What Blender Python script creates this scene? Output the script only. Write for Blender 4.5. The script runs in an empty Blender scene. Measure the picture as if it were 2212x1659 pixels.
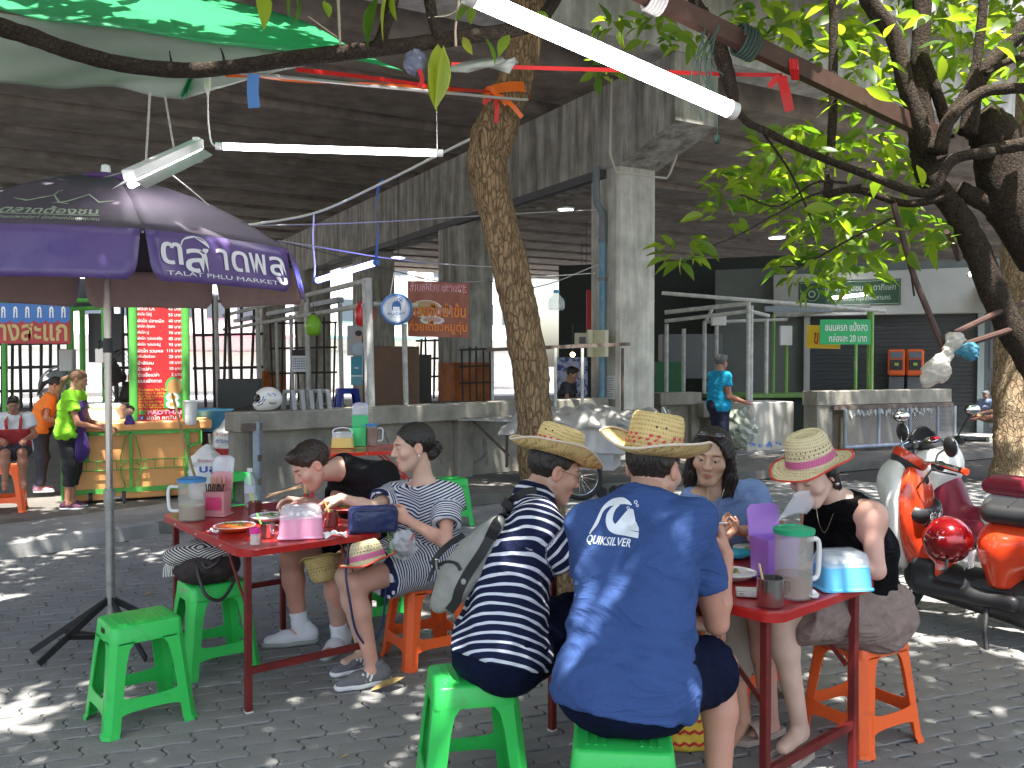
import bpy,math,random
import numpy as np
from mathutils import Vector,Matrix
random.seed(7);rng=np.random.default_rng(7)
R=math.radians
scene=bpy.context.scene
COL=scene.collection
# ==== camera, sky, sun, exposure
CAM_Z=1.6;FPX=1853.0;PITCH=math.atan(44.5/FPX)
cam_data=bpy.data.cameras.new('camera');cam=bpy.data.objects.new('camera',cam_data);COL.objects.link(cam)
cam.location=(0,0,CAM_Z);cam.rotation_euler=(R(90)-PITCH,0,0)
cam_data.sensor_width=36.0;cam_data.lens=36.0*FPX/2212.0
cam_data.clip_start=0.05;cam_data.clip_end=3000
scene.camera=cam
SUN_DIR=Vector((0.05,-0.31,0.95)).normalized()
world=bpy.data.worlds.new('World');scene.world=world;world.use_nodes=True
wn=world.node_tree.nodes;wn.clear()
sky=wn.new('ShaderNodeTexSky');sky.sky_type='NISHITA';sky.sun_disc=False
sky.sun_elevation=math.asin(SUN_DIR.z);sky.sun_rotation=math.atan2(SUN_DIR.x,SUN_DIR.y)
sky.air_density=1.2;sky.dust_density=4.0
bg=wn.new('ShaderNodeBackground');bg.inputs['Strength'].default_value=0.15
wo=wn.new('ShaderNodeOutputWorld')
world.node_tree.links.new(sky.outputs[0],bg.inputs[0]);world.node_tree.links.new(bg.outputs[0],wo.inputs[0])
sun_data=bpy.data.lights.new('sun','SUN');sun_data.energy=5.0;sun_data.angle=R(0.53);sun_data.color=(1,.96,.89)
sun=bpy.data.objects.new('sun',sun_data);COL.objects.link(sun)
sun.rotation_euler=SUN_DIR.to_track_quat('Z','Y').to_euler();sun.location=(0,-5,20)
vs=scene.view_settings
vs.view_transform='Standard';vs.look='None';vs.exposure=1.95;vs.gamma=1.0;vs.use_curve_mapping=False
scene.cycles.max_bounces=7;scene.cycles.diffuse_bounces=4;scene.cycles.transparent_max_bounces=8
scene.cycles.transmission_bounces=6;scene.cycles.glossy_bounces=3
# ==== pixel -> world
_cp,_sp=math.cos(PITCH),math.sin(PITCH)
def ray(px,py):
 x=(px-1106.0)/FPX;y=(829.5-py)/FPX
 return Vector((x,_cp+y*_sp,-_sp+y*_cp))
def P(px,py,Y):
 r=ray(px,py);k=Y/r.y
 return Vector((r.x*k,Y,CAM_Z+r.z*k))
def G(px,py,z=0.0):
 r=ray(px,py);k=(z-CAM_Z)/r.z
 return Vector((r.x*k,r.y*k,z))
def unit(v):return Vector(v).normalized()
# ==== materials
MATS={}
def add_wrinkle(nt,b,src,k):
 """creases of worn cloth: ridged, stretched noise as relief"""
 N=nt.nodes;L=nt.links;mp=N.new('ShaderNodeMapping');mp.inputs['Scale'].default_value=(3.2,3.2,7.5);L.new(src,mp.inputs[0])
 n=N.new('ShaderNodeTexNoise');n.inputs['Scale'].default_value=1.1;n.inputs['Detail'].default_value=3;n.inputs['Distortion'].default_value=1.2;L.new(mp.outputs[0],n.inputs['Vector'])
 s1=N.new('ShaderNodeMath');s1.operation='SUBTRACT';s1.inputs[1].default_value=.5;L.new(n.outputs['Fac'],s1.inputs[0]);ab=N.new('ShaderNodeMath');ab.operation='ABSOLUTE';L.new(s1.outputs[0],ab.inputs[0])
 pw=N.new('ShaderNodeMath');pw.operation='POWER';pw.inputs[1].default_value=.6;L.new(ab.outputs[0],pw.inputs[0])
 bp=N.new('ShaderNodeBump');bp.inputs['Strength'].default_value=k;bp.inputs['Distance'].default_value=.035;bp.invert=True;L.new(pw.outputs[0],bp.inputs['Height'])
 if b.inputs['Normal'].links:L.new(b.inputs['Normal'].links[0].from_socket,bp.inputs['Normal'])
 L.new(bp.outputs[0],b.inputs['Normal'])
def lin(h):
 if isinstance(h,str):
  c=[int(h[i:i+2],16)/255 for i in(0,2,4)]
  return tuple(x/12.92 if x<=.04045 else((x+.055)/1.055)**2.4 for x in c)
 return tuple(h)
def mat(name,color=(.5,.5,.5),rough=.5,metal=0.0,noise=0.0,nscale=8.0,bump=0.0,bscale=60.0,spec=.5,trans=0.0,emit=0.0,alpha=1.0,color2=None,stretch=None,coat=0.0,translucent=0.0,detail=5.0,sheen=0.0,contrast=None,wrinkle=0.0):
 """principled material with noise-driven colour variation between color and color2 and fine bump"""
 if name in MATS:return MATS[name]
 m=bpy.data.materials.new(name);m.use_nodes=True;MATS[name]=m
 nt=m.node_tree;N=nt.nodes;L=nt.links;b=N['Principled BSDF']
 c=lin(color)
 b.inputs['Base Color'].default_value=(*c,1);b.inputs['Roughness'].default_value=rough
 b.inputs['Metallic'].default_value=metal;b.inputs['Specular IOR Level'].default_value=spec
 b.inputs['Transmission Weight'].default_value=trans;b.inputs['Alpha'].default_value=alpha
 b.inputs['Coat Weight'].default_value=coat;b.inputs['Sheen Weight'].default_value=sheen
 tc=None
 if noise or bump or wrinkle or color2 is not None:
  tc=N.new('ShaderNodeTexCoord');src=tc.outputs['Object']
  if stretch:
   mp=N.new('ShaderNodeMapping');mp.inputs['Scale'].default_value=stretch
   L.new(src,mp.inputs[0]);src=mp.outputs[0]
 if noise or color2 is not None:
  c2=lin(color2)if color2 is not None else tuple(max(0,x*(1-noise))for x in c)
  n=N.new('ShaderNodeTexNoise');n.inputs['Scale'].default_value=nscale;n.inputs['Detail'].default_value=detail
  n.inputs['Roughness'].default_value=.62;L.new(src,n.inputs['Vector'])
  rp=N.new('ShaderNodeValToRGB');lo,hi=contrast or(.35,.68)
  rp.color_ramp.elements[0].position=lo;rp.color_ramp.elements[1].position=hi
  rp.color_ramp.elements[0].color=(*c2,1);rp.color_ramp.elements[1].color=(*c,1)
  L.new(n.outputs['Fac'],rp.inputs[0]);L.new(rp.outputs[0],b.inputs['Base Color'])
 if bump:
  n2=N.new('ShaderNodeTexNoise');n2.inputs['Scale'].default_value=bscale;n2.inputs['Detail'].default_value=4
  L.new(src,n2.inputs['Vector'])
  bp=N.new('ShaderNodeBump');bp.inputs['Strength'].default_value=bump;bp.inputs['Distance'].default_value=.01
  L.new(n2.outputs['Fac'],bp.inputs['Height']);L.new(bp.outputs[0],b.inputs['Normal'])
 if wrinkle:add_wrinkle(nt,b,tc.outputs['Object'],wrinkle)
 if emit:
  b.inputs['Emission Color'].default_value=(*c,1);b.inputs['Emission Strength'].default_value=emit
 if translucent:
  tr=N.new('ShaderNodeBsdfTranslucent');mx=N.new('ShaderNodeMixShader');mx.inputs[0].default_value=translucent
  tr.inputs[0].default_value=(*c,1)
  L.new(b.outputs[0],mx.inputs[1]);L.new(tr.outputs[0],mx.inputs[2]);L.new(mx.outputs[0],N['Material Output'].inputs[0])
 return m
def attr_mat(name,rough=.6,bump=0.0,bscale=80,spec=.3,stretch=None,sheen=0.0,noise=.12,nscale=20,sss=0.0,coat=0.0):
 """base colour comes from the mesh's own colour attribute (dyed pattern, lips, brows), with fine noise"""
 if name in MATS:return MATS[name]
 m=bpy.data.materials.new(name);m.use_nodes=True;MATS[name]=m
 nt=m.node_tree;N=nt.nodes;L=nt.links;b=N['Principled BSDF']
 a=N.new('ShaderNodeAttribute');a.attribute_name='Col'
 tc=N.new('ShaderNodeTexCoord');src=tc.outputs['Object']
 n=N.new('ShaderNodeTexNoise');n.inputs['Scale'].default_value=nscale;n.inputs['Detail'].default_value=5
 L.new(src,n.inputs['Vector'])
 mr=N.new('ShaderNodeMapRange');mr.inputs[1].default_value=.3;mr.inputs[2].default_value=.7
 mr.inputs[3].default_value=1-noise;mr.inputs[4].default_value=1+noise*.4;L.new(n.outputs['Fac'],mr.inputs[0])
 mu=N.new('ShaderNodeMix');mu.data_type='RGBA';mu.blend_type='MULTIPLY';mu.inputs[0].default_value=1
 L.new(a.outputs['Color'],mu.inputs[6]);L.new(mr.outputs[0],mu.inputs[7]);L.new(mu.outputs[2],b.inputs['Base Color'])
 b.inputs['Roughness'].default_value=rough;b.inputs['Specular IOR Level'].default_value=spec
 b.inputs['Sheen Weight'].default_value=sheen;b.inputs['Coat Weight'].default_value=coat
 if sss:
  b.inputs['Subsurface Weight'].default_value=sss;b.inputs['Subsurface Radius'].default_value=(.012,.005,.003)
  b.inputs['Subsurface Scale'].default_value=1.0
 if bump:
  if stretch:
   mp=N.new('ShaderNodeMapping');mp.inputs['Scale'].default_value=stretch;L.new(src,mp.inputs[0]);src=mp.outputs[0]
  n2=N.new('ShaderNodeTexNoise');n2.inputs['Scale'].default_value=bscale;n2.inputs['Detail'].default_value=3
  L.new(src,n2.inputs['Vector'])
  bp=N.new('ShaderNodeBump');bp.inputs['Strength'].default_value=bump;bp.inputs['Distance'].default_value=.004
  L.new(n2.outputs['Fac'],bp.inputs['Height']);L.new(bp.outputs[0],b.inputs['Normal'])
 return m
def stripe_mat(name,ca,cb,freq,duty,rough=.85):
 """stripes follow the mesh's own 'stripe' float attribute (distance along the cloth)"""
 m=bpy.data.materials.new(name);m.use_nodes=True
 nt=m.node_tree;N=nt.nodes;L=nt.links;b=N['Principled BSDF']
 a=N.new('ShaderNodeAttribute');a.attribute_name='stripe'
 k=N.new('ShaderNodeMath');k.operation='MULTIPLY';k.inputs[1].default_value=freq;L.new(a.outputs['Fac'],k.inputs[0])
 fr=N.new('ShaderNodeMath');fr.operation='FRACT';L.new(k.outputs[0],fr.inputs[0])
 rp=N.new('ShaderNodeValToRGB');e=rp.color_ramp.elements
 e[0].position=0;e[0].color=(*lin(ca),1);e[1].position=duty;e[1].color=(*lin(ca),1)
 x=e.new(min(.99,duty+.03));x.color=(*lin(cb),1);y=e.new(.97);y.color=(*lin(cb),1);z=e.new(1.0);z.color=(*lin(ca),1)
 L.new(fr.outputs[0],rp.inputs[0])
 L.new(rp.outputs[0],b.inputs['Base Color']);b.inputs['Roughness'].default_value=rough;b.inputs['Specular IOR Level'].default_value=.1
 n2=N.new('ShaderNodeTexNoise');n2.inputs['Scale'].default_value=25;n2.inputs['Detail'].default_value=6
 tc=N.new('ShaderNodeTexCoord');L.new(tc.outputs['Object'],n2.inputs['Vector'])
 bp=N.new('ShaderNodeBump');bp.inputs['Strength'].default_value=.35;bp.inputs['Distance'].default_value=.01
 L.new(n2.outputs['Fac'],bp.inputs['Height']);L.new(bp.outputs[0],b.inputs['Normal']);add_wrinkle(nt,b,tc.outputs['Object'],.32)
 return m
 # ==== objects
def tag(o,label=None,cat=None,group=None,kind=None):
 if label:o['label']=label
 if cat:o['category']=cat
 if group:o['group']=group
 if kind:o['kind']=kind
 return o
def thing(name,label,cat,loc=(0,0,0),rotz=0.0,group=None):
 o=bpy.data.objects.new(name,None);o.empty_display_size=.1;COL.objects.link(o)
 o.location=loc;o.rotation_euler=(0,0,rotz)
 return tag(o,label,cat,group)
def adopt(o,parent,local=False):
 o.parent=parent
 if not local and parent.type=='EMPTY':
  o.matrix_parent_inverse=(Matrix.Translation(parent.location)@Matrix.Rotation(parent.rotation_euler.z,4,'Z')).inverted()
 return o
def mk(name,verts,faces,material,parent=None,smooth=False,local=False,autos=None):
 me=bpy.data.meshes.new(name);me.from_pydata([tuple(v)for v in verts]if not isinstance(verts,np.ndarray)else verts.tolist(),[],faces if isinstance(faces,list)else faces.tolist())
 if smooth:me.polygons.foreach_set('use_smooth',[True]*len(me.polygons))
 if autos is not None and smooth:
  me.update();me.set_sharp_from_angle(angle=R(autos))
 me.update()
 if material is not None:
  for x in(material if isinstance(material,(list,tuple))else[material]):me.materials.append(x)
 o=bpy.data.objects.new(name,me);COL.objects.link(o)
 if parent is not None:adopt(o,parent,local)
 return o
def copy_tree(o,parent=None):
 c=o.copy();COL.objects.link(c)
 if parent is not None:c.parent=parent;c.matrix_parent_inverse=o.matrix_parent_inverse.copy()
 for ch in o.children:copy_tree(ch,c)
 return c
class MB:
 """collects shapes into one mesh"""
 def __init__(s):s.v=[];s.f=[]
 def add(s,v,f):
  n=len(s.v);s.v+=[Vector(x)for x in v];s.f+=[[i+n for i in q]for q in f];return s
 def box(s,c,size,rot=None,bev=0.0):
  hx,hy,hz=[x/2 for x in size];c=Vector(c)
  if bev:
   b=min(bev,hx*.9,hy*.9,hz*.9);vs_=[];idx={}
   for sx in(-1,1):
    for sy in(-1,1):
     for sz in(-1,1):
      for k in range(3):
       p=[sx*hx,sy*hy,sz*hz]
       for j in range(3):
        if j!=k:p[j]-=(sx,sy,sz)[j]*b
       idx[(sx,sy,sz,k)]=len(vs_);vs_.append(Vector(p))
   fs=[]
   for k in range(3):
    a,bb=[(1,2),(2,0),(0,1)][k]
    for sg in(-1,1):
     q=[]
     for(u,w)in((-1,-1),(1,-1),(1,1),(-1,1)):
      t=[0,0,0];t[k]=sg;t[a]=u;t[bb]=w;q.append(idx[(*t,k)])
     fs.append(q if sg>0 else q[::-1])
   for k in range(3):
    a,bb=[(1,2),(2,0),(0,1)][k]
    for u in(-1,1):
     for w in(-1,1):
      t0=[0,0,0];t0[a]=u;t0[bb]=w;t1=list(t0);t0[k]=-1;t1[k]=1
      q=[idx[(*t0,a)],idx[(*t1,a)],idx[(*t1,bb)],idx[(*t0,bb)]]
      fs.append(q[::-1]if u*w>0 else q)
   for sx in(-1,1):
    for sy in(-1,1):
     for sz in(-1,1):
      q=[idx[(sx,sy,sz,k)]for k in range(3)]
      fs.append(q if sx*sy*sz>0 else q[::-1])
  else:
   vs_=[Vector((x*hx,y*hy,z*hz))for x in(-1,1)for y in(-1,1)for z in(-1,1)]
   fs=[[0,1,3,2],[4,6,7,5],[0,4,5,1],[2,3,7,6],[0,2,6,4],[1,5,7,3]]
  if rot is not None:
   if not isinstance(rot,Matrix):rot=Matrix.Rotation(rot,3,'Z')
   vs_=[rot@x for x in vs_]
  return s.add([x+c for x in vs_],fs)
 def frame_box(s,p0,p1,w,h,up=(0,0,1),bev=0.0):
  """bar of rectangular section from p0 to p1"""
  p0,p1=Vector(p0),Vector(p1);d=p1-p0;L_=d.length;d.normalize();up=Vector(up)
  sd=d.cross(up)
  if sd.length<1e-4:sd=d.cross(Vector((1,0,0)))
  sd.normalize();up=sd.cross(d)
  return s.box((p0+p1)/2,(w,L_,h),Matrix((sd,d,up)).transposed(),bev)
 def tube(s,pts,r,n=8,cap=True,closed=False):
  pts=[Vector(p)for p in pts];m=len(pts)
  rr=r if isinstance(r,(list,tuple))else[r]*m
  rings=[];ref=None
  for i,p in enumerate(pts):
   if closed:t=pts[(i+1)%m]-pts[i-1]
   else:t=pts[min(i+1,m-1)]-pts[max(i-1,0)]
   if t.length<1e-9:t=Vector((0,0,1))
   t.normalize()
   if ref is None:
    ref=Vector((0,0,1))if abs(t.z)<.9 else Vector((1,0,0))
   a=ref-t*ref.dot(t)
   if a.length<1e-6:a=t.orthogonal()
   a.normalize();b=t.cross(a);ref=a
   rings.append([p+(a*math.cos(6.28318*k/n)+b*math.sin(6.28318*k/n))*rr[i]for k in range(n)])
  v=[x for q in rings for x in q];f=[]
  for i in range(m if closed else m-1):
   j=(i+1)%m
   for k in range(n):
    f.append([i*n+k,i*n+(k+1)%n,j*n+(k+1)%n,j*n+k])
  if cap and not closed:f.append(list(range(n))[::-1]);f.append([(m-1)*n+k for k in range(n)])
  return s.add(v,f)
 def lathe(s,prof,c=(0,0,0),n=24,axis=None,sx=1.0,sy=1.0):
  """profile of (radius, height) turned about z (or about axis matrix)"""
  c=Vector(c);v=[];f=[];m=len(prof)
  for(r,z)in prof:
   for k in range(n):
    a=6.283185*k/n;v.append(Vector((r*math.cos(a)*sx,r*math.sin(a)*sy,z)))
  for i in range(m-1):
   for k in range(n):
    f.append([i*n+k,i*n+(k+1)%n,(i+1)*n+(k+1)%n,(i+1)*n+k])
  if prof[0][0]>1e-5:f.append(list(range(n))[::-1])
  if prof[-1][0]>1e-5:f.append([(m-1)*n+k for k in range(n)])
  if axis is not None:v=[axis@x for x in v]
  return s.add([x+c for x in v],f)
 def prism(s,poly,o,u,w,depth):
  """2-D polygon in plane (o; u, w), extruded by depth along u x w (behind)"""
  o,u,w=Vector(o),Vector(u).normalized(),Vector(w).normalized();n_=u.cross(w)
  A=[o+u*p[0]+w*p[1]for p in poly];B=[x-n_*depth for x in A];m=len(poly)
  ar=sum(poly[i][0]*poly[(i+1)%m][1]-poly[(i+1)%m][0]*poly[i][1]for i in range(m))
  if ar<0:A.reverse();B.reverse()
  f=[list(range(m)),[m+i for i in range(m)][::-1]]+[[i,m+i,m+(i+1)%m,(i+1)%m]for i in range(m)]
  return s.add(A+B,f)
 def ball(s,c,r,n=12,m=8,rot=None):
  r=(r,r,r)if not isinstance(r,(list,tuple))else r;c=Vector(c);v=[];f=[]
  for i in range(1,m):
   t=math.pi*i/m
   for k in range(n):
    a=6.283185*k/n;x=Vector((r[0]*math.sin(t)*math.cos(a),r[1]*math.sin(t)*math.sin(a),r[2]*math.cos(t)))
    v.append(x)
  top=len(v);v+=[Vector((0,0,r[2])),Vector((0,0,-r[2]))]
  for i in range(m-2):
   for k in range(n):f.append([i*n+k,(i+1)*n+k,(i+1)*n+(k+1)%n,i*n+(k+1)%n])
  for k in range(n):
   f.append([top,k,(k+1)%n]);f.append([top+1,(m-2)*n+(k+1)%n,(m-2)*n+k])
  if rot is not None:v=[rot@x for x in v]
  return s.add([x+c for x in v],f)
 def grid(s,fn,nu,nv,wrap=False):
  v=[Vector(fn(i/nu,j/nv))for j in range(nv+1)for i in range(nu+(0 if wrap else 1))];W=nu+(0 if wrap else 1)
  f=[]
  for j in range(nv):
   for i in range(nu):
    a,b=j*W+i,j*W+(i+1)%W if wrap else j*W+i+1
    f.append([a,b,b+W,a+W])
  return s.add(v,f)
 def loft(s,sections,cap=True):
  """closed rings of equal vertex count"""
  n=len(sections[0]);v=[Vector(p)for q in sections for p in q];f=[]
  for i in range(len(sections)-1):
   for k in range(n):f.append([i*n+k,i*n+(k+1)%n,(i+1)*n+(k+1)%n,(i+1)*n+k])
  if cap:f.append(list(range(n))[::-1]);f.append([(len(sections)-1)*n+k for k in range(n)])
  return s.add(v,f)
 def obj(s,name,material,parent=None,smooth=False,local=False,autos=40):
  return mk(name,s.v,s.f,material,parent,smooth,local,autos if smooth else None)
def bez(pts,n=10):
 """Catmull-Rom through points"""
 pts=[Vector(p)for p in pts];out=[]
 q=[2*pts[0]-pts[1]]+pts+[2*pts[-1]-pts[-2]]
 for i in range(1,len(q)-2):
  a,b,c,d=q[i-1],q[i],q[i+1],q[i+2]
  for k in range(n):
   t=k/n
   out.append(.5*((2*b)+(c-a)*t+(2*a-5*b+4*c-d)*t*t+(3*b-a-3*c+d)*t**3))
 out.append(pts[-1]);return out
def lerp_list(r,n):
 r=list(r);out=[]
 for i in range(n):
  t=i/max(1,n-1)*(len(r)-1);k=min(int(t),len(r)-2);out.append(r[k]+(r[k+1]-r[k])*(t-k))
 return out
def sheet_thick(fn,nu,nv,t):
 """thin sheet with real thickness: fn(u,v) -> point"""
 g=[[Vector(fn(i/nu,j/nv))for i in range(nu+1)]for j in range(nv+1)]
 W=nu+1;top=[];bot=[]
 for j in range(nv+1):
  for i in range(nu+1):
   du=g[j][min(i+1,nu)]-g[j][max(i-1,0)];dv=g[min(j+1,nv)][i]-g[max(j-1,0)][i]
   n_=du.cross(dv);n_=n_.normalized()if n_.length>1e-12 else Vector((0,0,1))
   top.append(g[j][i]+n_*t/2);bot.append(g[j][i]-n_*t/2)
 M=len(top);f=[]
 for j in range(nv):
  for i in range(nu):
   a=j*W+i;f.append([a,a+1,a+W+1,a+W]);f.append([M+a,M+a+W,M+a+W+1,M+a+1])
 edge=[i for i in range(W)]+[j*W+nu for j in range(1,nv+1)]+[nv*W+i for i in range(nu-1,-1,-1)]+[j*W for j in range(nv-1,0,-1)]
 for a,b in zip(edge,edge[1:]+edge[:1]):f.append([a,M+a,M+b,b])
 return top+bot,f
 # ==== lettering (built-in font, Thai included)
def text2d(body,size=1.0,bold=0.0,res=2,shear=0.0):
 c=bpy.data.curves.new('t','FONT');c.body=body;c.size=size;c.resolution_u=res;c.offset=bold*size;c.shear=shear
 o=bpy.data.objects.new('t',c);COL.objects.link(o)
 bpy.context.view_layer.update()
 me=bpy.data.meshes.new_from_object(o.evaluated_get(bpy.context.evaluated_depsgraph_get()))
 v=[(x.co.x,x.co.y)for x in me.vertices];f=[list(p.vertices)for p in me.polygons]
 bpy.data.objects.remove(o);bpy.data.curves.remove(c);bpy.data.meshes.remove(me)
 return v,f
def fit_text(body,x0,x1,y0,y1,bold=0.0,keep=False,shear=0.0,align='c'):
 """2-D text scaled into a rectangle"""
 v,f=text2d(body,1.0,bold,shear=shear)
 if not v:return[],[]
 ax=min(p[0]for p in v);bx=max(p[0]for p in v);ay=min(p[1]for p in v);by=max(p[1]for p in v)
 sx=(x1-x0)/max(1e-6,bx-ax);sy=(y1-y0)/max(1e-6,by-ay)
 ox=x0
 if keep:
  k=min(sx,sy);ox=x0+((x1-x0)-k*(bx-ax))*(0 if align=='l' else 1 if align=='r' else.5);sx=k;sy=k
 return[(ox+(p[0]-ax)*sx,y0+(p[1]-ay)*sy)for p in v],f
class Flat:
 """2-D print: coloured shapes on a plane, each colour one part"""
 def __init__(s):s.layers=[];s.tx=set()
 def text(s,body,x0,x1,y0,y1,material,bold=0.0,keep=False,shear=0.0,align='c'):
  s.tx.add(len(s.layers))
  s.layers.append((*fit_text(body,x0,x1,y0,y1,bold,keep,shear,align),material));return s
 def poly(s,pts,material):
  s.layers.append((list(pts),[list(range(len(pts)))],material));return s
 def disc(s,cx,cy,r,material,n=28,sy=1.0,r0=0.0,a0=0,a1=6.283185):
  P_=[(cx+r*math.cos(a0+(a1-a0)*i/n),cy+r*sy*math.sin(a0+(a1-a0)*i/n))for i in range(n+1)]
  if r0>0:
   Q=[(cx+r0*math.cos(a0+(a1-a0)*i/n),cy+r0*sy*math.sin(a0+(a1-a0)*i/n))for i in range(n+1)]
   s.layers.append((P_+Q,[[i,i+1,n+2+i,n+1+i]for i in range(n)],material));return s
  s.layers.append((P_[:-1]if abs(a1-a0-6.283185)<.01 else P_+[(cx,cy)],[list(range(n if abs(a1-a0-6.283185)<.01 else n+2))],material));return s
 def rect(s,x0,x1,y0,y1,material):return s.poly([(x0,y0),(x1,y0),(x1,y1),(x0,y1)],material)
 def stroke(s,pts,w,material):
  pts=[Vector((p[0],p[1]))for p in pts];A=[];B=[]
  ws=w if isinstance(w,(list,tuple))else[w]*len(pts)
  for i,p in enumerate(pts):
   t=pts[min(i+1,len(pts)-1)]-pts[max(i-1,0)];n_=Vector((-t.y,t.x)).normalized()
   A.append(p+n_*ws[i]/2);B.append(p-n_*ws[i]/2)
  m=len(pts);s.layers.append(([tuple(x)for x in B+A],[[i,i+1,m+i+1,m+i]for i in range(m-1)],material));return s
 def emit(s,mapper,parent,lift=.0015,step=.0006,names=None,default='lettering'):
  """mapper(x, y, lift) -> world point; layers stack by a fraction of a millimetre"""
  byname={}
  for i,(v,f,m)in enumerate(s.layers):
   if not v:continue
   big=len(f)<=64 and max(p[0]for p in v)-min(p[0]for p in v)>.07 and max(p[1]for p in v)-min(p[1]for p in v)>.035 and i not in s.tx and default=='lettering'
   d=byname.setdefault((m.name,i)if big else m.name,([],[],m));n=len(d[0])
   d[0].extend([mapper(p[0],p[1],lift+step*i)for p in v]);d[1].extend([[k+n for k in q]for q in f])
  for k,(v,f,m)in byname.items():
   mk('printed_shape' if isinstance(k,tuple)else(names or{}).get(k,default),v,f,m,parent)
def plane_map(o,u,w):
 o,u,w=Vector(o),Vector(u).normalized(),Vector(w).normalized();n_=u.cross(w)
 return lambda x,y,l:o+u*x+w*y+n_*l
 # ==== signed-distance modelling (bodies, clothes, bags, scooters)
def smin(a,b,k):
 if k<=0:return np.minimum(a,b)
 h=np.clip(.5+.5*(b-a)/k,0,1);return b+(a-b)*h-k*h*(1-h)
def smax(a,b,k):return-smin(-a,-b,k)
def cone(p,a,b,ra,rb):
 a=np.asarray(a,np.float32);b=np.asarray(b,np.float32);ba=b-a;l2=max(1e-12,float(ba@ba))
 t=np.clip(((p-a)@ba)/l2,0,1);q=p-a-t[:,None]*ba
 return np.sqrt((q*q).sum(1))-(ra+(rb-ra)*t)
def ell(p,c,r,M=None):
 q=p-np.asarray(c,float)
 if M is not None:q=q@np.asarray(M,float)
 r=np.asarray(r,float);k0=np.sqrt(((q/r)**2).sum(1));k1=np.sqrt(((q/(r*r))**2).sum(1))+1e-9
 return k0*(k0-1)/k1
def rbox(p,c,h,rad,M=None):
 q=p-np.asarray(c,float)
 if M is not None:q=q@np.asarray(M,float)
 d=np.abs(q)-(np.asarray(h,float)-rad)
 return np.sqrt((np.maximum(d,0)**2).sum(1))+np.minimum(d.max(1),0)-rad
def plane(p,o,n):return(p-np.asarray(o,float))@(np.asarray(n,float)/np.linalg.norm(n))
def wob(p,s,seed=0,amp=1.0):
 """cheap smooth folds / noise"""
 q=p*s+seed*7.31
 return amp*(np.sin(q[:,0]*1.0+1.7*np.sin(q[:,2]*.8+seed))*np.sin(q[:,2]*1.3+.9*np.sin(q[:,1]*1.1))+.5*np.sin(q[:,1]*2.1+q[:,2]*1.9+q[:,0]*.7+1.3*np.sin(q[:,0]*1.5)))
def surf(fn,lo,hi,h,B=8):
 lo=np.asarray(lo,float);hi=np.asarray(hi,float)
 nb=np.maximum(1,np.ceil((hi-lo)/(h*B)).astype(int));n=nb*B+1
 bc=np.stack(np.meshgrid(*[np.arange(k)for k in nb],indexing='ij'),-1).reshape(-1,3)
 cen=lo+(bc+.5)*B*h;dc=fn(cen)
 F=np.ones(n)*9.0
 kb=np.repeat(np.repeat(np.repeat(np.sign(dc).reshape(nb),B,0),B,1),B,2);F[:-1,:-1,:-1]=kb*9
 act=np.abs(dc)<B*h*1.15+h
 off=np.stack(np.meshgrid(*[np.arange(B+1)]*3,indexing='ij'),-1).reshape(-1,3)
 ab=bc[act]
 for i in range(0,len(ab),60):
  ii=(ab[i:i+60,None,:]*B+off[None]).reshape(-1,3);F[ii[:,0],ii[:,1],ii[:,2]]=fn((lo+ii*h).astype(np.float32))
 F[0],F[-1]=9,9;F[:,0],F[:,-1]=9,9;F[:,:,0],F[:,:,-1]=9,9
 S=F<0
 c8=np.array([[i,j,k]for i in(0,1)for j in(0,1)for k in(0,1)])
 cnt=sum(S[i:n[0]-1+i,j:n[1]-1+j,k:n[2]-1+k].astype(np.int8)for i,j,k in c8)
 A=np.argwhere((cnt>0)&(cnt<8))
 idx=-np.ones(n-1,int);idx[A[:,0],A[:,1],A[:,2]]=np.arange(len(A))
 val=np.stack([F[A[:,0]+i,A[:,1]+j,A[:,2]+k]for i,j,k in c8],1)
 acc=np.zeros((len(A),3));w=np.zeros(len(A))
 for a in range(8):
  for b in range(a+1,8):
   if np.abs(c8[a]-c8[b]).sum()!=1:continue
   va,vb=val[:,a],val[:,b];m=(va<0)!=(vb<0)
   t=np.where(m,va/np.where(np.abs(va-vb)<1e-12,1,va-vb),0)
   acc+=np.where(m[:,None],c8[a]+t[:,None]*(c8[b]-c8[a]),0);w+=m
 V=lo+(A+acc/w[:,None])*h
 Q=[]
 for ax in range(3):
  sl=[slice(1,-1)]*3;s0=list(sl);s1=list(sl);s0[ax]=slice(0,-1);s1[ax]=slice(1,None)
  a,b=S[tuple(s0)],S[tuple(s1)];E=np.argwhere(a!=b);
  if not len(E):continue
  flip=a[E[:,0],E[:,1],E[:,2]]
  base=E.copy();
  for o_ in range(3):
   if o_!=ax:base[:,o_]+=1
  u,v=(ax+1)%3,(ax+2)%3;qs=[]
  for du,dv in((0,0),(-1,0),(-1,-1),(0,-1)):
   t=base.copy();t[:,u]+=du;t[:,v]+=dv;qs.append(idx[t[:,0],t[:,1],t[:,2]])
  q=np.stack(qs,1);q=np.where(flip[:,None],q,q[:,::-1]);Q.append(q[(q>=0).all(1)])
 Q=np.concatenate(Q)if Q else np.zeros((0,4),int)
 return V,Q
def relax(V,Q,it=2,lam=.5):
 n=len(V)
 a=np.concatenate([Q[:,[0,1]],Q[:,[1,2]],Q[:,[2,3]],Q[:,[3,0]]]);a=np.concatenate([a,a[:,::-1]])
 deg=np.bincount(a[:,0],minlength=n).astype(float);deg[deg==0]=1
 for _ in range(it):
  s=np.stack([np.bincount(a[:,0],weights=V[a[:,1],k],minlength=n)for k in range(3)],1)/deg[:,None]
  V=V+lam*(s-V)
 return V
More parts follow.
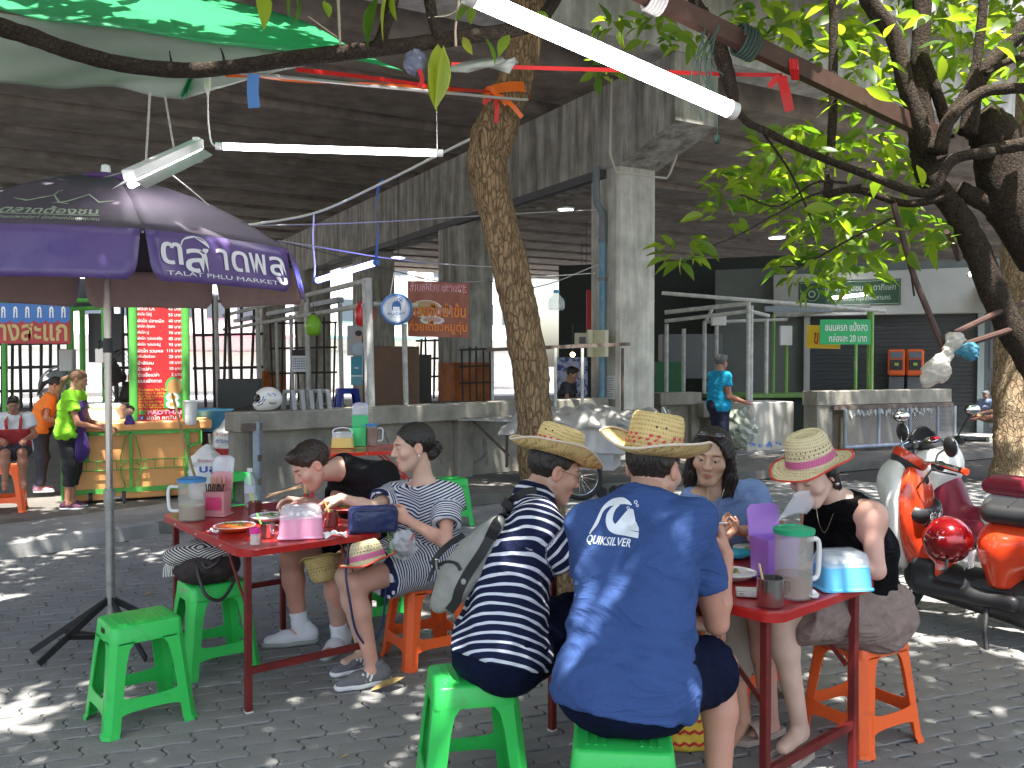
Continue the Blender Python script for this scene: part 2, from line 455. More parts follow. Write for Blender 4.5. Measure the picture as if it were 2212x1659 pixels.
def fast_mesh(name,V,Q,material,parent=None,smooth=True,col=None,stripe=None,local=False):
 me=bpy.data.meshes.new(name);nv,nq=len(V),len(Q);k=Q.shape[1]if nq else 4
 me.vertices.add(nv);me.vertices.foreach_set('co',np.asarray(V,np.float32).ravel())
 me.loops.add(nq*k);me.loops.foreach_set('vertex_index',np.asarray(Q,np.int32).ravel())
 me.polygons.add(nq);me.polygons.foreach_set('loop_start',np.arange(0,nq*k,k,dtype=np.int32))
 me.polygons.foreach_set('use_smooth',np.full(nq,smooth))
 me.update(calc_edges=True)
 if col is not None:
  at=me.color_attributes.new('Col','FLOAT_COLOR','POINT')
  at.data.foreach_set('color',np.concatenate([col,np.ones((nv,1))],1).astype(np.float32).ravel())
 if stripe is not None:
  at=me.attributes.new('stripe','FLOAT','POINT');at.data.foreach_set('value',np.asarray(stripe,np.float32))
 me.materials.append(material)
 o=bpy.data.objects.new(name,me);COL.objects.link(o)
 if parent is not None:adopt(o,parent,local)
 return o
def sdf_obj(name,fn,lo,hi,h,material,parent=None,it=2,col=None,stripe=None,local=False):
 V,Q=surf(fn,lo,hi,h)
 if it:V=relax(V,Q,it)
 return fast_mesh(name,V,Q,material,parent,True,None if col is None else col(V),None if stripe is None else stripe(V),local)
 # ==== axes of the place
U=Vector((.870,.492,0));V_=Vector((-.492,.870,0));Z=Vector((0,0,1))
W0=Vector((-2.85,9.0,0));WD=Vector((.7317,.6816,0));WN=Vector((-.6816,.7317,0))
PF=.13
def streak_concrete(name,base,dark,sc=(2.2,2.2,.22),bump=.25,light=None):
 """cast concrete: vertical rain streaks, mottling and pores"""
 m=bpy.data.materials.new(name);m.use_nodes=True;MATS[name]=m;nt=m.node_tree;N=nt.nodes;L=nt.links;b=N['Principled BSDF']
 tc=N.new('ShaderNodeTexCoord');mp=N.new('ShaderNodeMapping');mp.inputs['Scale'].default_value=sc;L.new(tc.outputs['Object'],mp.inputs[0])
 n1=N.new('ShaderNodeTexNoise');n1.inputs['Scale'].default_value=2.4;n1.inputs['Detail'].default_value=9;n1.inputs['Roughness'].default_value=.68;L.new(mp.outputs[0],n1.inputs['Vector'])
 n2=N.new('ShaderNodeTexNoise');n2.inputs['Scale'].default_value=3.0;n2.inputs['Detail'].default_value=8;L.new(tc.outputs['Object'],n2.inputs['Vector'])
 n3=N.new('ShaderNodeTexNoise');n3.inputs['Scale'].default_value=90;n3.inputs['Detail'].default_value=3;L.new(tc.outputs['Object'],n3.inputs['Vector'])
 r1=N.new('ShaderNodeValToRGB');r1.color_ramp.elements[0].position=.38;r1.color_ramp.elements[1].position=.60
 r1.color_ramp.elements[0].color=(*lin(dark),1);r1.color_ramp.elements[1].color=(*lin(base),1);L.new(n1.outputs['Fac'],r1.inputs[0])
 mr=N.new('ShaderNodeMapRange');mr.inputs[1].default_value=.3;mr.inputs[2].default_value=.7;mr.inputs[3].default_value=.72;mr.inputs[4].default_value=1.12;L.new(n2.outputs['Fac'],mr.inputs[0])
 m2=N.new('ShaderNodeMapRange');m2.inputs[1].default_value=.25;m2.inputs[2].default_value=.6;m2.inputs[3].default_value=.8;m2.inputs[4].default_value=1.03;L.new(n3.outputs['Fac'],m2.inputs[0])
 mm=N.new('ShaderNodeMath');mm.operation='MULTIPLY';L.new(mr.outputs[0],mm.inputs[0]);L.new(m2.outputs[0],mm.inputs[1])
 mx=N.new('ShaderNodeMix');mx.data_type='RGBA';mx.blend_type='MULTIPLY';mx.inputs[0].default_value=1;L.new(r1.outputs[0],mx.inputs[6]);L.new(mm.outputs[0],mx.inputs[7])
 L.new(mx.outputs[2],b.inputs['Base Color']);b.inputs['Roughness'].default_value=.88;b.inputs['Specular IOR Level'].default_value=.25
 bp=N.new('ShaderNodeBump');bp.inputs['Strength'].default_value=bump;bp.inputs['Distance'].default_value=.02;L.new(n3.outputs['Fac'],bp.inputs['Height']);L.new(bp.outputs[0],b.inputs['Normal'])
 return m
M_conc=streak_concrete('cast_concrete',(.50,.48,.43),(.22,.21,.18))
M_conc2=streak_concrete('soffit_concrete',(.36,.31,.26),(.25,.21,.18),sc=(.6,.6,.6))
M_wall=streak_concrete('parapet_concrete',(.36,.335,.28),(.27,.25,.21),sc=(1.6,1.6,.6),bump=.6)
M_fascia=streak_concrete('fascia_concrete',(.62,.60,.55),(.42,.40,.36))
M_floor=mat('market_floor',(.15,.14,.125),.8,noise=.4,nscale=3,bump=.2)
M_pave2=mat('kerb_concrete',(.30,.295,.285),.85,noise=.35,nscale=2.2,bump=.3,bscale=70)
M_paver=mat('paver',(.25,.245,.235),.86,color2=(.17,.168,.16),nscale=2.6,bump=.5,bscale=120,contrast=(.3,.7))
M_joint=mat('joint_sand',(.055,.05,.044),.95,noise=.3,nscale=30)
M_far=mat('asphalt',(.16,.16,.16),.9,noise=.25,nscale=1.5,bump=.3,bscale=90)
def struct(name,mb,m,**k):return tag(mb.obj(name,m,**k),kind='structure')
# ==== ground and interlocking pavers
struct('ground',MB().grid(lambda u,v:(-400+800*u,-400+800*v,-.05),8,8),M_far)
pave=struct('pavement',MB().grid(lambda u,v:(-9+22*u,-3+21*v,-.011+.0),4,4),M_joint)
def paver_mesh(seed,wear):
 r=random.Random(seed);L2,W2=.108,.054;pts=[]
 def edge(a,b,amp,n=4):
  a,b=Vector(a),Vector(b);t=b-a;nn=Vector((t.y,-t.x)).normalized();o=[]
  for i in range(n):
   s=i/n;o.append(a+t*s+nn*amp*math.sin(6.283*s))
  return o
 pts+=edge((-L2,-W2),(L2,-W2),.009,6);pts+=edge((L2,-W2),(L2,W2),.013,5)
 pts+=edge((L2,W2),(-L2,W2),.009,6);pts+=edge((-L2,W2),(-L2,-W2),.013,5)
 g=.968;n=len(pts);c=wear
 v=[(p.x*g,p.y*(g-.02),-.012)for p in pts]+[(p.x*g,p.y*(g-.02),-.004)for p in pts]+[(p.x*(g-.03),p.y*(g-.07),r.uniform(-.0006,.0006))for p in pts]
 f=[[k*n+i,k*n+(i+1)%n,(k+1)*n+(i+1)%n,(k+1)*n+i]for k in(0,1)for i in range(n)]+[list(range(2*n,3*n))]
 return v,f
pv=[paver_mesh(i,0)for i in range(4)];pm=[]
for i,(v,f)in enumerate(pv):
 me=bpy.data.meshes.new('paver');me.from_pydata(v,[],f);me.materials.append(M_paver);pm.append(me)
pa=R(19);pu=Vector((math.cos(pa),math.sin(pa),0));pw=Vector((-pu.y,pu.x,0));cand=[]
for j in range(-10,150):
 for i in range(-45,62):
  c=pu*((i+(.5 if j%2 else 0))*.216)+pw*(j*.108)
  if 1.7<c.y<11.5 and abs(c.x)<1.0+.68*c.y:cand.append((c.y,c.x,j))
def kerb_side(x,y):return(Vector((x,y,0))-Vector((-4.16,6.98,0))).dot(Vector((-.755,.655,0)))>-.02
cand=[c for c in cand if not kerb_side(c[1],c[0])]
inview=[c for c in cand if abs(c[1]/c[0])<.60 and 785+1.6*FPX/c[0]<1672]
inview.sort();near=set(inview[:300]);SV=[];SF=[]
for c in cand:
 a=pa+random.gauss(0,.012);z=random.gauss(0,.0014);loc=Vector((c[1]+random.gauss(0,.0012),c[0]+random.gauss(0,.0012),z-.001));k=random.randrange(4)
 if c in near:
  o=bpy.data.objects.new('paver',pm[k]);COL.objects.link(o);o.location=loc;o.rotation_euler=(random.gauss(0,.006),random.gauss(0,.006),a);o.parent=pave
 else:
  n=len(SV);ca,sa=math.cos(a),math.sin(a);v,f=pv[k]
  tx,ty=random.gauss(0,.006),random.gauss(0,.006)
  SV+=[(loc.x+ca*x-sa*y,loc.y+sa*x+ca*y,loc.z+zz+tx*y+ty*x)for x,y,zz in v];SF+=[[q+n for q in g]for g in f]
o=mk('paver_field',SV,SF,M_paver,pave);o['kind']='stuff'
# kerb and raised market floor
KD=Vector((.655,.755,0));KN=Vector((-.755,.655,0));K0=Vector((-4.16,6.98,0))
def kpt(s,n,z):return K0+KD*s+KN*n+Z*z
mb=MB();kern=[(0,-.02),(.012,PF-.02),(.03,PF),(.9,PF+.004),(.9,-.02)]
sec=[]
for i in range(14):
 s=-8+i*.9+random.uniform(-.05,.05)
 if i==13:s=3.4
 sec.append([kpt(s,a+random.uniform(-.008,.008),b)for a,b in kern])
mb.loft(sec);struct('kerb',mb,M_pave2)
mb=MB();mb.prism([(-20,.45),(40,.45),(40,26),(-20,26)],(K0.x,K0.y,PF-.006),U,V_,.12);
fl=struct('market_floor',mb,M_floor)
# right-hand kerb and footpath
RK=G(1560,1003);
mb=MB();mb.prism([(-.2,0),(16,0),(16,3.2),(-.2,3.2)],(RK.x,RK.y,PF+.012),U,V_,.16);struct('footpath',mb,M_pave2)
# ==== viaduct
CC=Vector((1.75,13.6,0))
E0=Vector((2.30,11.92,0))
via=thing('viaduct','weathered concrete road viaduct on square columns over the covered market','viaduct',(CC.x,CC.y,0))
CAPB,CAPT=4.60,5.90
def col_box(s,w=.75,z1=CAPB,name='column',m=None,z0=0):
 c=CC+V_*s;b=.05;h=w/2;poly=[(-h+b,-h),(h-b,-h),(h,-h+b),(h,h-b),(h-b,h),(-h+b,h),(-h,h-b),(-h,-h+b)]
 mb=MB();mb.loft([[c+U*x+V_*y+Z*z for x,y in poly]for z in(z0,z1)]);return mb.obj(name,m or M_conc,via)
M_col=streak_concrete('column_concrete',(.70,.67,.60),(.50,.48,.43),sc=(3,3,.3))
for s in(0,5.6,11.2,16.8,22.4):col_box(s,.75 if s==0 else.9,m=M_col if s==0 else None)
M_orange_old=mat('orange_wall_paint','B5692F',.75,color2='8A4A1E',nscale=3,bump=.1)
for s in(5.6,22.4):col_box(s,.912,1.62 if s<6 else 1.3,'painted_base',M_orange_old)
# pier cap with tapered cantilever end
FL=CC-U*.37-V_*.37;cw=.74
t_end=(FL-E0).length
sideprof=[(-1.34,4.96),(-1.34,CAPT),(26,CAPT),(26,CAPB),(.0,CAPB)]
mb=MB();mb.loft([[Vector((FL.x,FL.y,0))+V_*a+Z*z+U*k for a,z in sideprof]for k in(-.02,cw+.02)]);mb.obj('pier_cap',M_conc,via)
# ledge strip under the cap edge
mb=MB();mb.frame_box(FL+V_*.3-U*.06+Z*(CAPB-.07),FL+V_*14-U*.06+Z*(CAPB-.07),.12,.13);mb.obj('cap_ledge',mat('dark_steel_old',(.09,.09,.095),.7),via)
edge0=FL-V_*1.34
# girders run along the viaduct
mb0=edge0-U*30
for i in range(15):
 s=.25+i*1.95;g0=mb0+V_*s;w,hh=.36,1.38
 prof=[(-.68,0),(.68,0),(.70,.12),(.66,1.38),(-.66,1.38),(-.70,.12)]if i else[(-.25,0),(.3,0),(.3,hh),(-.25,hh)]
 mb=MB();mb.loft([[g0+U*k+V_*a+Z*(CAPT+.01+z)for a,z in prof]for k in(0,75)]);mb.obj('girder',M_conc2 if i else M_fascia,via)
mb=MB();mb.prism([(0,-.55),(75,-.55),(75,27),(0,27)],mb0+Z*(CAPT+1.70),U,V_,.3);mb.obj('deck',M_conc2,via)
mb=MB();mb.loft([[mb0+U*k+V_*a+Z*z for a,z in((-.6,CAPT+1.02),(-.6,CAPT+2.3),(-.35,CAPT+2.3),(-.3,CAPT+1.705),(-.5,CAPT+1.705),(-.5,CAPT+1.02))]for k in(0,75)]);mb.obj('barrier',M_fascia,via)
# drip grooves and joints across girders (diaphragms)
for k in(-14.5,-7.2,7.5,14.6,22):
 mb=MB();p=FL+U*k-V_*.6;mb.frame_box(p+Z*6.75,p+V_*26+Z*6.75,.22,.9);mb.obj('diaphragm',M_conc2,via)
 # drain pipes on the first column
M_blue_pipe=mat('blue_pvc','4F8FB5',.5,color2='7FA3B0',nscale=6)
M_grey_pipe=mat('grey_pipe',(.22,.25,.28),.5,noise=.3,nscale=7)
M_darkpipe=mat('dark_pipe','333C47',.5,noise=.3,nscale=8)
lp=CC-U*.45-V_*.08
dp=thing('drain_pipe','blue and grey drain pipe strapped to the side of the concrete column','pipe',(lp.x,lp.y,.3))
MB().tube([lp+Z*.3,lp+Z*3.55],.052,12).obj('lower_pipe',M_blue_pipe,dp,True)
MB().tube([lp+Z*3.5,lp+Z*3.9,lp+Z*4.05-U*.10,lp+Z*4.2-U*.12,lp+Z*4.62-U*.12],.057,12).obj('upper_pipe',M_grey_pipe,dp,True)
for z in(1.0,1.75,2.9,3.5):MB().tube([lp+Z*(z-.03),lp+Z*(z+.03)],.066,12).obj('pipe_clamp',M_grey_pipe,dp,True)
rp=CC+U*.45-V_*.1
dp=thing('downpipe','dark grey downpipe beside the right face of the concrete column','pipe',(rp.x,rp.y,0))
MB().tube([rp,rp+Z*4.6],.075,14).obj('pipe',M_darkpipe,dp,True)
for z in(1.45,2.6,4.0):MB().tube([rp+Z*(z-.025),rp+Z*(z+.025)],.088,12).obj('collar',M_grey_pipe,dp,True)
mb=MB();a=P(1316,190,12.6);pts=[P(1322,170,12.5),P(1317,330,12.5),P(1330,372,12.55),P(1440,385,12.7),P(1447,375,12.7),P(1462,335,12.9)]
tag(mb.tube(pts,.017,8).obj('conduit',mat('cream_pipe',(.55,.5,.42),.6),smooth=True),'thin cream conduit hooked under the end of the concrete pier cap','conduit')
# switch boxes on the column
sb=thing('switch_box','open cream electrical box wired to the blue pipe on the column','electrical box',tuple(lp-V_*.1+Z*1.9))
M_cream=mat('cream_box','C9C4A8',.5,noise=.1,nscale=10)
c=P(1291,742,12.9);mb=MB();mb.box(c,(.30,.12,.40),Matrix.Rotation(-.5,3,'Z'));mb.obj('case',M_cream,sb)
mb=MB();mb.box(c+Vector((-.12,-.12,0)),(.03,.22,.40),Matrix.Rotation(-.35,3,'Z'));mb.obj('door',M_cream,sb)
sb2=thing('meter_box','small cream meter box left of the open electrical box','electrical box',tuple(P(1257,735,13.0)))
mb=MB();mb.box(P(1257,735,13.0),(.20,.14,.22),Matrix.Rotation(-.3,3,'Z'),.01);mb.obj('case',M_cream,sb2);mb=MB();mb.box(P(1257,735,13.0)+Vector((0,-.075,0)),(.1,.012,.1),Matrix.Rotation(-.3,3,'Z'));mb.obj('window',mat('smoke_glass',(.05,.05,.05),.1),sb2)
# paper notice on column side
pp=thing('paper_notice','white paper notice pasted low on the column','notice',tuple(CC-U*.377+Z*1.15))
pc=CC-U*.379-V_*.2;mb=MB();mb.prism([(-.1,0),(.12,0),(.12,.36),(-.1,.36)],pc+Z*1.05,-V_,Z,.002);mb.obj('sheet',mat('paper',(.78,.77,.75),.8),pp)
f=Flat();MK=mat('print_black',(.03,.03,.03),.7)
for i in range(9):f.rect(-.08,.02+.07*random.random(),.32-.035*i,.327-.035*i,MK)
f.emit(plane_map(pc+Z*1.05,-V_,Z),pp,.003)
# ==== parapet walls (cast concrete, recessed panels)
def parapet(name,label,o,d,L_,H,panels,z0=0.0,th=.3,rail=.21,foot=.10,m=None,rec=.09):
 """wall from o along d; panels: list of (a,b) recesses on the street face"""
 d=Vector(d).normalized();nb=Vector((-d.y,d.x,0));o=Vector((o[0],o[1],0));m=m or M_wall
 t=thing(name,label,'wall',(o.x,o.y,z0))
 def bx(a,b,n0,n1,za,zb,nm,bev=.0):
  c=o+d*(a+b)/2+nb*(n0+n1)/2+Z*(za+zb)/2
  mb=MB();mb.box(c,(b-a,n1-n0,zb-za),math.atan2(d.y,d.x),bev);return mb.obj(nm,m,t)
 bx(0,L_,rec,th,z0,H-rail,'core')
 bx(-.03,L_+.03,-.025,th+.03,H-rail,H,'coping',.012)
 edges=[0]+[x for p in panels for x in p]+[L_]
 for i in range(0,len(edges),2):
  if edges[i+1]-edges[i]>.01:bx(edges[i],edges[i+1],0,rec-.001,z0,H-rail-.001,'pier')
 for a,b in panels:bx(a,b,.01,rec-.001,z0,z0+foot,'plinth')
 return t
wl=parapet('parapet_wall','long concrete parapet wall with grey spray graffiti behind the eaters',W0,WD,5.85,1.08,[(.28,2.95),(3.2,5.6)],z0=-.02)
M_graf=mat('spray_paint',(.13,.125,.12),.8,color2=(.26,.24,.2),nscale=14)
def wallmap(x,y,l):return W0+WD*x+WN*(.089-l)+Z*y
f=Flat()
def graf(px,w=.045):
 out=[]
 for q in px:
  r=ray(*q);o_=Vector((0,0,CAM_Z));k=((W0+WN*.09)-o_).dot(WN)/r.dot(WN);h=o_+r*k
  out.append(((h-W0).dot(WD),h.z))
 pts=[Vector((a,b,0))for a,b in out];pts=bez(pts,5)if len(pts)>2 else pts
 f.stroke([(p.x,p.y)for p in pts],[w*(.7+.5*random.random())for _ in pts],M_graf)
graf([(690,952),(684,935),(700,922),(722,930),(732,958),(734,990)]);graf([(692,945),(700,958),(688,960)],.08)
graf([(800,925),(825,930),(838,955),(842,985)],.035);graf([(945,955),(952,965),(950,990),(965,1010),(985,985),(980,930),(976,900)],.04)
graf([(945,950),(950,958)],.1);graf([(1010,950),(1008,985),(1020,1000),(1045,985),(1050,960)],.04);graf([(992,1002),(1000,1010)],.07)
graf([(1046,945),(1052,1005)],.06)
f.emit(wallmap,wl,.0015,default='graffiti')
M_steel_blue=mat('galvanised_grey',(.30,.34,.40),.55,.3,noise=.3,nscale=10)
hd=thing('gate_post','grey galvanised gate channel bolted to the end of the parapet wall','post',tuple(W0+WD*.12-WN*.05))
mb=MB();mb.frame_box(W0+WD*.16-WN*.05+Z*.1,W0+WD*.16-WN*.05+Z*.98,.09,.07);mb.obj('channel',M_steel_blue,hd)
mb=MB();mb.box(W0+WD*.1-WN*.05+Z*.93,(.2,.07,.08),math.atan2(WD.y,WD.x));mb.obj('bracket',mat('rust',(.16,.12,.10),.8,noise=.4),hd)
for z in(.6,.35):MB().box(W0+WD*.16-WN*.095+Z*z,(.04,.03,.07),math.atan2(WD.y,WD.x)).obj('bolt_plate',mat('rust'),hd)
# short wall right of the column, white block, wall with wire mesh
p=G(1432,1000,0);parapet('side_parapet','short concrete parapet wall with one recessed panel right of the column',(P(1428,900,14.0).x,14.0),(.92,.39,0),.75,1.12,[(.12,.6)],z0=0)
blk=thing('white_block','whitewashed concrete block with blue paint splashes and an open recess','block',tuple(P(1640,960,14.6)*Vector((1,1,0)).x if False else(P(1640,960,14.6).x,14.6,PF)))
M_white=mat('whitewash',(.52,.50,.46),.8,color2=(.45,.43,.40),nscale=2.5,bump=.2)
ba=Vector((P(1615,900,14.3).x,14.3,0));bd=Vector((.95,.3,0)).normalized();bn=Vector((-bd.y,bd.x,0))
mb=MB();mb.box(ba+bd*.45+bn*.4+Z*.52,(.92,.8,.86),math.atan2(bd.y,bd.x),.015);mb.obj('body',M_white,blk)
mb=MB();mb.box(ba-bd*.42+bn*.4+Z*.83,(.82,.8,.24),math.atan2(bd.y,bd.x),.015);mb.obj('lintel',M_wall,blk)
mb=MB();mb.box(ba-bd*.42+bn*.75+Z*.4,(.82,.1,.66),math.atan2(bd.y,bd.x));mb.obj('recess_back',M_wall,blk)
f=Flat();MBL=mat('blue_splash',(.10,.22,.62),.6);rr=random.Random(3)
for i in range(26):f.disc(.05+.6*rr.random()**1.3,.12+.05*rr.random()*(1+(rr.random()<.15)),rr.uniform(.006,.022),MBL,9,sy=rr.uniform(.6,1.8))
f.poly([(.07,.26),(.115,.24),(.12,.30),(.10,.36),(.085,.33),(.06,.30)],MBL)
f.emit(plane_map(ba+bn*-.001+Z*.09,bd,Z),blk,.0015,default='paint_splash')
blk.children[-1]['kind']='stuff'
# right wall with mesh gate
ra=Vector((P(1765,900,14.1).x,14.1,0));rd=Vector((.9,.43,0)).normalized();rn=Vector((-rd.y,rd.x,0));ang=math.atan2(rd.y,rd.x)
rw=thing('mesh_wall','concrete ledge with a rusty rail and grey wire mesh gate in front','wall',tuple(ra))
mb=MB();mb.box(ra+rd*1.6+rn*.15+Z*1.02,(3.25,.34,.24),ang,.012);mb.obj('coping',M_wall,rw)
mb=MB();mb.box(ra+rd*.17+rn*.15+Z*.45,(.34,.3,.9),ang);mb.obj('pier',M_wall,rw)
mb=MB();mb.box(ra+rd*1.75+rn*.26+Z*.45,(2.8,.08,.9),ang);mb.obj('core',mat('brown_board',(.24,.19,.14),.8,noise=.3,nscale=3),rw)
mb=MB();mb.box(ra+rd*.95+rn*.2+Z*.40,(.45,.04,.55),ang);mb.obj('board',mat('pale_board',(.42,.34,.22),.8,noise=.2),rw)
mb=MB();mb.box(ra+rd*1.75-rn*.04+Z*.86,(2.9,.06,.07),ang);mb.obj('rusty_rail',mat('rust'),rw)
gm=thing('mesh_gate','grey steel tube gate panel with diamond wire mesh','gate',tuple(ra+rd*1.7-rn*.09+Z*.13))
def gp(x,z):return ra+rd*x-rn*.1+Z*z
for x in(.52,1.3,2.05,2.75,3.2):MB().tube([gp(x,.2),gp(x,.84)],.03,10).obj('upright',M_steel_blue,gm,True)
MB().tube([gp(.5,.2),gp(3.22,.2)],.035,10).obj('bottom_rail',M_steel_blue,gm,True)
mb=MB()
for i in range(-14,58):
 for sg in(1,-1):
  x0=.52+i*.05;a=(x0,.2);b=(x0+sg*.62,.82)
  if sg<0:a=(x0,.2)
  xa,xb=max(.52,min(3.2,a[0])),max(.52,min(3.2,b[0]))
  if abs(xb-xa)<.03:continue
  za=.2+abs(xa-a[0]);zb=.2+abs(xb-a[0])
  mb.tube([gp(xa,za),gp(xb,zb)],.0035,3,cap=False)
o=mb.obj('wire_mesh',mat('wire',(.33,.32,.30),.5,.5),gm);o['kind']='stuff'
mb=MB()
rr=random.Random(5)
for i in range(110):
 x=rr.uniform(.6,2.6);z=.80-abs(rr.gauss(0,.05));c=gp(x,z)-rn*rr.uniform(.0,.03);a=rr.uniform(0,3.1);s=rr.uniform(.012,.035)
 q=[c+rd*s*math.cos(a+t)+Z*s*1.5*math.sin(a+t)+rn*.01*math.sin(3*t)for t in(0,1.7,3.3,4.9)];mb.add(q,[[0,1,2,3]])
o=mb.obj('torn_plastic',mat('torn_white_plastic',(.36,.38,.37),.5),gm);o['kind']='stuff'
# ==== bright street beyond the viaduct: shophouses
far=edge0+V_*36
M_fw=[mat('far_wall_a',(.74,.73,.70),.8,noise=.08),mat('far_wall_b',(.70,.72,.74),.8,noise=.08),mat('far_wall_c',(.76,.70,.66),.8,noise=.08)]
M_fwin=mat('far_window',(.08,.10,.12),.2);M_pinkaw=mat('pink_awning',(.6,.25,.3),.7);M_teal=mat('teal_awning',(.2,.45,.42),.7)
lab=['white shophouse with a row of dark windows seen beneath the viaduct','pale blue shophouse glimpsed behind the market stalls','cream shophouse with a pink awning beyond the market','tall pale shophouse at the far end of the market street','white shophouse behind the food stall with the menu board','cream shophouse with teal awning across the far street','white shophouse glimpsed behind the concrete columns']
for i in range(7):
 w=6.5;o_=far+U*(-30+i*7.0);t=thing('shophouse',lab[i],'building',(o_.x,o_.y,0))
 mb=MB();mb.prism([(0,0),(w,0),(w,9+i%3),(0,9+i%3)],o_,U,Z,6);mb.obj('wall',M_fw[i%3],t)
 mb=MB();mb.box(o_+U*w/2-V_*.7+Z*3.0,(w-.4,1.4,.12),math.atan2(U.y,U.x));mb.obj('awning',(M_pinkaw,M_teal,M_fw[1])[(i+2)%3],t)
 for k in range(4):
  for zz in(3.9,6.6):
   mb=MB();mb.box(o_+U*(1+k*1.5)-V_*.02+Z*(zz+.6),(.9,.1,1.2),math.atan2(U.y,U.x));mb.obj('window',M_fwin,t)
 mb=MB();mb.box(o_+U*w/2-V_*.02+Z*1.2,(w-1.6,.08,2.0),math.atan2(U.y,U.x));mb.obj('shop_front',M_fw[(i+1)%3],t)
mb=MB();mb.prism([(-40,27.5),(45,27.5),(45,36),(-40,36)],edge0+Z*.02,U,V_,.05);struct('far_road',mb,mat('pale_road',(.42,.41,.40),.9))
# ==== trees
def bark_mat(name,c1,c2,sc=(9,9,2.6),bump=1.0):
 m=bpy.data.materials.new(name);m.use_nodes=True;MATS[name]=m;nt=m.node_tree;N=nt.nodes;L=nt.links;b=N['Principled BSDF']
 tc=N.new('ShaderNodeTexCoord');mp=N.new('ShaderNodeMapping');mp.inputs['Scale'].default_value=sc;L.new(tc.outputs['Object'],mp.inputs[0])
 n1=N.new('ShaderNodeTexNoise');n1.inputs['Scale'].default_value=3;n1.inputs['Detail'].default_value=10;n1.inputs['Roughness'].default_value=.7;n1.inputs['Distortion'].default_value=.6;L.new(mp.outputs[0],n1.inputs['Vector'])
 vo=N.new('ShaderNodeTexVoronoi');vo.feature='DISTANCE_TO_EDGE';vo.inputs['Scale'].default_value=4.2;ng=N.new('ShaderNodeTexNoise');ng.inputs['Scale'].default_value=2.2;ng.inputs['Detail'].default_value=4;L.new(mp.outputs[0],ng.inputs['Vector']);va=N.new('ShaderNodeVectorMath');va.operation='MULTIPLY_ADD';va.inputs[1].default_value=(.5,.5,.5);L.new(ng.outputs['Color'],va.inputs[0]);L.new(mp.outputs[0],va.inputs[2]);L.new(va.outputs[0],vo.inputs['Vector'])
 r1=N.new('ShaderNodeValToRGB');r1.color_ramp.elements[0].position=.36;r1.color_ramp.elements[1].position=.64
 r1.color_ramp.elements[0].color=(*lin(c2),1);r1.color_ramp.elements[1].color=(*lin(c1),1);L.new(n1.outputs['Fac'],r1.inputs[0])
 vr=N.new('ShaderNodeMapRange');vr.inputs[2].default_value=.14;vr.inputs[3].default_value=.5;L.new(vo.outputs['Distance'],vr.inputs[0])
 mx=N.new('ShaderNodeMix');mx.data_type='RGBA';mx.blend_type='MULTIPLY';mx.inputs[0].default_value=1;L.new(r1.outputs[0],mx.inputs[6]);L.new(vr.outputs[0],mx.inputs[7]);L.new(mx.outputs[2],b.inputs['Base Color'])
 ad=N.new('ShaderNodeMath');ad.operation='ADD';L.new(n1.outputs['Fac'],ad.inputs[0]);L.new(vr.outputs[0],ad.inputs[1])
 bp=N.new('ShaderNodeBump');bp.inputs['Strength'].default_value=bump;bp.inputs['Distance'].default_value=.02;L.new(ad.outputs[0],bp.inputs['Height']);L.new(bp.outputs[0],b.inputs['Normal'])
 b.inputs['Roughness'].default_value=.9;b.inputs['Specular IOR Level'].default_value=.2
 return m
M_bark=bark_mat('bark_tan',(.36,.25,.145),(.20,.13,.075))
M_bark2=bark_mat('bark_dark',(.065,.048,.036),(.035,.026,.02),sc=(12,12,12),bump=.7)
M_bark3=bark_mat('bark_pale',(.50,.38,.24),(.30,.20,.12),sc=(5,5,2.5))
def leaf_mat(name,c,c2,tl=.5):
 m=bpy.data.materials.new(name);m.use_nodes=True;MATS[name]=m;nt=m.node_tree;N=nt.nodes;L=nt.links;b=N['Principled BSDF']
 oi=N.new('ShaderNodeObjectInfo');ge=N.new('ShaderNodeNewGeometry');ad=N.new('ShaderNodeMath');ad.operation='ADD'
 L.new(oi.outputs['Random'],ad.inputs[0]);L.new(ge.outputs['Random Per Island'],ad.inputs[1]);fr=N.new('ShaderNodeMath');fr.operation='FRACT';L.new(ad.outputs[0],fr.inputs[0])
 mx=N.new('ShaderNodeMix');mx.data_type='RGBA';L.new(fr.outputs[0],mx.inputs[0]);mx.inputs[6].default_value=(*c,1);mx.inputs[7].default_value=(*c2,1)
 L.new(mx.outputs[2],b.inputs['Base Color']);b.inputs['Roughness'].default_value=.38;b.inputs['Specular IOR Level'].default_value=.4
 tr=N.new('ShaderNodeBsdfTranslucent');br=N.new('ShaderNodeMix');br.data_type='RGBA';br.blend_type='MULTIPLY';br.inputs[0].default_value=1
 L.new(mx.outputs[2],br.inputs[6]);br.inputs[7].default_value=(4.8,4.4,1.2,1);L.new(br.outputs[2],tr.inputs[0])
 ms=N.new('ShaderNodeMixShader');ms.inputs[0].default_value=tl;L.new(b.outputs[0],ms.inputs[1]);L.new(tr.outputs[0],ms.inputs[2]);L.new(ms.outputs[0],N['Material Output'].inputs[0])
 return m
M_leaf=leaf_mat('leaf_green',(.035,.085,.014),(.125,.185,.03))
M_leaf_c=leaf_mat('leaf_crown',(.045,.095,.016),(.08,.13,.025),.18)
M_leaf_y=leaf_mat('leaf_yellowish',(.17,.20,.04),(.13,.19,.03),.4)
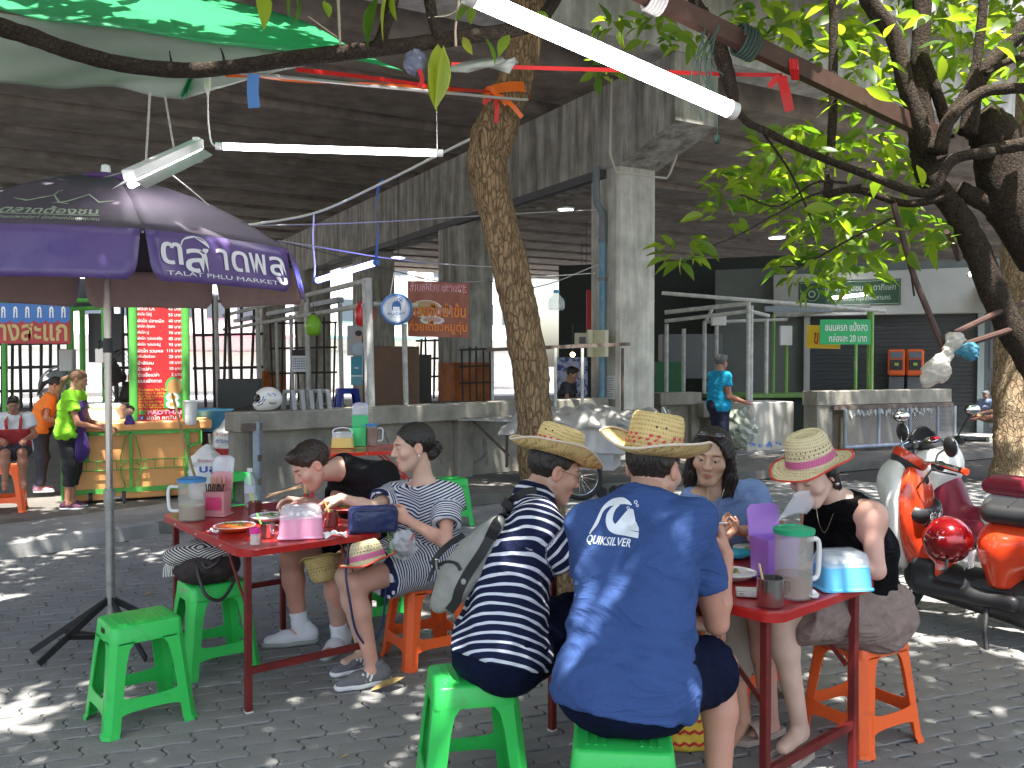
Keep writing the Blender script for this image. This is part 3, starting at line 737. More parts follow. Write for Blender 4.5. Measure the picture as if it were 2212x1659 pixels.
def leaf_mesh(name,Lg=.14,Wd=.055,fold=.25,curl=.25,m=None):
 v=[];f=[];n=5
 prof=[0.04,.70,1.0,.92,.55,0.0]
 for i in range(n+1):
  t=i/n;y=t*Lg;z=-curl*Lg*t*t;w=Wd*.5*prof[i]
  v+=[(-w,y,z+fold*w),(0,y,z),(w,y,z+fold*w)]
 for i in range(n):a=i*3;f+=[[a,a+1,a+4,a+3],[a+1,a+2,a+5,a+4]]
 me=bpy.data.meshes.new(name);me.from_pydata(v,[],f);me.materials.append(m or M_leaf)
 for p in me.polygons:p.use_smooth=True
 return me
LEAF=[leaf_mesh('leaf',.135,.056,.3,.25),leaf_mesh('leaf',.15,.058,.15,.4),leaf_mesh('leaf',.12,.054,.45,.1)]
LEAF_Y=[leaf_mesh('leaf',.17,.06,.3,.15,M_leaf_y)]
def put_leaf(parent,base,direction,roll=0.0,scale=1.0,kinds=LEAF):
 d=Vector(direction).normalized();x=d.cross(Z)
 if x.length<.05:x=Vector((1,0,0))
 x.normalize();z=x.cross(d);M=Matrix((x,d,z)).transposed()@Matrix.Rotation(roll,3,'Y')
 o=bpy.data.objects.new('leaf',random.choice(kinds));COL.objects.link(o)
 o.matrix_basis=Matrix.Translation(base)@M.to_4x4()@Matrix.Scale(scale,4)
 adopt(o,parent);return o
def limb(parent,pxs,Y,w,m,name='branch',n=8,jit=.0,Ys=None,seg=6):
 """pixel polyline with pixel widths -> tapered limb at depth Y"""
 ys=Ys or[Y]*len(pxs);pts=[P(a,b,y)for(a,b),y in zip(pxs,ys)]
 c=bez(pts,seg);ww=lerp_list(w if isinstance(w,(list,tuple))else[w,w],len(c))
 rad=[max(.003,.5*q*p.y/FPX)*(1+random.uniform(-jit,jit))for q,p in zip(ww,c)]
 return MB().tube(c,rad,n).obj(name,m,parent,True,autos=180),c
def knobby_trunk(pts,rad,n=22,seg=14,seed=1):
 c=bez(pts,seg);rr=lerp_list(rad,len(c));rnd=random.Random(seed);v=[];m=len(c)
 ph=[rnd.uniform(0,6.28)for _ in range(6)]
 for i,p in enumerate(c):
  t=(c[min(i+1,m-1)]-c[max(0,i-1)]).normalized();a=(Vector((1,0,0))-t*t.x).normalized();b=t.cross(a)
  for k in range(n):
   an=6.28318*k/n;q=1+.06*math.sin(3*an+ph[0]+i*.12)+.05*math.sin(5*an+ph[1]-i*.2)+.035*math.sin(i*.55+ph[2]+an)+rnd.uniform(-.035,.035)
   v.append(p+(a*math.cos(an)+b*math.sin(an))*rr[i]*q)
 f=[[i*n+k,i*n+(k+1)%n,(i+1)*n+(k+1)%n,(i+1)*n+k]for i in range(m-1)for k in range(n)]+[[(m-1)*n+k for k in range(n)]]
 return v,f
 # tree leaning through the middle
TY=5.65
tp=[(1212,1335),(1200,1250),(1172,1060),(1155,900),(1136,750),(1108,600),(1076,470),(1055,370),(1060,300),(1098,215),(1124,140),(1142,0),(1165,-160),(1200,-330)]
tw=[120,104,84,76,78,76,76,84,92,78,72,78,80,84]
t1=thing('tree','leaning tan-barked tree trunk with a hollow knot rising behind the eaters','tree',tuple(P(1212,1335,TY)*1));t1.location.z=0
tr_pts=[P(a,b,TY)for a,b in tp];tr_pts[0].z=-.02
v,f=knobby_trunk(tr_pts,[w*.5*TY/FPX for w in tw]);trunk1=mk('trunk',v,f,M_bark,t1,True)
mb=MB();kc=P(1050,325,TY)+Vector((-.015,-.115,0))
ring=[kc+Vector((.045*math.cos(a),.022*math.cos(a)*.3-.012,.105*math.sin(a)-.02*math.cos(a)))for a in[6.283*i/18 for i in range(18)]]
mb.tube(ring,.024,8,closed=True).obj('knot_lip',M_bark,trunk1,True,autos=180)
MB().ball(kc+Vector((0,.018,0)),(.036,.022,.085),12,8).obj('knot_hollow',mat('hollow_wood',(.035,.022,.014),.95),trunk1,True)
# its long low bough across the top of the picture
BY=4.05
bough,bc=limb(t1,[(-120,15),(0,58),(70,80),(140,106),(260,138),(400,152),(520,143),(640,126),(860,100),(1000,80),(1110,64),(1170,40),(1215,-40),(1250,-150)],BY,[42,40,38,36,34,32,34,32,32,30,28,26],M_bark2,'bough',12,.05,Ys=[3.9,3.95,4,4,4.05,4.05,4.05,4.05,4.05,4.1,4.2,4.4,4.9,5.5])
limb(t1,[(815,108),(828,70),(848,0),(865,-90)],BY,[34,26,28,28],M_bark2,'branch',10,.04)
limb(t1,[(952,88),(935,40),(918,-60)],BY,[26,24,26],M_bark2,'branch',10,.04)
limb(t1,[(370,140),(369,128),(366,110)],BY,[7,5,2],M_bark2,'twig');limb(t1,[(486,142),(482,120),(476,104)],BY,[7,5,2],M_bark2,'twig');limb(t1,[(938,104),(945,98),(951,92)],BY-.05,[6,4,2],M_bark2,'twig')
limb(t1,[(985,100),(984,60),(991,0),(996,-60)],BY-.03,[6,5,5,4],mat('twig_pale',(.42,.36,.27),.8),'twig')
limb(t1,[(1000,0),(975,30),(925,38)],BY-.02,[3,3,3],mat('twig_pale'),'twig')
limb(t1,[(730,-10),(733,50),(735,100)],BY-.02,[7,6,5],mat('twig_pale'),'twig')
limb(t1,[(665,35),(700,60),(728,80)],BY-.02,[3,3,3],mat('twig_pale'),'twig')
for(x0,y0,x1,y1,k,yl)in[(566,-30,574,45,1.15,1),(600,-25,640,-5,1,0),(640,-20,652,52,1.35,0),(700,2,716,45,.8,0),(640,-40,600,15,1,0),(818,-10,770,92,1.5,0),(838,-15,815,70,1.4,1),(848,-20,842,40,.9,0),(946,95,948,210,1.5,1),(958,98,958,215,1.35,1),(936,130,930,222,1.0,1),(1010,10,985,30,.8,0),(1020,15,1015,60,.9,0),(1045,78,1085,120,1.2,0),(1100,75,1070,130,1.1,0),(1000,80,1015,110,.6,1),(1160,25,1200,45,.8,0)]:
 a=P(x0,y0,BY-.06);b=P(x1,y1,BY-.1);put_leaf(t1,a,b-a+Vector((0,random.uniform(-.02,.02),0)),random.uniform(-1.2,1.2),(b-a).length/.145 if k else 1,LEAF_Y if yl else LEAF)
 # tree at the right: many dark stems, bright back-lit leaves
RY=4.7
t2=thing('tree','dark multi-stemmed tree with bright back-lit leaves beside the scooters','tree',(3.55,RY+.2,0))
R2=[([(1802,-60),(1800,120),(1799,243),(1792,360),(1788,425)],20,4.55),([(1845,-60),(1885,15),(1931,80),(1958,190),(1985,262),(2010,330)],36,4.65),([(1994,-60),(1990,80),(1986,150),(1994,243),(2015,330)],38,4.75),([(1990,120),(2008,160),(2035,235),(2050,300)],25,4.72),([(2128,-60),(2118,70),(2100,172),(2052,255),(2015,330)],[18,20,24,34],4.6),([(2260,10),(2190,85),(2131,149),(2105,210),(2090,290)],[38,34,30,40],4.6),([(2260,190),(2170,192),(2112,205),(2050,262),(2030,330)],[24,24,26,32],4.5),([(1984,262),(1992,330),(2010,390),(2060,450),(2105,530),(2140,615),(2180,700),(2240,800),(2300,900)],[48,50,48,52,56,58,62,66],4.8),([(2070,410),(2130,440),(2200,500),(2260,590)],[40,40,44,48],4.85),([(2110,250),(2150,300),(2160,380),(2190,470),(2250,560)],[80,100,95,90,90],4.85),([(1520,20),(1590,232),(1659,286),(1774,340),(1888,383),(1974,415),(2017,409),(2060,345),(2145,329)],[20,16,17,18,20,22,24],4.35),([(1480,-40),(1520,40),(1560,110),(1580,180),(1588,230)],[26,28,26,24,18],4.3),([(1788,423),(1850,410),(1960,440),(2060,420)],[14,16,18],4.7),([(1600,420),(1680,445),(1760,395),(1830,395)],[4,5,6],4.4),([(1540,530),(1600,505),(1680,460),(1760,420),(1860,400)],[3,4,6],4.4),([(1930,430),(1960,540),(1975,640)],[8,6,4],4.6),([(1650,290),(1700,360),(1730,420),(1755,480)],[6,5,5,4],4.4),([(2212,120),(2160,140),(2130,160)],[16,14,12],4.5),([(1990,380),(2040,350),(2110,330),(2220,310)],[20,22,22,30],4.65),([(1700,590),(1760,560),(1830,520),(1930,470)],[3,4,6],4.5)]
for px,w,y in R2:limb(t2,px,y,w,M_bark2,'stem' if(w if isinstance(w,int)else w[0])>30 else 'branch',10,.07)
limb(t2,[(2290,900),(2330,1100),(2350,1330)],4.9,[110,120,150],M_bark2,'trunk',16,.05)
clusters=[(1640,25,60,12),(1720,90,75,16),(1800,50,75,16),(1880,110,70,15),(2080,90,80,16),(2040,30,60,12),(1860,205,60,12),(2090,220,45,8),(1700,340,75,20),(1640,400,60,15),(1570,400,45,7),(1785,310,60,12),(1880,330,65,14),(1950,370,45,8),(1560,470,40,4),(1470,535,45,8),(1720,450,70,14),(1800,510,85,20),(1890,470,75,18),(1970,500,60,12),(1740,590,60,10),(1850,580,60,11),(2030,500,40,6),(1420,60,50,7),(1300,150,25,4),(1500,90,40,5),(2180,160,45,6),(2190,40,45,6),(1940,20,50,8),(1330,50,35,4)]
extra=[]
for cx,cy,r,n in clusters:
 for i in range(int(n*3.6)):
  a=random.uniform(0,6.283);q=r*math.sqrt(random.random());y=random.uniform(4.35,5.2)if i<n*.9 else random.uniform(4.8,6.2)
  b=P(cx+q*math.cos(a),cy+q*math.sin(a)*.8,y)
  d=Vector((math.cos(a)*.9+random.gauss(0,.4),random.gauss(0,.5),-.12+random.gauss(0,.35)))
  s=random.uniform(.6,1.2)
  if i<n*.9 and len([1]):put_leaf(t2,b,d,random.gauss(0,.6),s)
  else:extra.append((b,d,s))
def leaf_cloud(name,items,parent,m,Lg=.14,Wd=.06,fine=False):
 """many small leaves as one mesh (numpy)"""
 n=len(items);b=np.array([tuple(i[0])for i in items]);d=np.array([tuple(i[1])for i in items]);s=np.array([i[2]for i in items])
 d/=np.linalg.norm(d,axis=1,keepdims=True)+1e-9;x=np.cross(d,np.array([0,0,1.0])+rng.normal(0,.45,(n,3)));x/=np.linalg.norm(x,axis=1,keepdims=True)+1e-9;z=np.cross(x,d)
 loc=np.array([(0,0,0),(-.5,.38,.12),(0,.42,0),(.5,.38,.12),(0,1,-.2)])
 F=np.array([[0,2,1],[0,3,2],[1,2,4],[2,3,4]])
 if fine:loc=np.array([(0,0,0),(-.36,.18,.08),(.36,.18,.08),(-.5,.42,.1),(.5,.42,.1),(-.36,.70,.0),(.36,.70,.0),(0,1,-.2),(0,.42,-.02)]);F=np.array([[8,1,0],[8,0,2],[8,3,1],[8,2,4],[8,5,3],[8,4,6],[8,7,5],[8,6,7]])
 K=len(loc)
 V=b[:,None,:]+(s*Wd)[:,None,None]*loc[None,:,0:1]*x[:,None,:]+(s*Lg)[:,None,None]*loc[None,:,1:2]*d[:,None,:]+(s*Lg)[:,None,None]*loc[None,:,2:3]*z[:,None,:]
 Q=(np.arange(n)[:,None,None]*K+F[None]).reshape(-1,3)
 o=fast_mesh(name,V.reshape(-1,3),Q,m,parent,False);o['kind']='stuff';return o
leaf_cloud('foliage',extra,t2,M_leaf,fine=True)
# high crowns above the picture: they shade the tables and let spots of sun through
def crown(parent,x0,x1,y0,y1,lai,seed):
 r=np.random.default_rng(seed);area=(x1-x0)*(y1-y0);n=int(area*lai/.0105)
 cl=np.stack([r.uniform(x0,x1,n//45),r.uniform(y0,y1,n//45),r.uniform(0,2.6,n//45)],1)
 k=r.integers(0,len(cl),n);T=cl[k]+r.normal(0,1,(n,3))*np.array([.20,.20,.16])
 items=[]
 sx,sy=SUN_DIR.x/SUN_DIR.z,SUN_DIR.y/SUN_DIR.z
 z=4.3+np.abs(T[:,2])
 for _ in range(3):
  X=T[:,0]+sx*z;Y=T[:,1]+sy*z;z=np.maximum(4.0,1.6+.475*np.maximum(Y,0))+np.abs(T[:,2])+.15
 X=T[:,0]+sx*z;Y=T[:,1]+sy*z
 dv=(X-edge0.x)*V_.x+(Y-edge0.y)*V_.y
 keep=dv<-1.1
 for hx,hy,hr in holes:keep&=((T[:,0]-hx)**2+((T[:,1]-hy)*1.0)**2>(hr*(1+.25*np.sin(5*np.arctan2(T[:,1]-hy,T[:,0]-hx))))**2)
 X,Y,z=X[keep],Y[keep],z[keep];D=r.normal(0,1,(len(X),3));D[:,2]=D[:,2]*.35-.25
 leaf_cloud('crown',[((a,b,c),d,s)for a,b,c,d,s in zip(X,Y,z,D,r.uniform(.8,1.4,len(X)))],parent,M_leaf_c,.19,.09)
holes=[(-1.9,5.9,.45),(-3.0,5.7,.5),(-2.4,6.3,.3),(-1.2,6.0,.25),(2.0,5.75,.5),(2.7,5.9,.5),(1.5,5.6,.25),(-2.45,3.75,.33),(-2.9,3.9,.35),(2.95,5.0,.35),(2.5,5.2,.3),(3.2,5.6,.4),(2.1,4.3,.12),(-3.6,5.5,.3),(-1.6,5.0,.12),(2.75,4.5,.14),(2.3,3.9,.07)]
crown(t1,-6.5,1.6,-.5,15,5.2,11)
crown(t2,1.6,9.0,-.5,17.5,3.8,12)
# pale trunk farther along the street
t3=thing('tree','stout pale-barked tree trunk standing on the footpath behind the scooters','tree',(P(2196,900,11.5).x,11.5,0))
v,f=knobby_trunk([Vector((P(2196,900,11.5).x+dx,11.5,z))for dx,z in((.04,-.02),(.02,.5),(0,1.2),(.03,2.4),(.1,3.6),(.2,5.2),(.3,6.6))],[.36,.31,.28,.27,.26,.24,.2],seed=4);mk('trunk',v,f,M_bark3,t3,True)
it=[]
for i in range(900):
 c=Vector((t3.location.x+.3+random.gauss(0,1.1),11.2+random.gauss(0,.7),6.6+random.gauss(0,.7)))
 if(c-edge0).dot(V_)<-.8:it.append((c,Vector((random.gauss(0,1),random.gauss(0,1),-.4)),random.uniform(.8,1.5)))
leaf_cloud('crown',it,t3,M_leaf,.19,.09)
# fallen leaves
M_dry=mat('dry_leaf',(.38,.27,.10),.7,noise=.4,nscale=40)
for(px,py,s,a,lab)in[(800,1494,1.15,.3,'large yellowed fallen leaf by the grey sneaker'),(310,1288,.45,1.0,'small brown fallen leaf on pavers near the umbrella pole'),(735,1640,.25,.5,'tiny yellow-green leaf on the bare pavers'),(265,1412,.55,2.4,'dry brown leaf beside the umbrella foot'),(745,1432,.5,.2,'orange fallen leaf beside the white sneaker')]:
 me=leaf_mesh('fallen_leaf',.15*s,.065*s,.5,-.25,M_dry);o=bpy.data.objects.new('fallen_leaf',me);COL.objects.link(o);o.location=G(px,py)+Z*.004;o.rotation_euler=(.05,.05,a-1.57);tag(o,lab,'leaf')
 # ==== overhead: tarpaulin, steel beam, lamps, cords, ribbons
def tarp_mat(name,c,tl):
 m=mat(name,c,.45,translucent=tl,noise=.15,nscale=5,bump=.15,bscale=9);return m
M_tarpg=tarp_mat('green_tarp',(.08,.55,.26),.6);M_tarpw=tarp_mat('tarp_underside',(.58,.62,.57),.5)
tp_=thing('tarpaulin','green tarpaulin slung over the bough with its pale underside showing','tarpaulin',tuple(P(350,60,3.9)))
def quad_sheet(a,b,c,d,sag,seed):
 def fn(u,v):
  p=(a*(1-u)+b*u)*(1-v)+(d*(1-u)+c*u)*v
  w=math.sin(u*9+seed)*.016+math.sin(v*5+u*14+seed*2)*.014+math.sin(u*21-v*9)*.004
  return p+Vector((0,w,-sag*math.sin(math.pi*u)*math.sin(math.pi*v)+w))
 return fn
v,f=sheet_thick(quad_sheet(P(-120,6,4.16),P(870,150,4.25),P(640,40,5.2),P(-120,-150,5.2),.02,1),30,12,.003);mk('top_sheet',v,f,M_tarpg,tp_,True)
v,f=sheet_thick(quad_sheet(P(-120,168,4.7),P(400,208,4.5),P(700,126,4.32),P(-120,6,4.2),.03,2),30,12,.003);mk('folded_edge',v,f,M_tarpw,tp_,True)
v,f=sheet_thick(quad_sheet(P(388,208,4.44),P(404,206,4.44),P(417,172,4.4),P(408,166,4.4),.0,2),4,4,.004);mk('hem',v,f,mat('green_tarp'),tp_,True)
v,f=sheet_thick(quad_sheet(P(920,153,4.15),P(1100,152,4.15),P(1120,128,4.12),P(1085,128,4.12),.0,2),4,4,.003);mk('corner_flap',v,f,M_tarpw,tp_,True)
M_rustbeam=mat('red_oxide_steel',(.075,.035,.026),.55,noise=.35,nscale=12)
bm=thing('steel_beam','dark red-brown steel tube slung through the branches with rope lashings','beam',tuple(P(1700,140,4.4)))
b0,b1=P(1370,-25,4.0),P(2030,295,4.75)
mb=MB();mb.frame_box(b0,b1,.05,.085);mb.obj('tube',M_rustbeam,bm)
M_rope_w=mat('white_rope',(.55,.53,.52),.7);M_rope_g=mat('dark_green_rope',(.02,.045,.035),.8)
def wrap(t0,n,r,pitch,m,name):
 d=(b1-b0).normalized();c=b0+(b1-b0)*t0;s=d.cross(Z).normalized();u=s.cross(d);pts=[]
 for i in range(n*12+1):
  a=6.283*i/12;pts.append(c+d*(i/12*pitch)+s*r*.8*math.cos(a)+u*r*math.sin(a))
 return MB().tube(pts,.008,6).obj(name,m,bm,True)
wrap(.035,5,.066,.017,M_rope_w,'white_lashing');wrap(.30,5,.075,.02,M_rope_g,'green_lashing')
rr=random.Random(9)
for k in range(7):
 a=P(1535+rr.uniform(-25,25),80+rr.uniform(-30,30),4.1);b=P(1545+rr.uniform(-40,40),190+rr.uniform(-50,90),4.15)
 MB().tube(bez([a,(a+b)/2+Vector((rr.uniform(-.07,.07),0,rr.uniform(-.05,.05))),b],6),.004,5).obj('loose_cord',M_rope_g,bm,True)
MB().ball(P(1549,300,4.15),(.02,.02,.024),8,6).obj('cord_knot',M_rope_g,bm,True)
MB().tube([P(1551,190,4.15),P(1549,300,4.15)],.004,5).obj('hanging_cord',M_rope_g,bm)
def cord(name,label,pts,r,m,cat='wire',sm=8,n=6):
 return tag(MB().tube(bez(pts,sm)if len(pts)>2 else[Vector(p)for p in pts],r,n).obj(name,m,smooth=True),label,cat)
M_tube=mat('lit_tube',(1.0,.97,1.0),.4,emit=7.0);M_tube_b=mat('blue_lit_tube',(.16,.17,1.0),.4,emit=14.0);M_cap=mat('white_plastic',(.78,.78,.78),.4);M_bluecap=mat('blue_plastic',(.05,.16,.55),.4)
def lamp_tube(a,b,r,label,m=M_tube,capm=None,name='tube_light'):
 a,b=Vector(a),Vector(b);d=(b-a).normalized();t=thing(name,label,'lamp',tuple((a+b)/2))
 MB().tube([a+d*.035,b-d*.035],r,14).obj('lit_tube',m,t,True)
 MB().tube([a,a+d*.04],r*1.08,14).obj('end_cap',capm or M_cap,t,True);MB().tube([b-d*.04,b],r*1.08,14).obj('end_cap',capm or M_cap,t,True);return t
lamp_tube(P(1008,-14,3.35),P(1588,241,3.95),.037,'thick glowing tube lamp hung diagonally across the tree trunk',capm=M_cap)
lt=lamp_tube(P(466,316,4.6),P(957,331,4.75),.019,'level glowing tube lamp hanging below the bough')
M_wire_w=mat('white_cable',(.68,.68,.64),.5);M_wire_d=mat('dark_cable',(.06,.06,.06),.6);M_wire_g=mat('grey_cable',(.38,.37,.36),.6);M_wire_s=mat('silver_wire',(.5,.5,.5),.4,.6)
pl=thing('power_lead','white lead with a pale inline plug hanging from the bough','cable',tuple(P(448,195,4.4)))
MB().tube(bez([P(448,165,4.2),P(449,205,4.3),P(450,260,4.45),P(456,305,4.55),P(466,316,4.6)],8),.005,6).obj('cable',M_wire_w,pl,True)
MB().tube([P(448,166,4.2),P(448,190,4.2),P(449,204,4.2)],[.017,.017,.006],8).obj('plug',mat('pale_green_plug',(.62,.68,.55),.5),pl,True)
cord('hanging_wire','thin wire holding up the right end of the level tube lamp',[P(943,205,4.3),P(945,328,4.75)],.0025,M_wire_s)
# batten lamp over the umbrella
ba_,bb_=P(278,392,4.0),P(428,322,4.7)
bt=thing('batten_light','white batten lamp with reflector hanging on two cords over the umbrella','lamp',tuple((ba_+bb_)/2))
mb=MB();mb.frame_box(ba_+Z*.03,bb_+Z*.03,.06,.045);mb.obj('housing',M_cap,bt)
mb=MB();sd=(bb_-ba_).normalized().cross(Z).normalized();mb.add([ba_-sd*.03,ba_-sd*.085-Z*.035,bb_-sd*.085-Z*.035,bb_-sd*.03,ba_+sd*.03,ba_+sd*.085-Z*.035,bb_+sd*.085-Z*.035,bb_+sd*.03],[[0,1,2,3],[4,7,6,5]]);mb.obj('reflector',mat('reflector_grey',(.35,.35,.36),.4,.4),bt)
MB().tube([ba_-Z*.015+sd*.01,bb_-Z*.015+sd*.01],.017,12).obj('lit_tube',M_tube,bt,True)
MB().box(bb_+Z*.012,(.07,.03,.09),math.atan2((bb_-ba_).y,(bb_-ba_).x)).obj('lamp_holder',M_cap,bt)
for a,px in((.22,324),(.62,355)):
 p_=ba_*(1-a)+bb_*a;q_=P(px,200,p_.y);MB().tube([p_+Z*.05,q_],.006,6).obj('cord',mat('speckled_cord',(.55,.52,.48),.8,noise=.5,nscale=120),bt,True)
mb=MB();mb.lathe([(.0,.012),(.09,.0),(.085,-.004),(0,.004)],P(405,345,5.2),20);tag(mb.obj('shade_disc',M_cap,smooth=True),'small round white lamp shade behind the batten lamp','lamp')
# blue lamp in the market
lamp_tube(P(681,607,8.3),P(816,566,7.6),.026,'blue glowing tube lamp slung over the market stalls',M_tube_b,M_bluecap)
M_blueplastic=mat('blue_raffia',(.04,.13,.50),.5)
cord('hanging_cable','wavy white cable holding the blue lamp',[P(678,463,8.0),P(676,520,8.1),P(680,570,8.2),P(679,603,8.3)],.008,M_wire_w)
def ribbon(name,label,pts,w,m,parent=None,tw=0.0,nrm=(0,-1,0)):
 c=bez(pts,8);n_=len(c);L0=[];R0=[]
 for i,p in enumerate(c):
  t=(c[min(i+1,n_-1)]-c[max(0,i-1)]).normalized();s=t.cross(Vector(nrm)).normalized();a=tw*i/n_;nn=s.cross(t)
  s=s*math.cos(a)+nn*math.sin(a);L0.append(p+s*w/2);R0.append(p-s*w/2)
 t_=Vector(nrm)*.0008;V=L0+R0+[q-t_ for q in L0]+[q-t_ for q in R0];f=[]
 for i in range(n_-1):
  f+=[[i,i+1,n_+i+1,n_+i],[2*n_+i,3*n_+i,3*n_+i+1,2*n_+i+1]]
 o=mk(name,V,f,m,parent,True)
 return o if parent else tag(o,label,'ribbon')
M_red=mat('red_ribbon',(.62,.02,.02),.4,translucent=.25);M_or=mat('orange_ribbon',(.85,.17,.015),.4,translucent=.25)
ribbon('blue_strip','blue plastic strip hanging from the bough',[P(548,160,4.05),P(546,195,4.05),P(549,233,4.05)],.055,mat('blue_net',(.07,.2,.5),.6))
ribbon('blue_string','long knotted blue plastic string tied to the cable',[P(826,390,7.4),P(818,405,7.4),P(813,440,7.45),P(816,500,7.5),P(812,563,7.6)],.03,M_blueplastic,tw=3)
ribbon('blue_string','small bow of blue string where the cable sags',[P(828,388,7.4),P(820,398,7.38),P(813,402,7.4)],.03,M_blueplastic)
cord('overhead_cable','pale overhead cable rising from the umbrella to the leaning trunk',[P(525,488,7.5),P(680,460,7.45),P(820,398,7.2),P(960,328,6.5),P(1034,292,5.8)],.011,M_wire_w)
cord('overhead_wire','thin wire stretched below the pale overhead cable',[P(530,488,8),P(800,480,8.2),P(1110,462,8.6),P(1290,453,12.8)],.005,M_wire_g)
cord('overhead_wire','sagging wire running past the blue lamp to the trunk',[P(600,520,8),P(700,535,8),P(820,555,8),P(950,570,8),P(1090,578,8)],.006,M_wire_g)
cord('overhead_wire','drooping dark wire above the stall frames',[P(590,518,9),P(700,545,9.5),P(850,585,10),P(1000,610,11),P(1280,590,12.8)],.006,M_wire_d)
cord('guy_line','thin line from the umbrella top to the batten lamp',[P(190,393,4.7),P(270,370,4.6),P(350,338,4.5)],.0035,M_wire_g)
cord('guy_line','thin line slanting from the batten lamp down to the canopy edge',[P(352,362,4.5),P(430,425,4.6),P(500,490,4.8)],.0035,M_wire_g)
ribbon('red_ribbon','tight red ribbon running from the trunk to the steel beam',[P(975,139,4.2),P(1140,146,4.25),P(1350,152,4.3),P(1560,160,4.35),P(1690,162,4.38)],.02,M_red)
rk=thing('ribbon_knot','red ribbon knotted round the steel beam with two hanging tails','ribbon',tuple(P(1705,150,4.35)))
for k in range(4):MB().tube([P(1706+k*5,128,4.32),P(1708+k*5,150,4.30),P(1712+k*4,172,4.34)],.006,6).obj('wrap',M_red,rk,True)
ribbon('tail','',[P(1684,162,4.3),P(1672,175,4.3),P(1662,188,4.3)],.03,M_red,rk);ribbon('tail','',[P(1688,165,4.3),P(1698,205,4.29),P(1706,240,4.3)],.05,M_red,rk)
ribbon('red_ribbon','red ribbon slanting under the bough to the trunk knot',[P(640,150,4.1),P(800,168,4.4),P(960,190,4.8),P(1060,198,5.45)],.022,M_red)
ribbon('orange_ribbon','twisted orange ribbon slanting under the bough',[P(485,161,4.1),P(640,172,4.4),P(800,183,4.7),P(1050,200,5.45)],.026,M_or,tw=8)
cord('steel_rod','thin grey rod running under the bough past the trunk',[P(510,156,4.1),P(800,185,4.7),P(1100,213,5.4),P(1140,215,5.5)],.009,M_wire_g)
MB()
ok=thing('ribbon_wrap','orange ribbon wound round the leaning trunk and tied in a bow','ribbon',tuple(P(1090,205,TY-.15)))
tc_=P(1094,207,TY)
for k in range(3):
 ring=[tc_+Vector((.155*math.cos(a),.15*math.sin(a),.03-.02*k+.02*math.cos(a)))for a in[6.283*i/24 for i in range(24)]]
 mb=MB();n_=24;mb.add([p+Z*.012 for p in ring]+[p-Z*.012 for p in ring],[[i,n_+i,n_+(i+1)%n_,(i+1)%n_]for i in range(n_)]);mb.obj('wrap',M_or,ok)
kp=P(1068,205,TY-.2)
for q,m_ in(((-18,-14),M_or),((-24,20),M_red),((26,22),M_or),((4,60),M_red),((60,48),M_or)):
 e=P(1068+q[0],205+q[1],TY-.2);ribbon('tail','',[kp,(kp+e)/2+Vector((.01,-.02,.01)),e],.028,m_,ok)
bag=thing('plastic_scrap','crumpled dark plastic bag tied under the bough','plastic bag',tuple(P(895,135,4.0)))
def crumple(c,r,seed,m,parent,name,n=14,k=10,amp=.35):
 rd_=random.Random(seed);mb=MB();mb.ball(c,r,n,k);rr_=[(rd_.uniform(-1,1),rd_.uniform(-1,1),rd_.uniform(-1,1),rd_.uniform(4,11))for _ in range(9)]
 mr_=max(r)if isinstance(r,(tuple,list))else r
 for v_ in mb.v:
  q=(v_-Vector(c))/mr_;d_=sum(abs(math.sin(f_*(a_*q.x+b_*q.y+c_*q.z)+f_))for a_,b_,c_,f_ in rr_)/9-.55;v_+=q*mr_*amp*d_*2
 return mb.obj(name,m,parent,False)
crumple(P(897,135,4.0),(.05,.03,.055),4,mat('dark_plastic',(.12,.13,.2),.25),bag,'film');ribbon('tie','',[P(905,150,3.97),P(912,170,3.97),P(906,190,3.97)],.02,M_red,bag)
# bags on the stakes at the right
st=thing('stake','slim rusty stake propped in the right-hand tree with bags tied to its foot','stake',tuple(P(2042,765,4.5)))
MB().tube([P(1930,440,4.5),P(1975,600,4.5),P(2044,768,4.5)],.017,8).obj('rod',M_rustbeam,st,True)
for lab,a,b,w in(('second rusty stake leaning behind the tied plastic bags',(2046,500),(2070,560),12),('upper dark prop running right from the tied plastic bags',(2062,720),(2260,640),14),('lower dark prop running right from the tied plastic bags',(2060,752),(2300,690),14)):
 t_=P(*a,4.6);e=P(*b,4.9);tag(MB().tube([t_,(t_+e)/2+Z*.02,e],w*.5*4.6/FPX,8).obj('prop_stick',M_rustbeam,smooth=True),lab,'stake')
pb=thing('tied_bag','white plastic carrier bag tied to the rusty stake','plastic bag',tuple(P(2020,800,4.45)))
M_film=mat('white_film',(.66,.63,.58),.35,translucent=.4)
q0,q1,q2,q3=[np.array(P(*q,4.46))for q in((2046,762),(2024,800),(2002,824),(2062,735))]
sdf_obj('bag',lambda p:smin(smin(cone(p,q0,q1,.022,.055),cone(p,q1,q2,.055,.030),.05),cone(p,q0,q3,.02,.045),.03)+.006*wob(p,55,2)+.004*wob(p,110,4),q1-.3,q1+.3,.006,M_film,pb,1)
pb=thing('tied_bag','torn blue plastic bag knotted beside the white bag on the stake','plastic bag',tuple(P(2075,760,4.45)))
q4,q5=np.array(P(2052,752,4.48)),np.array(P(2096,760,4.5));sdf_obj('bag',lambda p:cone(p,q4,q5,.018,.045)+.006*wob(p,60,1)+.005*wob(p,120,3),q4-.25,q4+.25,.006,mat('blue_film',(.08,.28,.40),.35,translucent=.3),pb,1)
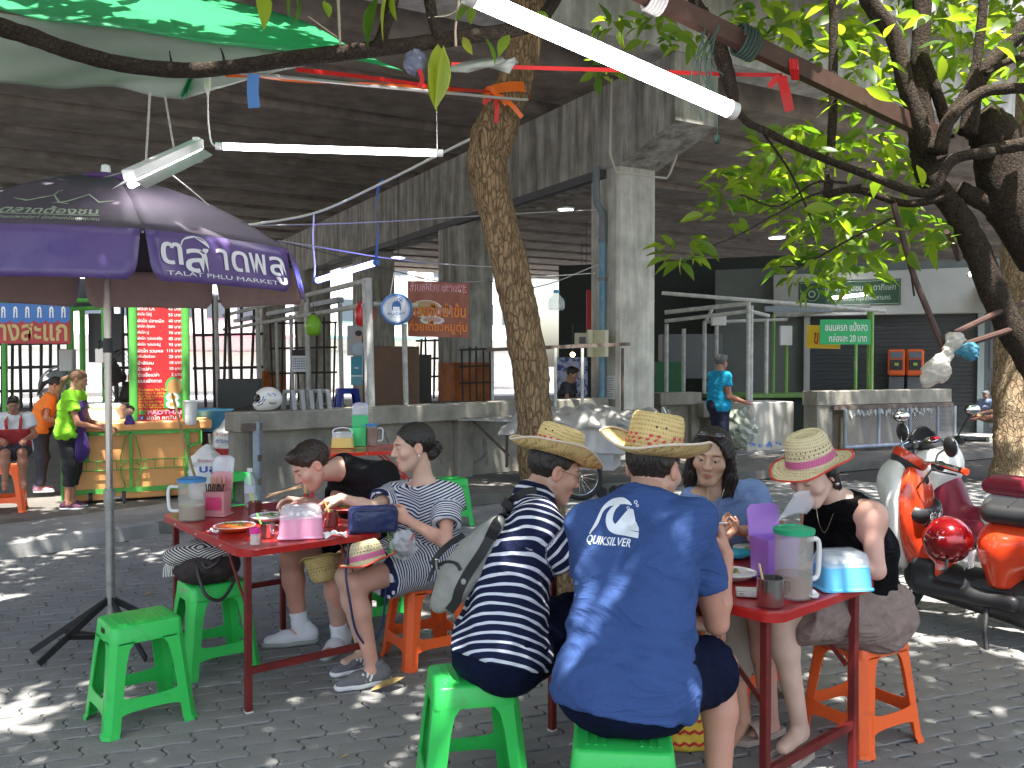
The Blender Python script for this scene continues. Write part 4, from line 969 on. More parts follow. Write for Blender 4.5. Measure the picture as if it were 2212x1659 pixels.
# ==== market umbrella
UX,UY=-2.26,4.80
um=thing('market_umbrella','purple market umbrella with printed valance on a steel pole','umbrella',(UX,UY,0))
M_can=mat('faded_purple_canvas',(.085,.068,.088),.75,color2=(.065,.05,.08),nscale=3,translucent=.12,bump=.1,bscale=30);M_canp=mat('purple_vinyl',(.05,.028,.16),.35,color2=(.10,.06,.20),nscale=5,contrast=(.5,.75));M_under=mat('pinkish_lining',(.52,.36,.34),.7,translucent=.25,noise=.15)
RZ,AZ,RR=2.205,2.625,1.09
angs=[R(-57+45*k)for k in range(8)]
def rimpt(k,f=1.0):a=angs[k%8];return Vector((UX+RR*f*math.cos(a),UY+RR*f*math.sin(a),0))
def canopy_pt(k,u,t):
 """panel k, u across 0..1, t from apex 0 to rim 1"""
 a,b=rimpt(k,t),rimpt(k+1,t);p=a*(1-u)+b*u;s=4*u*(1-u)
 z=AZ-(AZ-RZ)*(t**1.75)-.045*s*t*(1-t)*2+.01*s*t
 return Vector((p.x,p.y,z))
can=None
for k in range(8):
 v,f=sheet_thick(lambda u,t:canopy_pt(k,u,.02+.98*t),10,14,.004);mk('canopy_panel',v,f,M_can,um,True)
 def val(u,t):
  p=canopy_pt(k,.012+.976*u,1.0);c=Vector((UX,UY,0));o_=(Vector((p.x,p.y,0))-c).normalized();e=4*(u-.5)**2
  dr=.235*t;in_=(abs(u-.5)*2);ucl=.5+(u-.5)*(1-.07*t-.10*max(0,t-.8)*5*(in_>.85));p=canopy_pt(k,.012+.976*ucl,1.0)
  return p+o_*(.004+.05*t+.012*math.sin(u*9+k)*t)-Z*dr
 v,f=sheet_thick(val,14,6,.003);vo=mk('valance',v,f,[M_canp,M_under],um,True)
 half=14*6
 for i,pg in enumerate(vo.data.polygons):
  if i<2*half:pg.material_index=(i+1)%2
 MB().tube([canopy_pt(k,0,.05)-Z*.012,canopy_pt(k,0,.5)-Z*.014,canopy_pt(k,0,1)-Z*.012],.007,6).obj('rib',mat('rib_steel',(.4,.4,.42),.4,.7),um,True)
MB().lathe([(.0,.03),(.11,.018),(.16,-.012),(.15,-.02),(.02,.0)],(UX,UY,AZ),16).obj('top_cap',mat('purple_cap',(.16,.05,.24),.6),um,True)
MB().lathe([(.022,0),(.026,.03),(.022,.055),(0,.065)],(UX,UY,AZ+.02),14).obj('finial',M_cap,um,True)
M_chrome=mat('worn_chrome',(.52,.50,.48),.25,.9,noise=.25,nscale=25,stretch=(1,1,.2));M_galv=mat('galvanised_pole',(.36,.36,.34),.5,.6,noise=.3,nscale=20)
MB().tube([(UX,UY,.86),(UX,UY,AZ)],.0185,16).obj('upper_pole',M_chrome,um,True)
MB().tube([(UX,UY,.06),(UX,UY,.9)],.0235,16).obj('lower_pole',M_galv,um,True)
MB().tube([(UX,UY,.80),(UX,UY,.885)],.031,16).obj('clamp',M_galv,um,True)
mb=MB();mb.tube([(UX+.03,UY-.01,.845),(UX+.07,UY-.01,.85)],.007,8);mb.obj('clamp_screw',M_galv,um,True);MB().box((UX+.085,UY-.01,.85),(.02,.012,.07),None,.004).obj('wing_knob',mat('black_plastic',(.025,.025,.028),.45),um)
MB().tube([(UX,UY,1.66),(UX,UY,1.74)],.026,14).obj('cord_cleat',mat('black_plastic'),um,True)
MB().tube([(UX-.03,UY,1.7),(UX-.05,UY,1.68),(UX-.05,UY,1.73),(UX-.03,UY,1.72)],.006,6,closed=True).obj('cleat_ring',mat('black_plastic'),um,True)
M_black_steel=mat('black_steel',(.02,.02,.022),.4)
for a in(R(200),R(235),R(20),R(320)):
 d=Vector((math.cos(a),math.sin(a),0));c=Vector((UX,UY,0));MB().frame_box(c+Z*.28,c+d*.40+Z*.02,.012,.035).obj('leg',M_black_steel,um)
 MB().frame_box(c+Z*.06,c+d*.25+Z*.12,.012,.025).obj('strut',M_black_steel,um)
 # print on the canopy
M_prw=mat('white_print',(.62,.62,.66),.5);M_prg=mat('pale_green_print',(.30,.36,.27),.6)
def val_map(k,W):
 """2-D in metres, origin panel centre at the valance top"""
 def fn(x,y,l):
  u=.5+x/W;p=canopy_pt(k,u,1.0);o_=(Vector((p.x,p.y,0))-Vector((UX,UY,0))).normalized();t=-y/.235
  return p+o_*(.0085+.05*t+.012*math.sin(u*9+k)*t+l)-Z*(.235*t)
 return fn
W8=2*RR*math.sin(math.pi/8)
f=Flat();f.text('ต',-.33,-.225,-.155,-.05,M_prw,.012);f.text('ส',-.215,-.085,-.185,-.065,M_prw,.012);f.text('าด',-.045,.13,-.16,-.055,M_prw,.012);f.text('พ',.14,.235,-.16,-.055,M_prw,.012);f.text('ลู',.25,.345,-.20,-.055,M_prw,.012)
f.text('TALAT PHLU MARKET',-.31,.28,-.205,-.185,M_prw)
for i in range(6):
 a0,a1=math.pi*i/6,math.pi*(i+1)/6
 if i%2==0:f.poly([(-.155,-.015)]+[(-.155+.075*math.cos(a0+(a1-a0)*q/4),-.06+.05*math.sin(a0+(a1-a0)*q/4))for q in range(5)],M_prw)
f.disc(-.155,-.06,.075,M_prw,24,.67,.068,0,math.pi)
f.emit(val_map(0,W8*.976),um,.002,.0003)
def can_map(k):
 def fn(x,y,l):x=x;p=canopy_pt(k,.5+x,y);q=(canopy_pt(k,.5+x+.02,y)-p).cross(canopy_pt(k,.5+x,y+.02)-p).normalized();q=-q if q.z<0 else q;return p+q*(.0035+l)
 return fn
f=Flat()
def yy(t):return t
f.text('ตลาดต้องชม',-.33,.30,-.90,-.82,M_prg,.02);f.text('เอกลักษณ์พาณิชย์ อัตลักษณ์ของชุมชน',-.36,.31,-.965,-.925,M_prg,.01);f.rect(-.34,.31,-.912,-.905,M_prg)
f.stroke([(-.37,-.745),(-.25,-.765),(-.1,-.68),(.0,-.775),(.08,-.79)],[.004,.016,.012,.016,.004],M_prg);f.stroke([(-.05,-.785),(.05,-.76),(.2,-.66),(.3,-.765),(.42,-.745)],[.004,.016,.012,.016,.004],M_prg);f.stroke([(-.1,-.68),(-.11,-.62),(-.08,-.60)],.012,M_prg)
cm=can_map(7);f.emit(lambda x,y,l:cm(x*.9,-y,l),um,.001,.0003)
# ==== plastic stools
def dirty_plastic(name,c,dirt=(.05,.06,.04)):
 m=mat(name,c,.38,spec=.45);nt=m.node_tree;N=nt.nodes;L=nt.links;b=N['Principled BSDF']
 tc=N.new('ShaderNodeTexCoord');n=N.new('ShaderNodeTexNoise');n.inputs['Scale'].default_value=9;n.inputs['Detail'].default_value=9;n.inputs['Roughness'].default_value=.75;L.new(tc.outputs['Object'],n.inputs['Vector'])
 oi=N.new('ShaderNodeObjectInfo');n.noise_dimensions='4D';mu=N.new('ShaderNodeMath');mu.operation='MULTIPLY';mu.inputs[1].default_value=37;L.new(oi.outputs['Random'],mu.inputs[0]);L.new(mu.outputs[0],n.inputs['W'])
 rp=N.new('ShaderNodeValToRGB');rp.color_ramp.elements[0].position=.26;rp.color_ramp.elements[1].position=.44;rp.color_ramp.elements[0].color=(*[x*.55+d*.45 for x,d in zip(lin(c),dirt)],1);rp.color_ramp.elements[1].color=(*lin(c),1)
 L.new(n.outputs['Fac'],rp.inputs[0]);L.new(rp.outputs[0],b.inputs['Base Color'])
 r2=N.new('ShaderNodeMapRange');r2.inputs[3].default_value=.28;r2.inputs[4].default_value=.5;L.new(n.outputs['Fac'],r2.inputs[0]);L.new(r2.outputs[0],b.inputs['Roughness'])
 return m
M_green=dirty_plastic('green_plastic',(.03,.50,.085));M_orange=dirty_plastic('orange_plastic',(.88,.13,.025));M_bluest=dirty_plastic('blue_stool_plastic',(.02,.05,.35))
M_sticker=mat('faded_sticker',(.5,.42,.36),.6,noise=.4,nscale=60)
SH=.462
def hx(z):return.148+(SH-z)*.105
def hy(z):return.128+(SH-z)*.105
def build_stool(m,label,group=None):
 t=thing('plastic_stool',label,'stool',(0,0,0),0,group)
 def rr(a,b,r,z,n=5):
  o=[]
  for cx,cy,s in((a-r,b-r,0),(-a+r,b-r,1),(-a+r,-b+r,2),(a-r,-b+r,3)):
   for i in range(n+1):an=(s+i/n)*math.pi/2;o.append(Vector((cx+r*math.cos(an),cy+r*math.sin(an),z)))
  return o
 mb=MB();Z1=.385
 secs=[rr(hx(Z1)-.007,hy(Z1)-.007,.03,Z1),rr(hx(Z1),hy(Z1),.034,Z1),rr(hx(.452),hy(.452),.03,.452),rr(hx(SH)-.004,hy(SH)-.004,.028,SH-.003),rr(hx(SH)-.013,hy(SH)-.013,.024,SH),rr(.03,.03,.025,SH-.002),rr(.012,.012,.011,SH-.002),rr(.010,.010,.009,SH-.016)]
 mb.loft(secs,cap=False)
 n_=len(secs[0]);base=len(mb.v)-n_;mb.f.append([base+i for i in range(n_)])
 seat=mb.obj('seat',m,t,True,True,autos=35)
 for s in(-1,1):
  for k in range(3):MB().box((s*(.075+.026*k-.02),0,SH+.0005),(.009,.17,.003),None,.001).obj('seat_rib',m,seat)
 c=.026
 for sx in(-1,1):
  for sy in(-1,1):
   secs=[]
   for z,w,fl in((0,.066,.006),(.016,.064,.005),(.02,.062,0),(.12,.063,0),(.30,.069,0),(.36,.078,0),(.392,.10,0)):
    a,b=hx(z)+fl,hy(z)+fl;th=.006
    pts=[(a-w,b),(a-c,b),(a,b-c),(a,b-w),(a-th,b-w),(a-th,b-c-.002),(a-c-.002,b-th),(a-w,b-th)]
    secs.append([Vector((sx*x,sy*y,z))for x,y in(pts if sx*sy>0 else pts[::-1])])
   MB().loft(secs).obj('leg',m,t,True,True,autos=25)
 for s in(-1,1):
  for ax in(0,1):
   secs=[]
   n2=6
   mb=MB()
   def st(u,v):
    z0=.100+.052*v;bow=.016*(2*abs(u-.5))**4*(1 if v>.5 else-1)
    z=z0+bow;L2=(hx(z)-.05)if ax==0 else(hy(z)-.05);x=-L2+2*L2*u;y=(hy(z)if ax==0 else hx(z))-.0015
    return Vector((x,s*y,z))if ax==0 else Vector((s*y,x,z))
   v,f=sheet_thick(st,8,2,.006);mk('stretcher',v,f,m,t,False,True)
 zc=.425;MB().prism([(-.035,-.011),(.025,-.011),(.025,.011),(-.035,.011)],(-hx(zc)+.0,0,zc),Vector((0,-1,0)),Vector((.105,0,1)),.001).obj('sticker',M_sticker,t,local=True)
 t.children[-1].location.x=-.0015
 return t
gs=build_stool(M_green,'');os_=build_stool(M_orange,'');bs=build_stool(M_bluest,'')
used=set()
def stool(proto,x,y,deg,label,group,z=0.0):
 o=proto if proto.name not in used else copy_tree(proto);used.add(proto.name)
 o.location=(x,y,z);o.rotation_euler=(0,0,R(deg));o['label']=label;o['group']=group;return o
GG,OG='green plastic stools','orange plastic stools'
stool(gs,-1.68,3.84,40,'empty green plastic stool in front of the umbrella pole',GG)
stool(gs,-1.58,4.50,38,'green plastic stool carrying the dark handbag',GG)
stool(gs,-.15,3.13,12,'green plastic stool under the man in wide navy stripes',GG)
stool(gs,.34,2.61,-6,'green plastic stool under the man in the blue logo T-shirt',GG)
stool(gs,-.86,5.22,38,'green plastic stool under the man in the black T-shirt',GG)
stool(gs,-.62,8.5,30,'green plastic stool beside the far red table',GG)
stool(gs,-2.92,8.9,50,'green plastic stool standing by the rice sacks',GG)
stool(os_,-.47,4.64,32,'orange plastic stool under the woman in the striped dress',OG)
stool(os_,1.50,3.66,30,'orange plastic stool under the woman in the black top',OG)
stool(os_,1.10,4.12,35,'orange plastic stool under the woman in the blue blouse',OG)
stool(os_,P(8,1000,8.5).x,8.5,25,'orange plastic stool beside the man in the red apron',OG,PF)
stool(bs,P(750,850,12.3).x,12.3,20,'blue plastic stool on a market table behind the parapet','blue plastic stools',.78)
# ==== red folding tables
M_redt=mat('red_enamel',(.46,.018,.016),.28,color2=(.34,.014,.013),nscale=5,coat=.3);M_redleg=mat('dark_red_steel',(.17,.015,.014),.42,noise=.35,nscale=14)
M_redbr=mat('bright_red_top',(.72,.035,.015),.2,coat=.4,noise=.08)
def fold_table(name,label,c,ang,L_=1.2,W=.74,H=.765,top=None,legm=None,chips=True):
 t=thing(name,label,'table',(c[0],c[1],0),ang,'red folding tables');top=top or M_redt;legm=legm or M_redleg
 def rr(a,b,r,z,n=6):
  return[Vector((sx*(a-r)+r*math.cos((s+i/n)*math.pi/2),sy*(b-r)+r*math.sin((s+i/n)*math.pi/2),z))for s,(sx,sy)in enumerate(((1,1),(-1,1),(-1,-1),(1,-1)))for i in range(n+1)]
 a,b=L_/2,W/2;mb=MB()
 mb.loft([rr(a-.012,b-.012,.06,H-.034),rr(a,b,.07,H-.034),rr(a,b,.07,H-.006),rr(a-.004,b-.004,.068,H-.001),rr(a-.012,b-.012,.062,H),rr(a-.03,b-.03,.05,H-.003)])
 tt=mb.obj('tabletop',top,t,True,True,autos=35)
 lx,ly=a-.075,b-.06
 for sx in(-1,1):
  for sy in(-1,1):
   MB().frame_box((sx*lx,sy*ly,.004),(sx*lx,sy*ly,H-.034),.03,.03,bev=.003).obj('leg',legm,t,local=True)
   MB().box((sx*lx,sy*ly,.004),(.033,.033,.008)).obj('foot_cap',mat('white_foot',(.6,.58,.55),.6),t,local=True)
  MB().frame_box((sx*(lx-.001),-ly+.0155,.19 if sx<0 else.30),(sx*(lx-.001),ly-.0155,.19 if sx<0 else.30),.022,.03).obj('crossbar',legm,t,local=True)
  for sy in(-1,1):MB().frame_box((sx*(lx-.018),sy*(ly-.019),.42),(sx*(lx-.33),sy*(ly-.019),H-.04),.006,.02).obj('brace',legm,t,local=True)
 for sy in(-1,1):
  for x in(-.35,0,.33):MB().ball((x,sy*(b+.0005),H-.018),.006,8,6).obj('rivet',mat('rivet_steel',(.5,.5,.5),.4,.8),tt,True,True)
 return t
TA,TAang=(-1.29,4.50),math.atan2(.785,-.62)
tA=fold_table('folding_table','red folding table with the pink cutlery box beside the umbrella',TA,TAang)
TBc=(.755,3.515);tB=fold_table('folding_table','red folding table between the hatted men and the two women',TBc,math.atan2(.75,-.66))
p_=G(775,972,.76);tC=fold_table('folding_table','bright red folding table in front of the graffitied parapet',(p_.x,p_.y+.1),R(200),1.15,.7,top=M_redbr,legm=mat('bright_red_leg',(.5,.03,.02),.4))
TZ=.766
# ==== things on the tables
M_steel=mat('stainless',(.55,.54,.52),.22,.95,noise=.15,nscale=40);M_frost=mat('frosted_plastic',(.60,.57,.52),.3,alpha=.22);M_clear=mat('clear_plastic',(.9,.93,.95),.08,alpha=.16,spec=.8);M_clear2=mat('clear_plastic_lid',(.85,.88,.92),.15,alpha=.34,spec=.8);M_tissue=mat('tissue',(.80,.80,.80),.9,bump=.3,bscale=30)
def rrect(a,b,r,z,n=4,c=(0,0)):
 return[Vector((c[0]+sx*(a-r)+r*math.cos((s+i/n)*math.pi/2),c[1]+sy*(b-r)+r*math.sin((s+i/n)*math.pi/2),z))for s,(sx,sy)in enumerate(((1,1),(-1,1),(-1,-1),(1,-1)))for i in range(n+1)]
def place(o,loc,rz=0.0):o.location=loc;o.rotation_euler=(0,0,rz);return o
def onA(px,py):return G(px,py,TZ)
def pitcher(loc,rz,lid,liquid,h=.215,r=.072,label='',level=.35,group='water pitchers'):
 t=thing('pitcher',label,'pitcher',(0,0,0),0,group)
 MB().lathe([(r*.92,.0),(r*.94,.004),(r,h),(r-.003,h),(r*.92,.006),(0,.006)],n=28).obj('jug',M_frost,t,True,True)
 MB().lathe([(0,.0075),(r*.90,.0075),(r*.90+(r*.08)*level,h*level),(0,h*level)],n=28).obj('drink',mat('drink_'+liquid,{'tea':(.20,.09,.055),'pale':(.30,.20,.12)}[liquid],.1),t,True,True)
 lm=mat('lid_'+lid,{'blue':(.05,.24,.50),'green':(.015,.36,.17)}[lid],.35)
 MB().lathe([(r+.003,h-.012),(r+.004,h+.004),(r*.8,h+.010),(r*.75,h+.006),(0,h+.006)],n=28).obj('lid',lm,t,True,True)
 MB().tube(bez([(r-.004,0,h*.82),(r+.045,0,h*.80),(r+.05,0,h*.5),(r+.04,0,h*.25),(r-.004,0,h*.22)],5),.009,8).obj('handle',mat('frost_handle',(.72,.72,.7),.4),t,True,True)
 return place(t,loc,rz)
pitcher(onA(415,1122),R(185),'blue','pale',label='frosted pitcher with blue lid at the end of the table')
pitcher(onA(1714,1288),R(25),'green','tea',.24,.069,label='frosted pitcher with green lid, half full of tea')
def holder(loc,rz,m,label,s=1.0,lidopen=True,straws=True):
 t=thing('utensil_holder',label,'utensil holder',(0,0,0),0,'utensil holders')
 w,d,h=.062*s,.05*s,.135*s
 mb=MB();mb.loft([rrect(w+.008,d+.008,.01,0),rrect(w+.008,d+.008,.01,.008),rrect(w-.004,d-.004,.008,.012),rrect(w,d,.008,h),rrect(w-.004,d-.004,.006,h),rrect(w-.008,d-.008,.006,.014)]);mb.obj('box',m,t,True,True,autos=35)
 mb=MB();mb.prism([(-w,0),(w,0),(w,.085*s),(w-.02,.10*s),(-w+.02,.10*s),(-w,.085*s)],(0,d-.001,h-.002),(1,0,0),(0,.15,1),.004);mb.obj('back_panel',m,t,local=True)
 if lidopen:
  v,f=sheet_thick(lambda u,v_:(-w+2*w*u,d+.012+.02*v_+.006*math.sin(3*u),h+.085*s+(.10*s)*v_-(.02*s)*(2*u-1)**4*v_),8,6,.003);mk('lid',v,f,M_clear2,t,True,True)
 if straws:
  r_=random.Random(3)
  for i in range(16):
   x,y=r_.uniform(-w*.7,w*.7),r_.uniform(-.2*d,d*.7);MB().tube([(x,y,.03),(x*1.25,y,h+.07*s+r_.uniform(-.01,.015))],.0028,6).obj('chopstick' if i%2 else 'straw',mat('pale_wood',(.62,.42,.24),.7)if i%2 else mat('pink_straw',(.75,.3,.25),.5),t,True,True)
  for i in range(9):
   x=-w*.7+w*1.4*i/8;MB().tube(bez([(x,-d*.5,.05),(x*1.1,-d*.6,h+.012),(x*1.15+r_.uniform(-.01,.01),-d*.75,h+.04)],4),.004,6).obj('spoon_handle',mat('dark_spoon',(.05,.035,.03),.3),t,True,True)
 return t,place(t,loc,rz)
M_pinkb=mat('pink_plastic',(.62,.27,.29),.35,noise=.1,nscale=10);M_purple=mat('purple_plastic',(.34,.15,.55),.3);M_bluebx=mat('sky_blue_plastic',(.12,.50,.80),.3);M_hotpink=mat('hot_pink_plastic',(.78,.33,.50),.32);M_yel=mat('yellow_plastic',(.72,.58,.16),.4)
t,_=holder(onA(470,1112),R(-8),M_pinkb,'pink cutlery box with straws and chopsticks beside the blue-lidded pitcher',1.0)
MB().prism([(-.045,.035),(.045,.035),(.045,.105),(-.045,.105)],(.003,-.0535,0),(1,0,0),(0,-.06,1),.001).obj('front_label',mat('magenta_print',(.62,.05,.16),.5),t,local=True)
t,_=holder(onA(1672,1248),R(20),M_purple,'purple cutlery box with a clear flap lid next to the green-lidded pitcher',1.2,False,False)
v,f=sheet_thick(lambda u,v_:(-.05+.15*u+.05*v_,-.01-.03*v_+.01*u,.215+.03*math.sin(2.2*u)*(1-v_)+.125*v_*(1-.25*(2*u-1)**6)),10,8,.003);o=mk('lid',v,f,M_clear2,t,True,True);o.location.x=.05
def tissue_box(loc,rz,m,label,s=1.0,handle=False):
 t=thing('tissue_box',label,'tissue box',(0,0,0),0,'lidded tissue boxes');a,b,h=.085*s,.06*s,.08*s
 MB().loft([rrect(a+.006,b+.006,.022,0),rrect(a+.006,b+.006,.022,.006),rrect(a,b,.022,.010),rrect(a-.006,b-.006,.022,h),rrect(a-.012,b-.012,.02,h+.001)]).obj('base',m,t,True,True,autos=35)
 MB().loft([rrect(a-.004,b-.004,.022,h-.004),rrect(a-.006,b-.006,.024,h+.015),rrect(a-.014,b-.012,.026,h+.038*s),rrect(a-.035,b-.03,.02,h+.046*s)]).obj('lid',M_clear2,t,True,True,autos=50)
 mb=MB()
 for k in range(4):mb.box((-.045+.03*k,-.01,h+.012),(.02,.07,.014),R(7*k),.003)
 o=mb.obj('tissues',M_tissue,t,local=True);o['kind']='stuff'
 if handle:MB().tube(bez([(-a*.8,0,h),(-a*.85,0,h+.07),(0,0,h+.095),(a*.85,0,h+.07),(a*.8,0,h)],6),.006,8).obj('handle',M_cap,t,True,True)
 return place(t,loc,rz)
tissue_box(onA(651,1158),R(12),M_hotpink,'pink lidded tissue box at the table edge by the navy purse',1.22)
tissue_box(onA(1816,1268),R(8),M_bluebx,'sky blue lidded tissue box beside the green-lidded pitcher',1.12)
def mug(loc,rz,label,s=1.0,stick=None):
 t=thing('steel_mug',label,'mug',(0,0,0),0,'steel mugs');r,h=.036*s,.074*s
 MB().lathe([(r*.95,0),(r,.004),(r,h-.003),(r+.002,h),(r-.003,h),(r-.003,.006),(0,.006)],n=26).obj('cup',M_steel,t,True,True,autos=50)
 MB().tube(bez([(r-.002,0,h*.85),(r+.022*s,0,h*.8),(r+.022*s,0,h*.35),(r-.002,0,h*.25)],5),.003,6).obj('handle',M_steel,t,True,True)
 if stick:MB().tube([(-.01,0,.012),(stick[0],stick[1],stick[2])],.0045,8).obj('stirrer',stick[3],t,True,True)
 return place(t,loc,rz)
M_ystraw=mat('yellow_straw',(.75,.48,.10),.5)
mug(onA(551,1112),R(160),'steel mug with a yellow stick beside the water bottle',1.0,(.03,0,.12,M_ystraw))
mug(onA(578,1160),R(10),'steel mug behind the toothpick jar',.9,(-.05,0,.115,mat('green_straw',(.2,.7,.15),.5)))
mug(onA(715,1135),R(200),'steel mug with a yellow straw near the crumpled napkin',1.0,(.035,.01,.13,M_ystraw))
mug(onA(1664,1306),R(15),'large steel mug with a wooden stick at the table corner',1.28,(-.045,.0,.145,mat('pale_wood')))
def food(t,z,r,seed,cols):
 rd_=random.Random(seed);mb=MB()
 for i in range(26):
  a=rd_.uniform(0,6.28);q=rd_.uniform(0,r);c=Vector((q*math.cos(a),q*math.sin(a),z+rd_.uniform(.004,.02)*(1-q/r*.7)));pts=[c+Vector((rd_.gauss(0,.012),rd_.gauss(0,.012),rd_.gauss(0,.004)))for _ in range(4)]
  mb.tube(bez(pts,4),.003,5)
 o=mb.obj('noodles',mat(cols[0],{'noodle':(.45,.24,.08),'noodle2':(.5,.36,.16)}[cols[0]],.4),t,True,True);o['kind']='stuff'
 mb=MB()
 for i in range(12):
  a=rd_.uniform(0,6.28);q=rd_.uniform(0,r);c=Vector((q*math.cos(a),q*math.sin(a),z+.02));mb.add([c+Vector((rd_.gauss(0,.014),rd_.gauss(0,.014),rd_.gauss(0,.006)))for _ in range(4)],[[0,1,2,3]])
 o=mb.obj('herbs',mat('herb_green',(.10,.22,.03),.6),t,local=True);o['kind']='stuff'
def plate(loc,rz,label,rimc,s=1.0,f_='noodle',seed=1,fr=.05):
 t=thing('plate',label,'plate',(0,0,0),0,'melamine plates');r=.098*s
 MB().lathe([(r*.5,0),(r*.55,.0),(r*.93,.022),(r,.027),(r-.001,.029),(r*.9,.0245),(r*.5,.006),(0,.006)],n=30).obj('dish',mat('melamine_white',(.78,.78,.76),.25),t,True,True)
 MB().lathe([(r*.52,-.0008),(r*.56,-.0008),(r*.94,.0205),(r+.001,.0255)],n=30).obj('underside',mat('melamine_'+rimc,{'orange':(.8,.12,.02),'red':(.6,.03,.03),'white':(.75,.75,.72)}[rimc],.3),t,True,True)
 food(t,.008,fr*s,seed,(f_,));return place(t,loc,rz)
plate(onA(507,1146),0,'white plate with orange underside and leftover noodles','orange',1.05,seed=2)
plate(onA(585,1124),0,'white plate of greens and noodles behind the pink tissue box','white',1.1,'noodle2',3,.06)
plate(onA(660,1098),0,'empty-edged white plate near the man with chopsticks','white',1.05,'noodle2',5,.03)
plate(onA(742,1106),0,'plate of fried noodles the striped woman is eating from','red',1.1,'noodle',4,.06)
plate(onA(1585,1250),0,'plate with a spring onion by the blue-shirted man elbow','white',.9,'noodle2',6,.05)
plate(onA(1622,1196),0,'small white plate behind the purple cutlery box','white',.8,'noodle',7,.05)
# jar of toothpicks, bottle, cigarette pack, napkins, snack packets
t=thing('toothpick_jar','clear toothpick jar with a magenta cap','jar',(0,0,0));MB().lathe([(.022,0),(.024,.004),(.022,.012),(.023,.05),(.019,.056)],n=18).obj('glass',M_clear2,t,True,True)
mb=MB()
for i in range(14):a=i*2.4;q=.004*math.sqrt(i);mb.tube([(q*math.cos(a),q*math.sin(a),.004),(q*1.1*math.cos(a),q*1.1*math.sin(a),.052)],.0016,5)
o=mb.obj('toothpicks',mat('pale_wood'),t,local=True);o['kind']='stuff'
MB().lathe([(.025,.052),(.025,.075),(.022,.078),(0,.078)],n=18).obj('cap',mat('magenta_cap',(.72,.03,.28),.35),t,True,True);place(t,onA(551,1176))
t=thing('water_bottle','clear plastic water bottle with a white cap beside the cutlery box','bottle',(0,0,0))
MB().lathe([(.026,0),(.031,.006),(.031,.03),(.029,.036),(.031,.042),(.031,.15),(.026,.17),(.015,.195),(.013,.21)],n=20).obj('bottle',M_clear2,t,True,True);MB().lathe([(.0315,.085),(.0318,.13)],n=20).obj('label_band',mat('bottle_label',(.62,.68,.80),.5,color2=(.15,.25,.6),nscale=18,contrast=(.35,.4)),t,True,True);MB().lathe([(.0155,.206),(.0155,.228),(0,.229)],n=16).obj('cap',M_cap,t,True,True);place(t,onA(540,1096))
t=thing('cigarette_pack','pale cigarette pack lying by the steel mug','cigarette pack',(0,0,0));MB().box((0,0,.012),(.088,.055,.023),None,.001).obj('carton',mat('pack_card',(.66,.66,.64),.4),t,local=True);MB().box((.028,0,.012),(.0015,.0555,.0235)).obj('flap_line',MK,t,local=True)
f=Flat();f.stroke([(-.042,.003),(-.012,.003),(-.012,.02),(-.042,.02),(-.042,.003)],.0012,MK);f.rect(-.036,-.018,.007,.009,MK);f.rect(-.036,-.02,.012,.014,MK);f.emit(lambda x,y,l:Vector((x*1.0,-.0277-l,y)),t,.0005);[setattr(c,'matrix_parent_inverse',Matrix())for c in t.children];place(t,onA(1617,1286),R(-10))
def napkin(loc,rz,s,label,seed):
 rd_=random.Random(seed);ph=[rd_.uniform(0,6)for _ in range(6)]
 def fn(u,v):x,y=(u-.5)*1.4,(v-.5)*.8;return(x*s,y*s,.012*s/.1*(1.2+math.sin(7*u+ph[0])*math.sin(6*v+ph[1])+.6*math.sin(13*u-9*v+ph[2]))+.3*s*max(0,.35-abs(u-.4))*(1-abs(v-.5)))
 v,f=sheet_thick(fn,14,10,.0015);o=mk('napkin',v,f,M_tissue,None,False);place(o,Vector(loc)+Z*.002,rz);return tag(o,label,'napkin','paper napkins')
napkin(onA(724,1160),R(20),.075,'crumpled white napkin beside the navy purse',1);napkin(onA(1735,1290),R(-25),.075,'crumpled white napkin beside the large steel mug',2);napkin(onA(462,1150),R(-30),.045,'thin twisted napkin near the orange plate',3);napkin(onA(1892,1252),R(10),.03,'scrap of napkin behind the sky blue tissue box',4);napkin(onA(570,1106),R(40),.03,'scrap of napkin behind the steel mug with the yellow stick',5)
t=thing('snack_packet','turquoise snack packet lying on the table behind the elbow','packet',(0,0,0));crumple(Vector((0,0,.018)),(.075,.05,.02),3,mat('turquoise_foil',(.03,.36,.48),.25,coat=.4),t,'packet',20,10,.25);place(t,onA(1590,1205),R(25));t.children[0].matrix_parent_inverse=Matrix()
t=thing('snack_packet','orange and brown snack packet behind the turquoise one','packet',(0,0,0));crumple(Vector((0,0,.03)),(.07,.05,.03),7,mat('orange_foil',(.6,.22,.03),.3,color2=(.12,.05,.02),nscale=18),t,'packet',20,10,.3);place(t,onA(1622,1168),R(-15));t.children[0].matrix_parent_inverse=Matrix()
# far table set
pC=G(740,966,.766);tissue_box(pC,R(5),M_yel,'yellow lidded tissue box with a white handle on the far table',1.25,True)
t,_=holder(G(775,962,.766),R(0),mat('lime_plastic',(.06,.55,.18),.35),'green cutlery box on the far table',1.35,True,False)
pitcher(G(803,962,.766),R(10),'blue','tea',.21,.062,'pitcher of dark tea on the far table',.85)
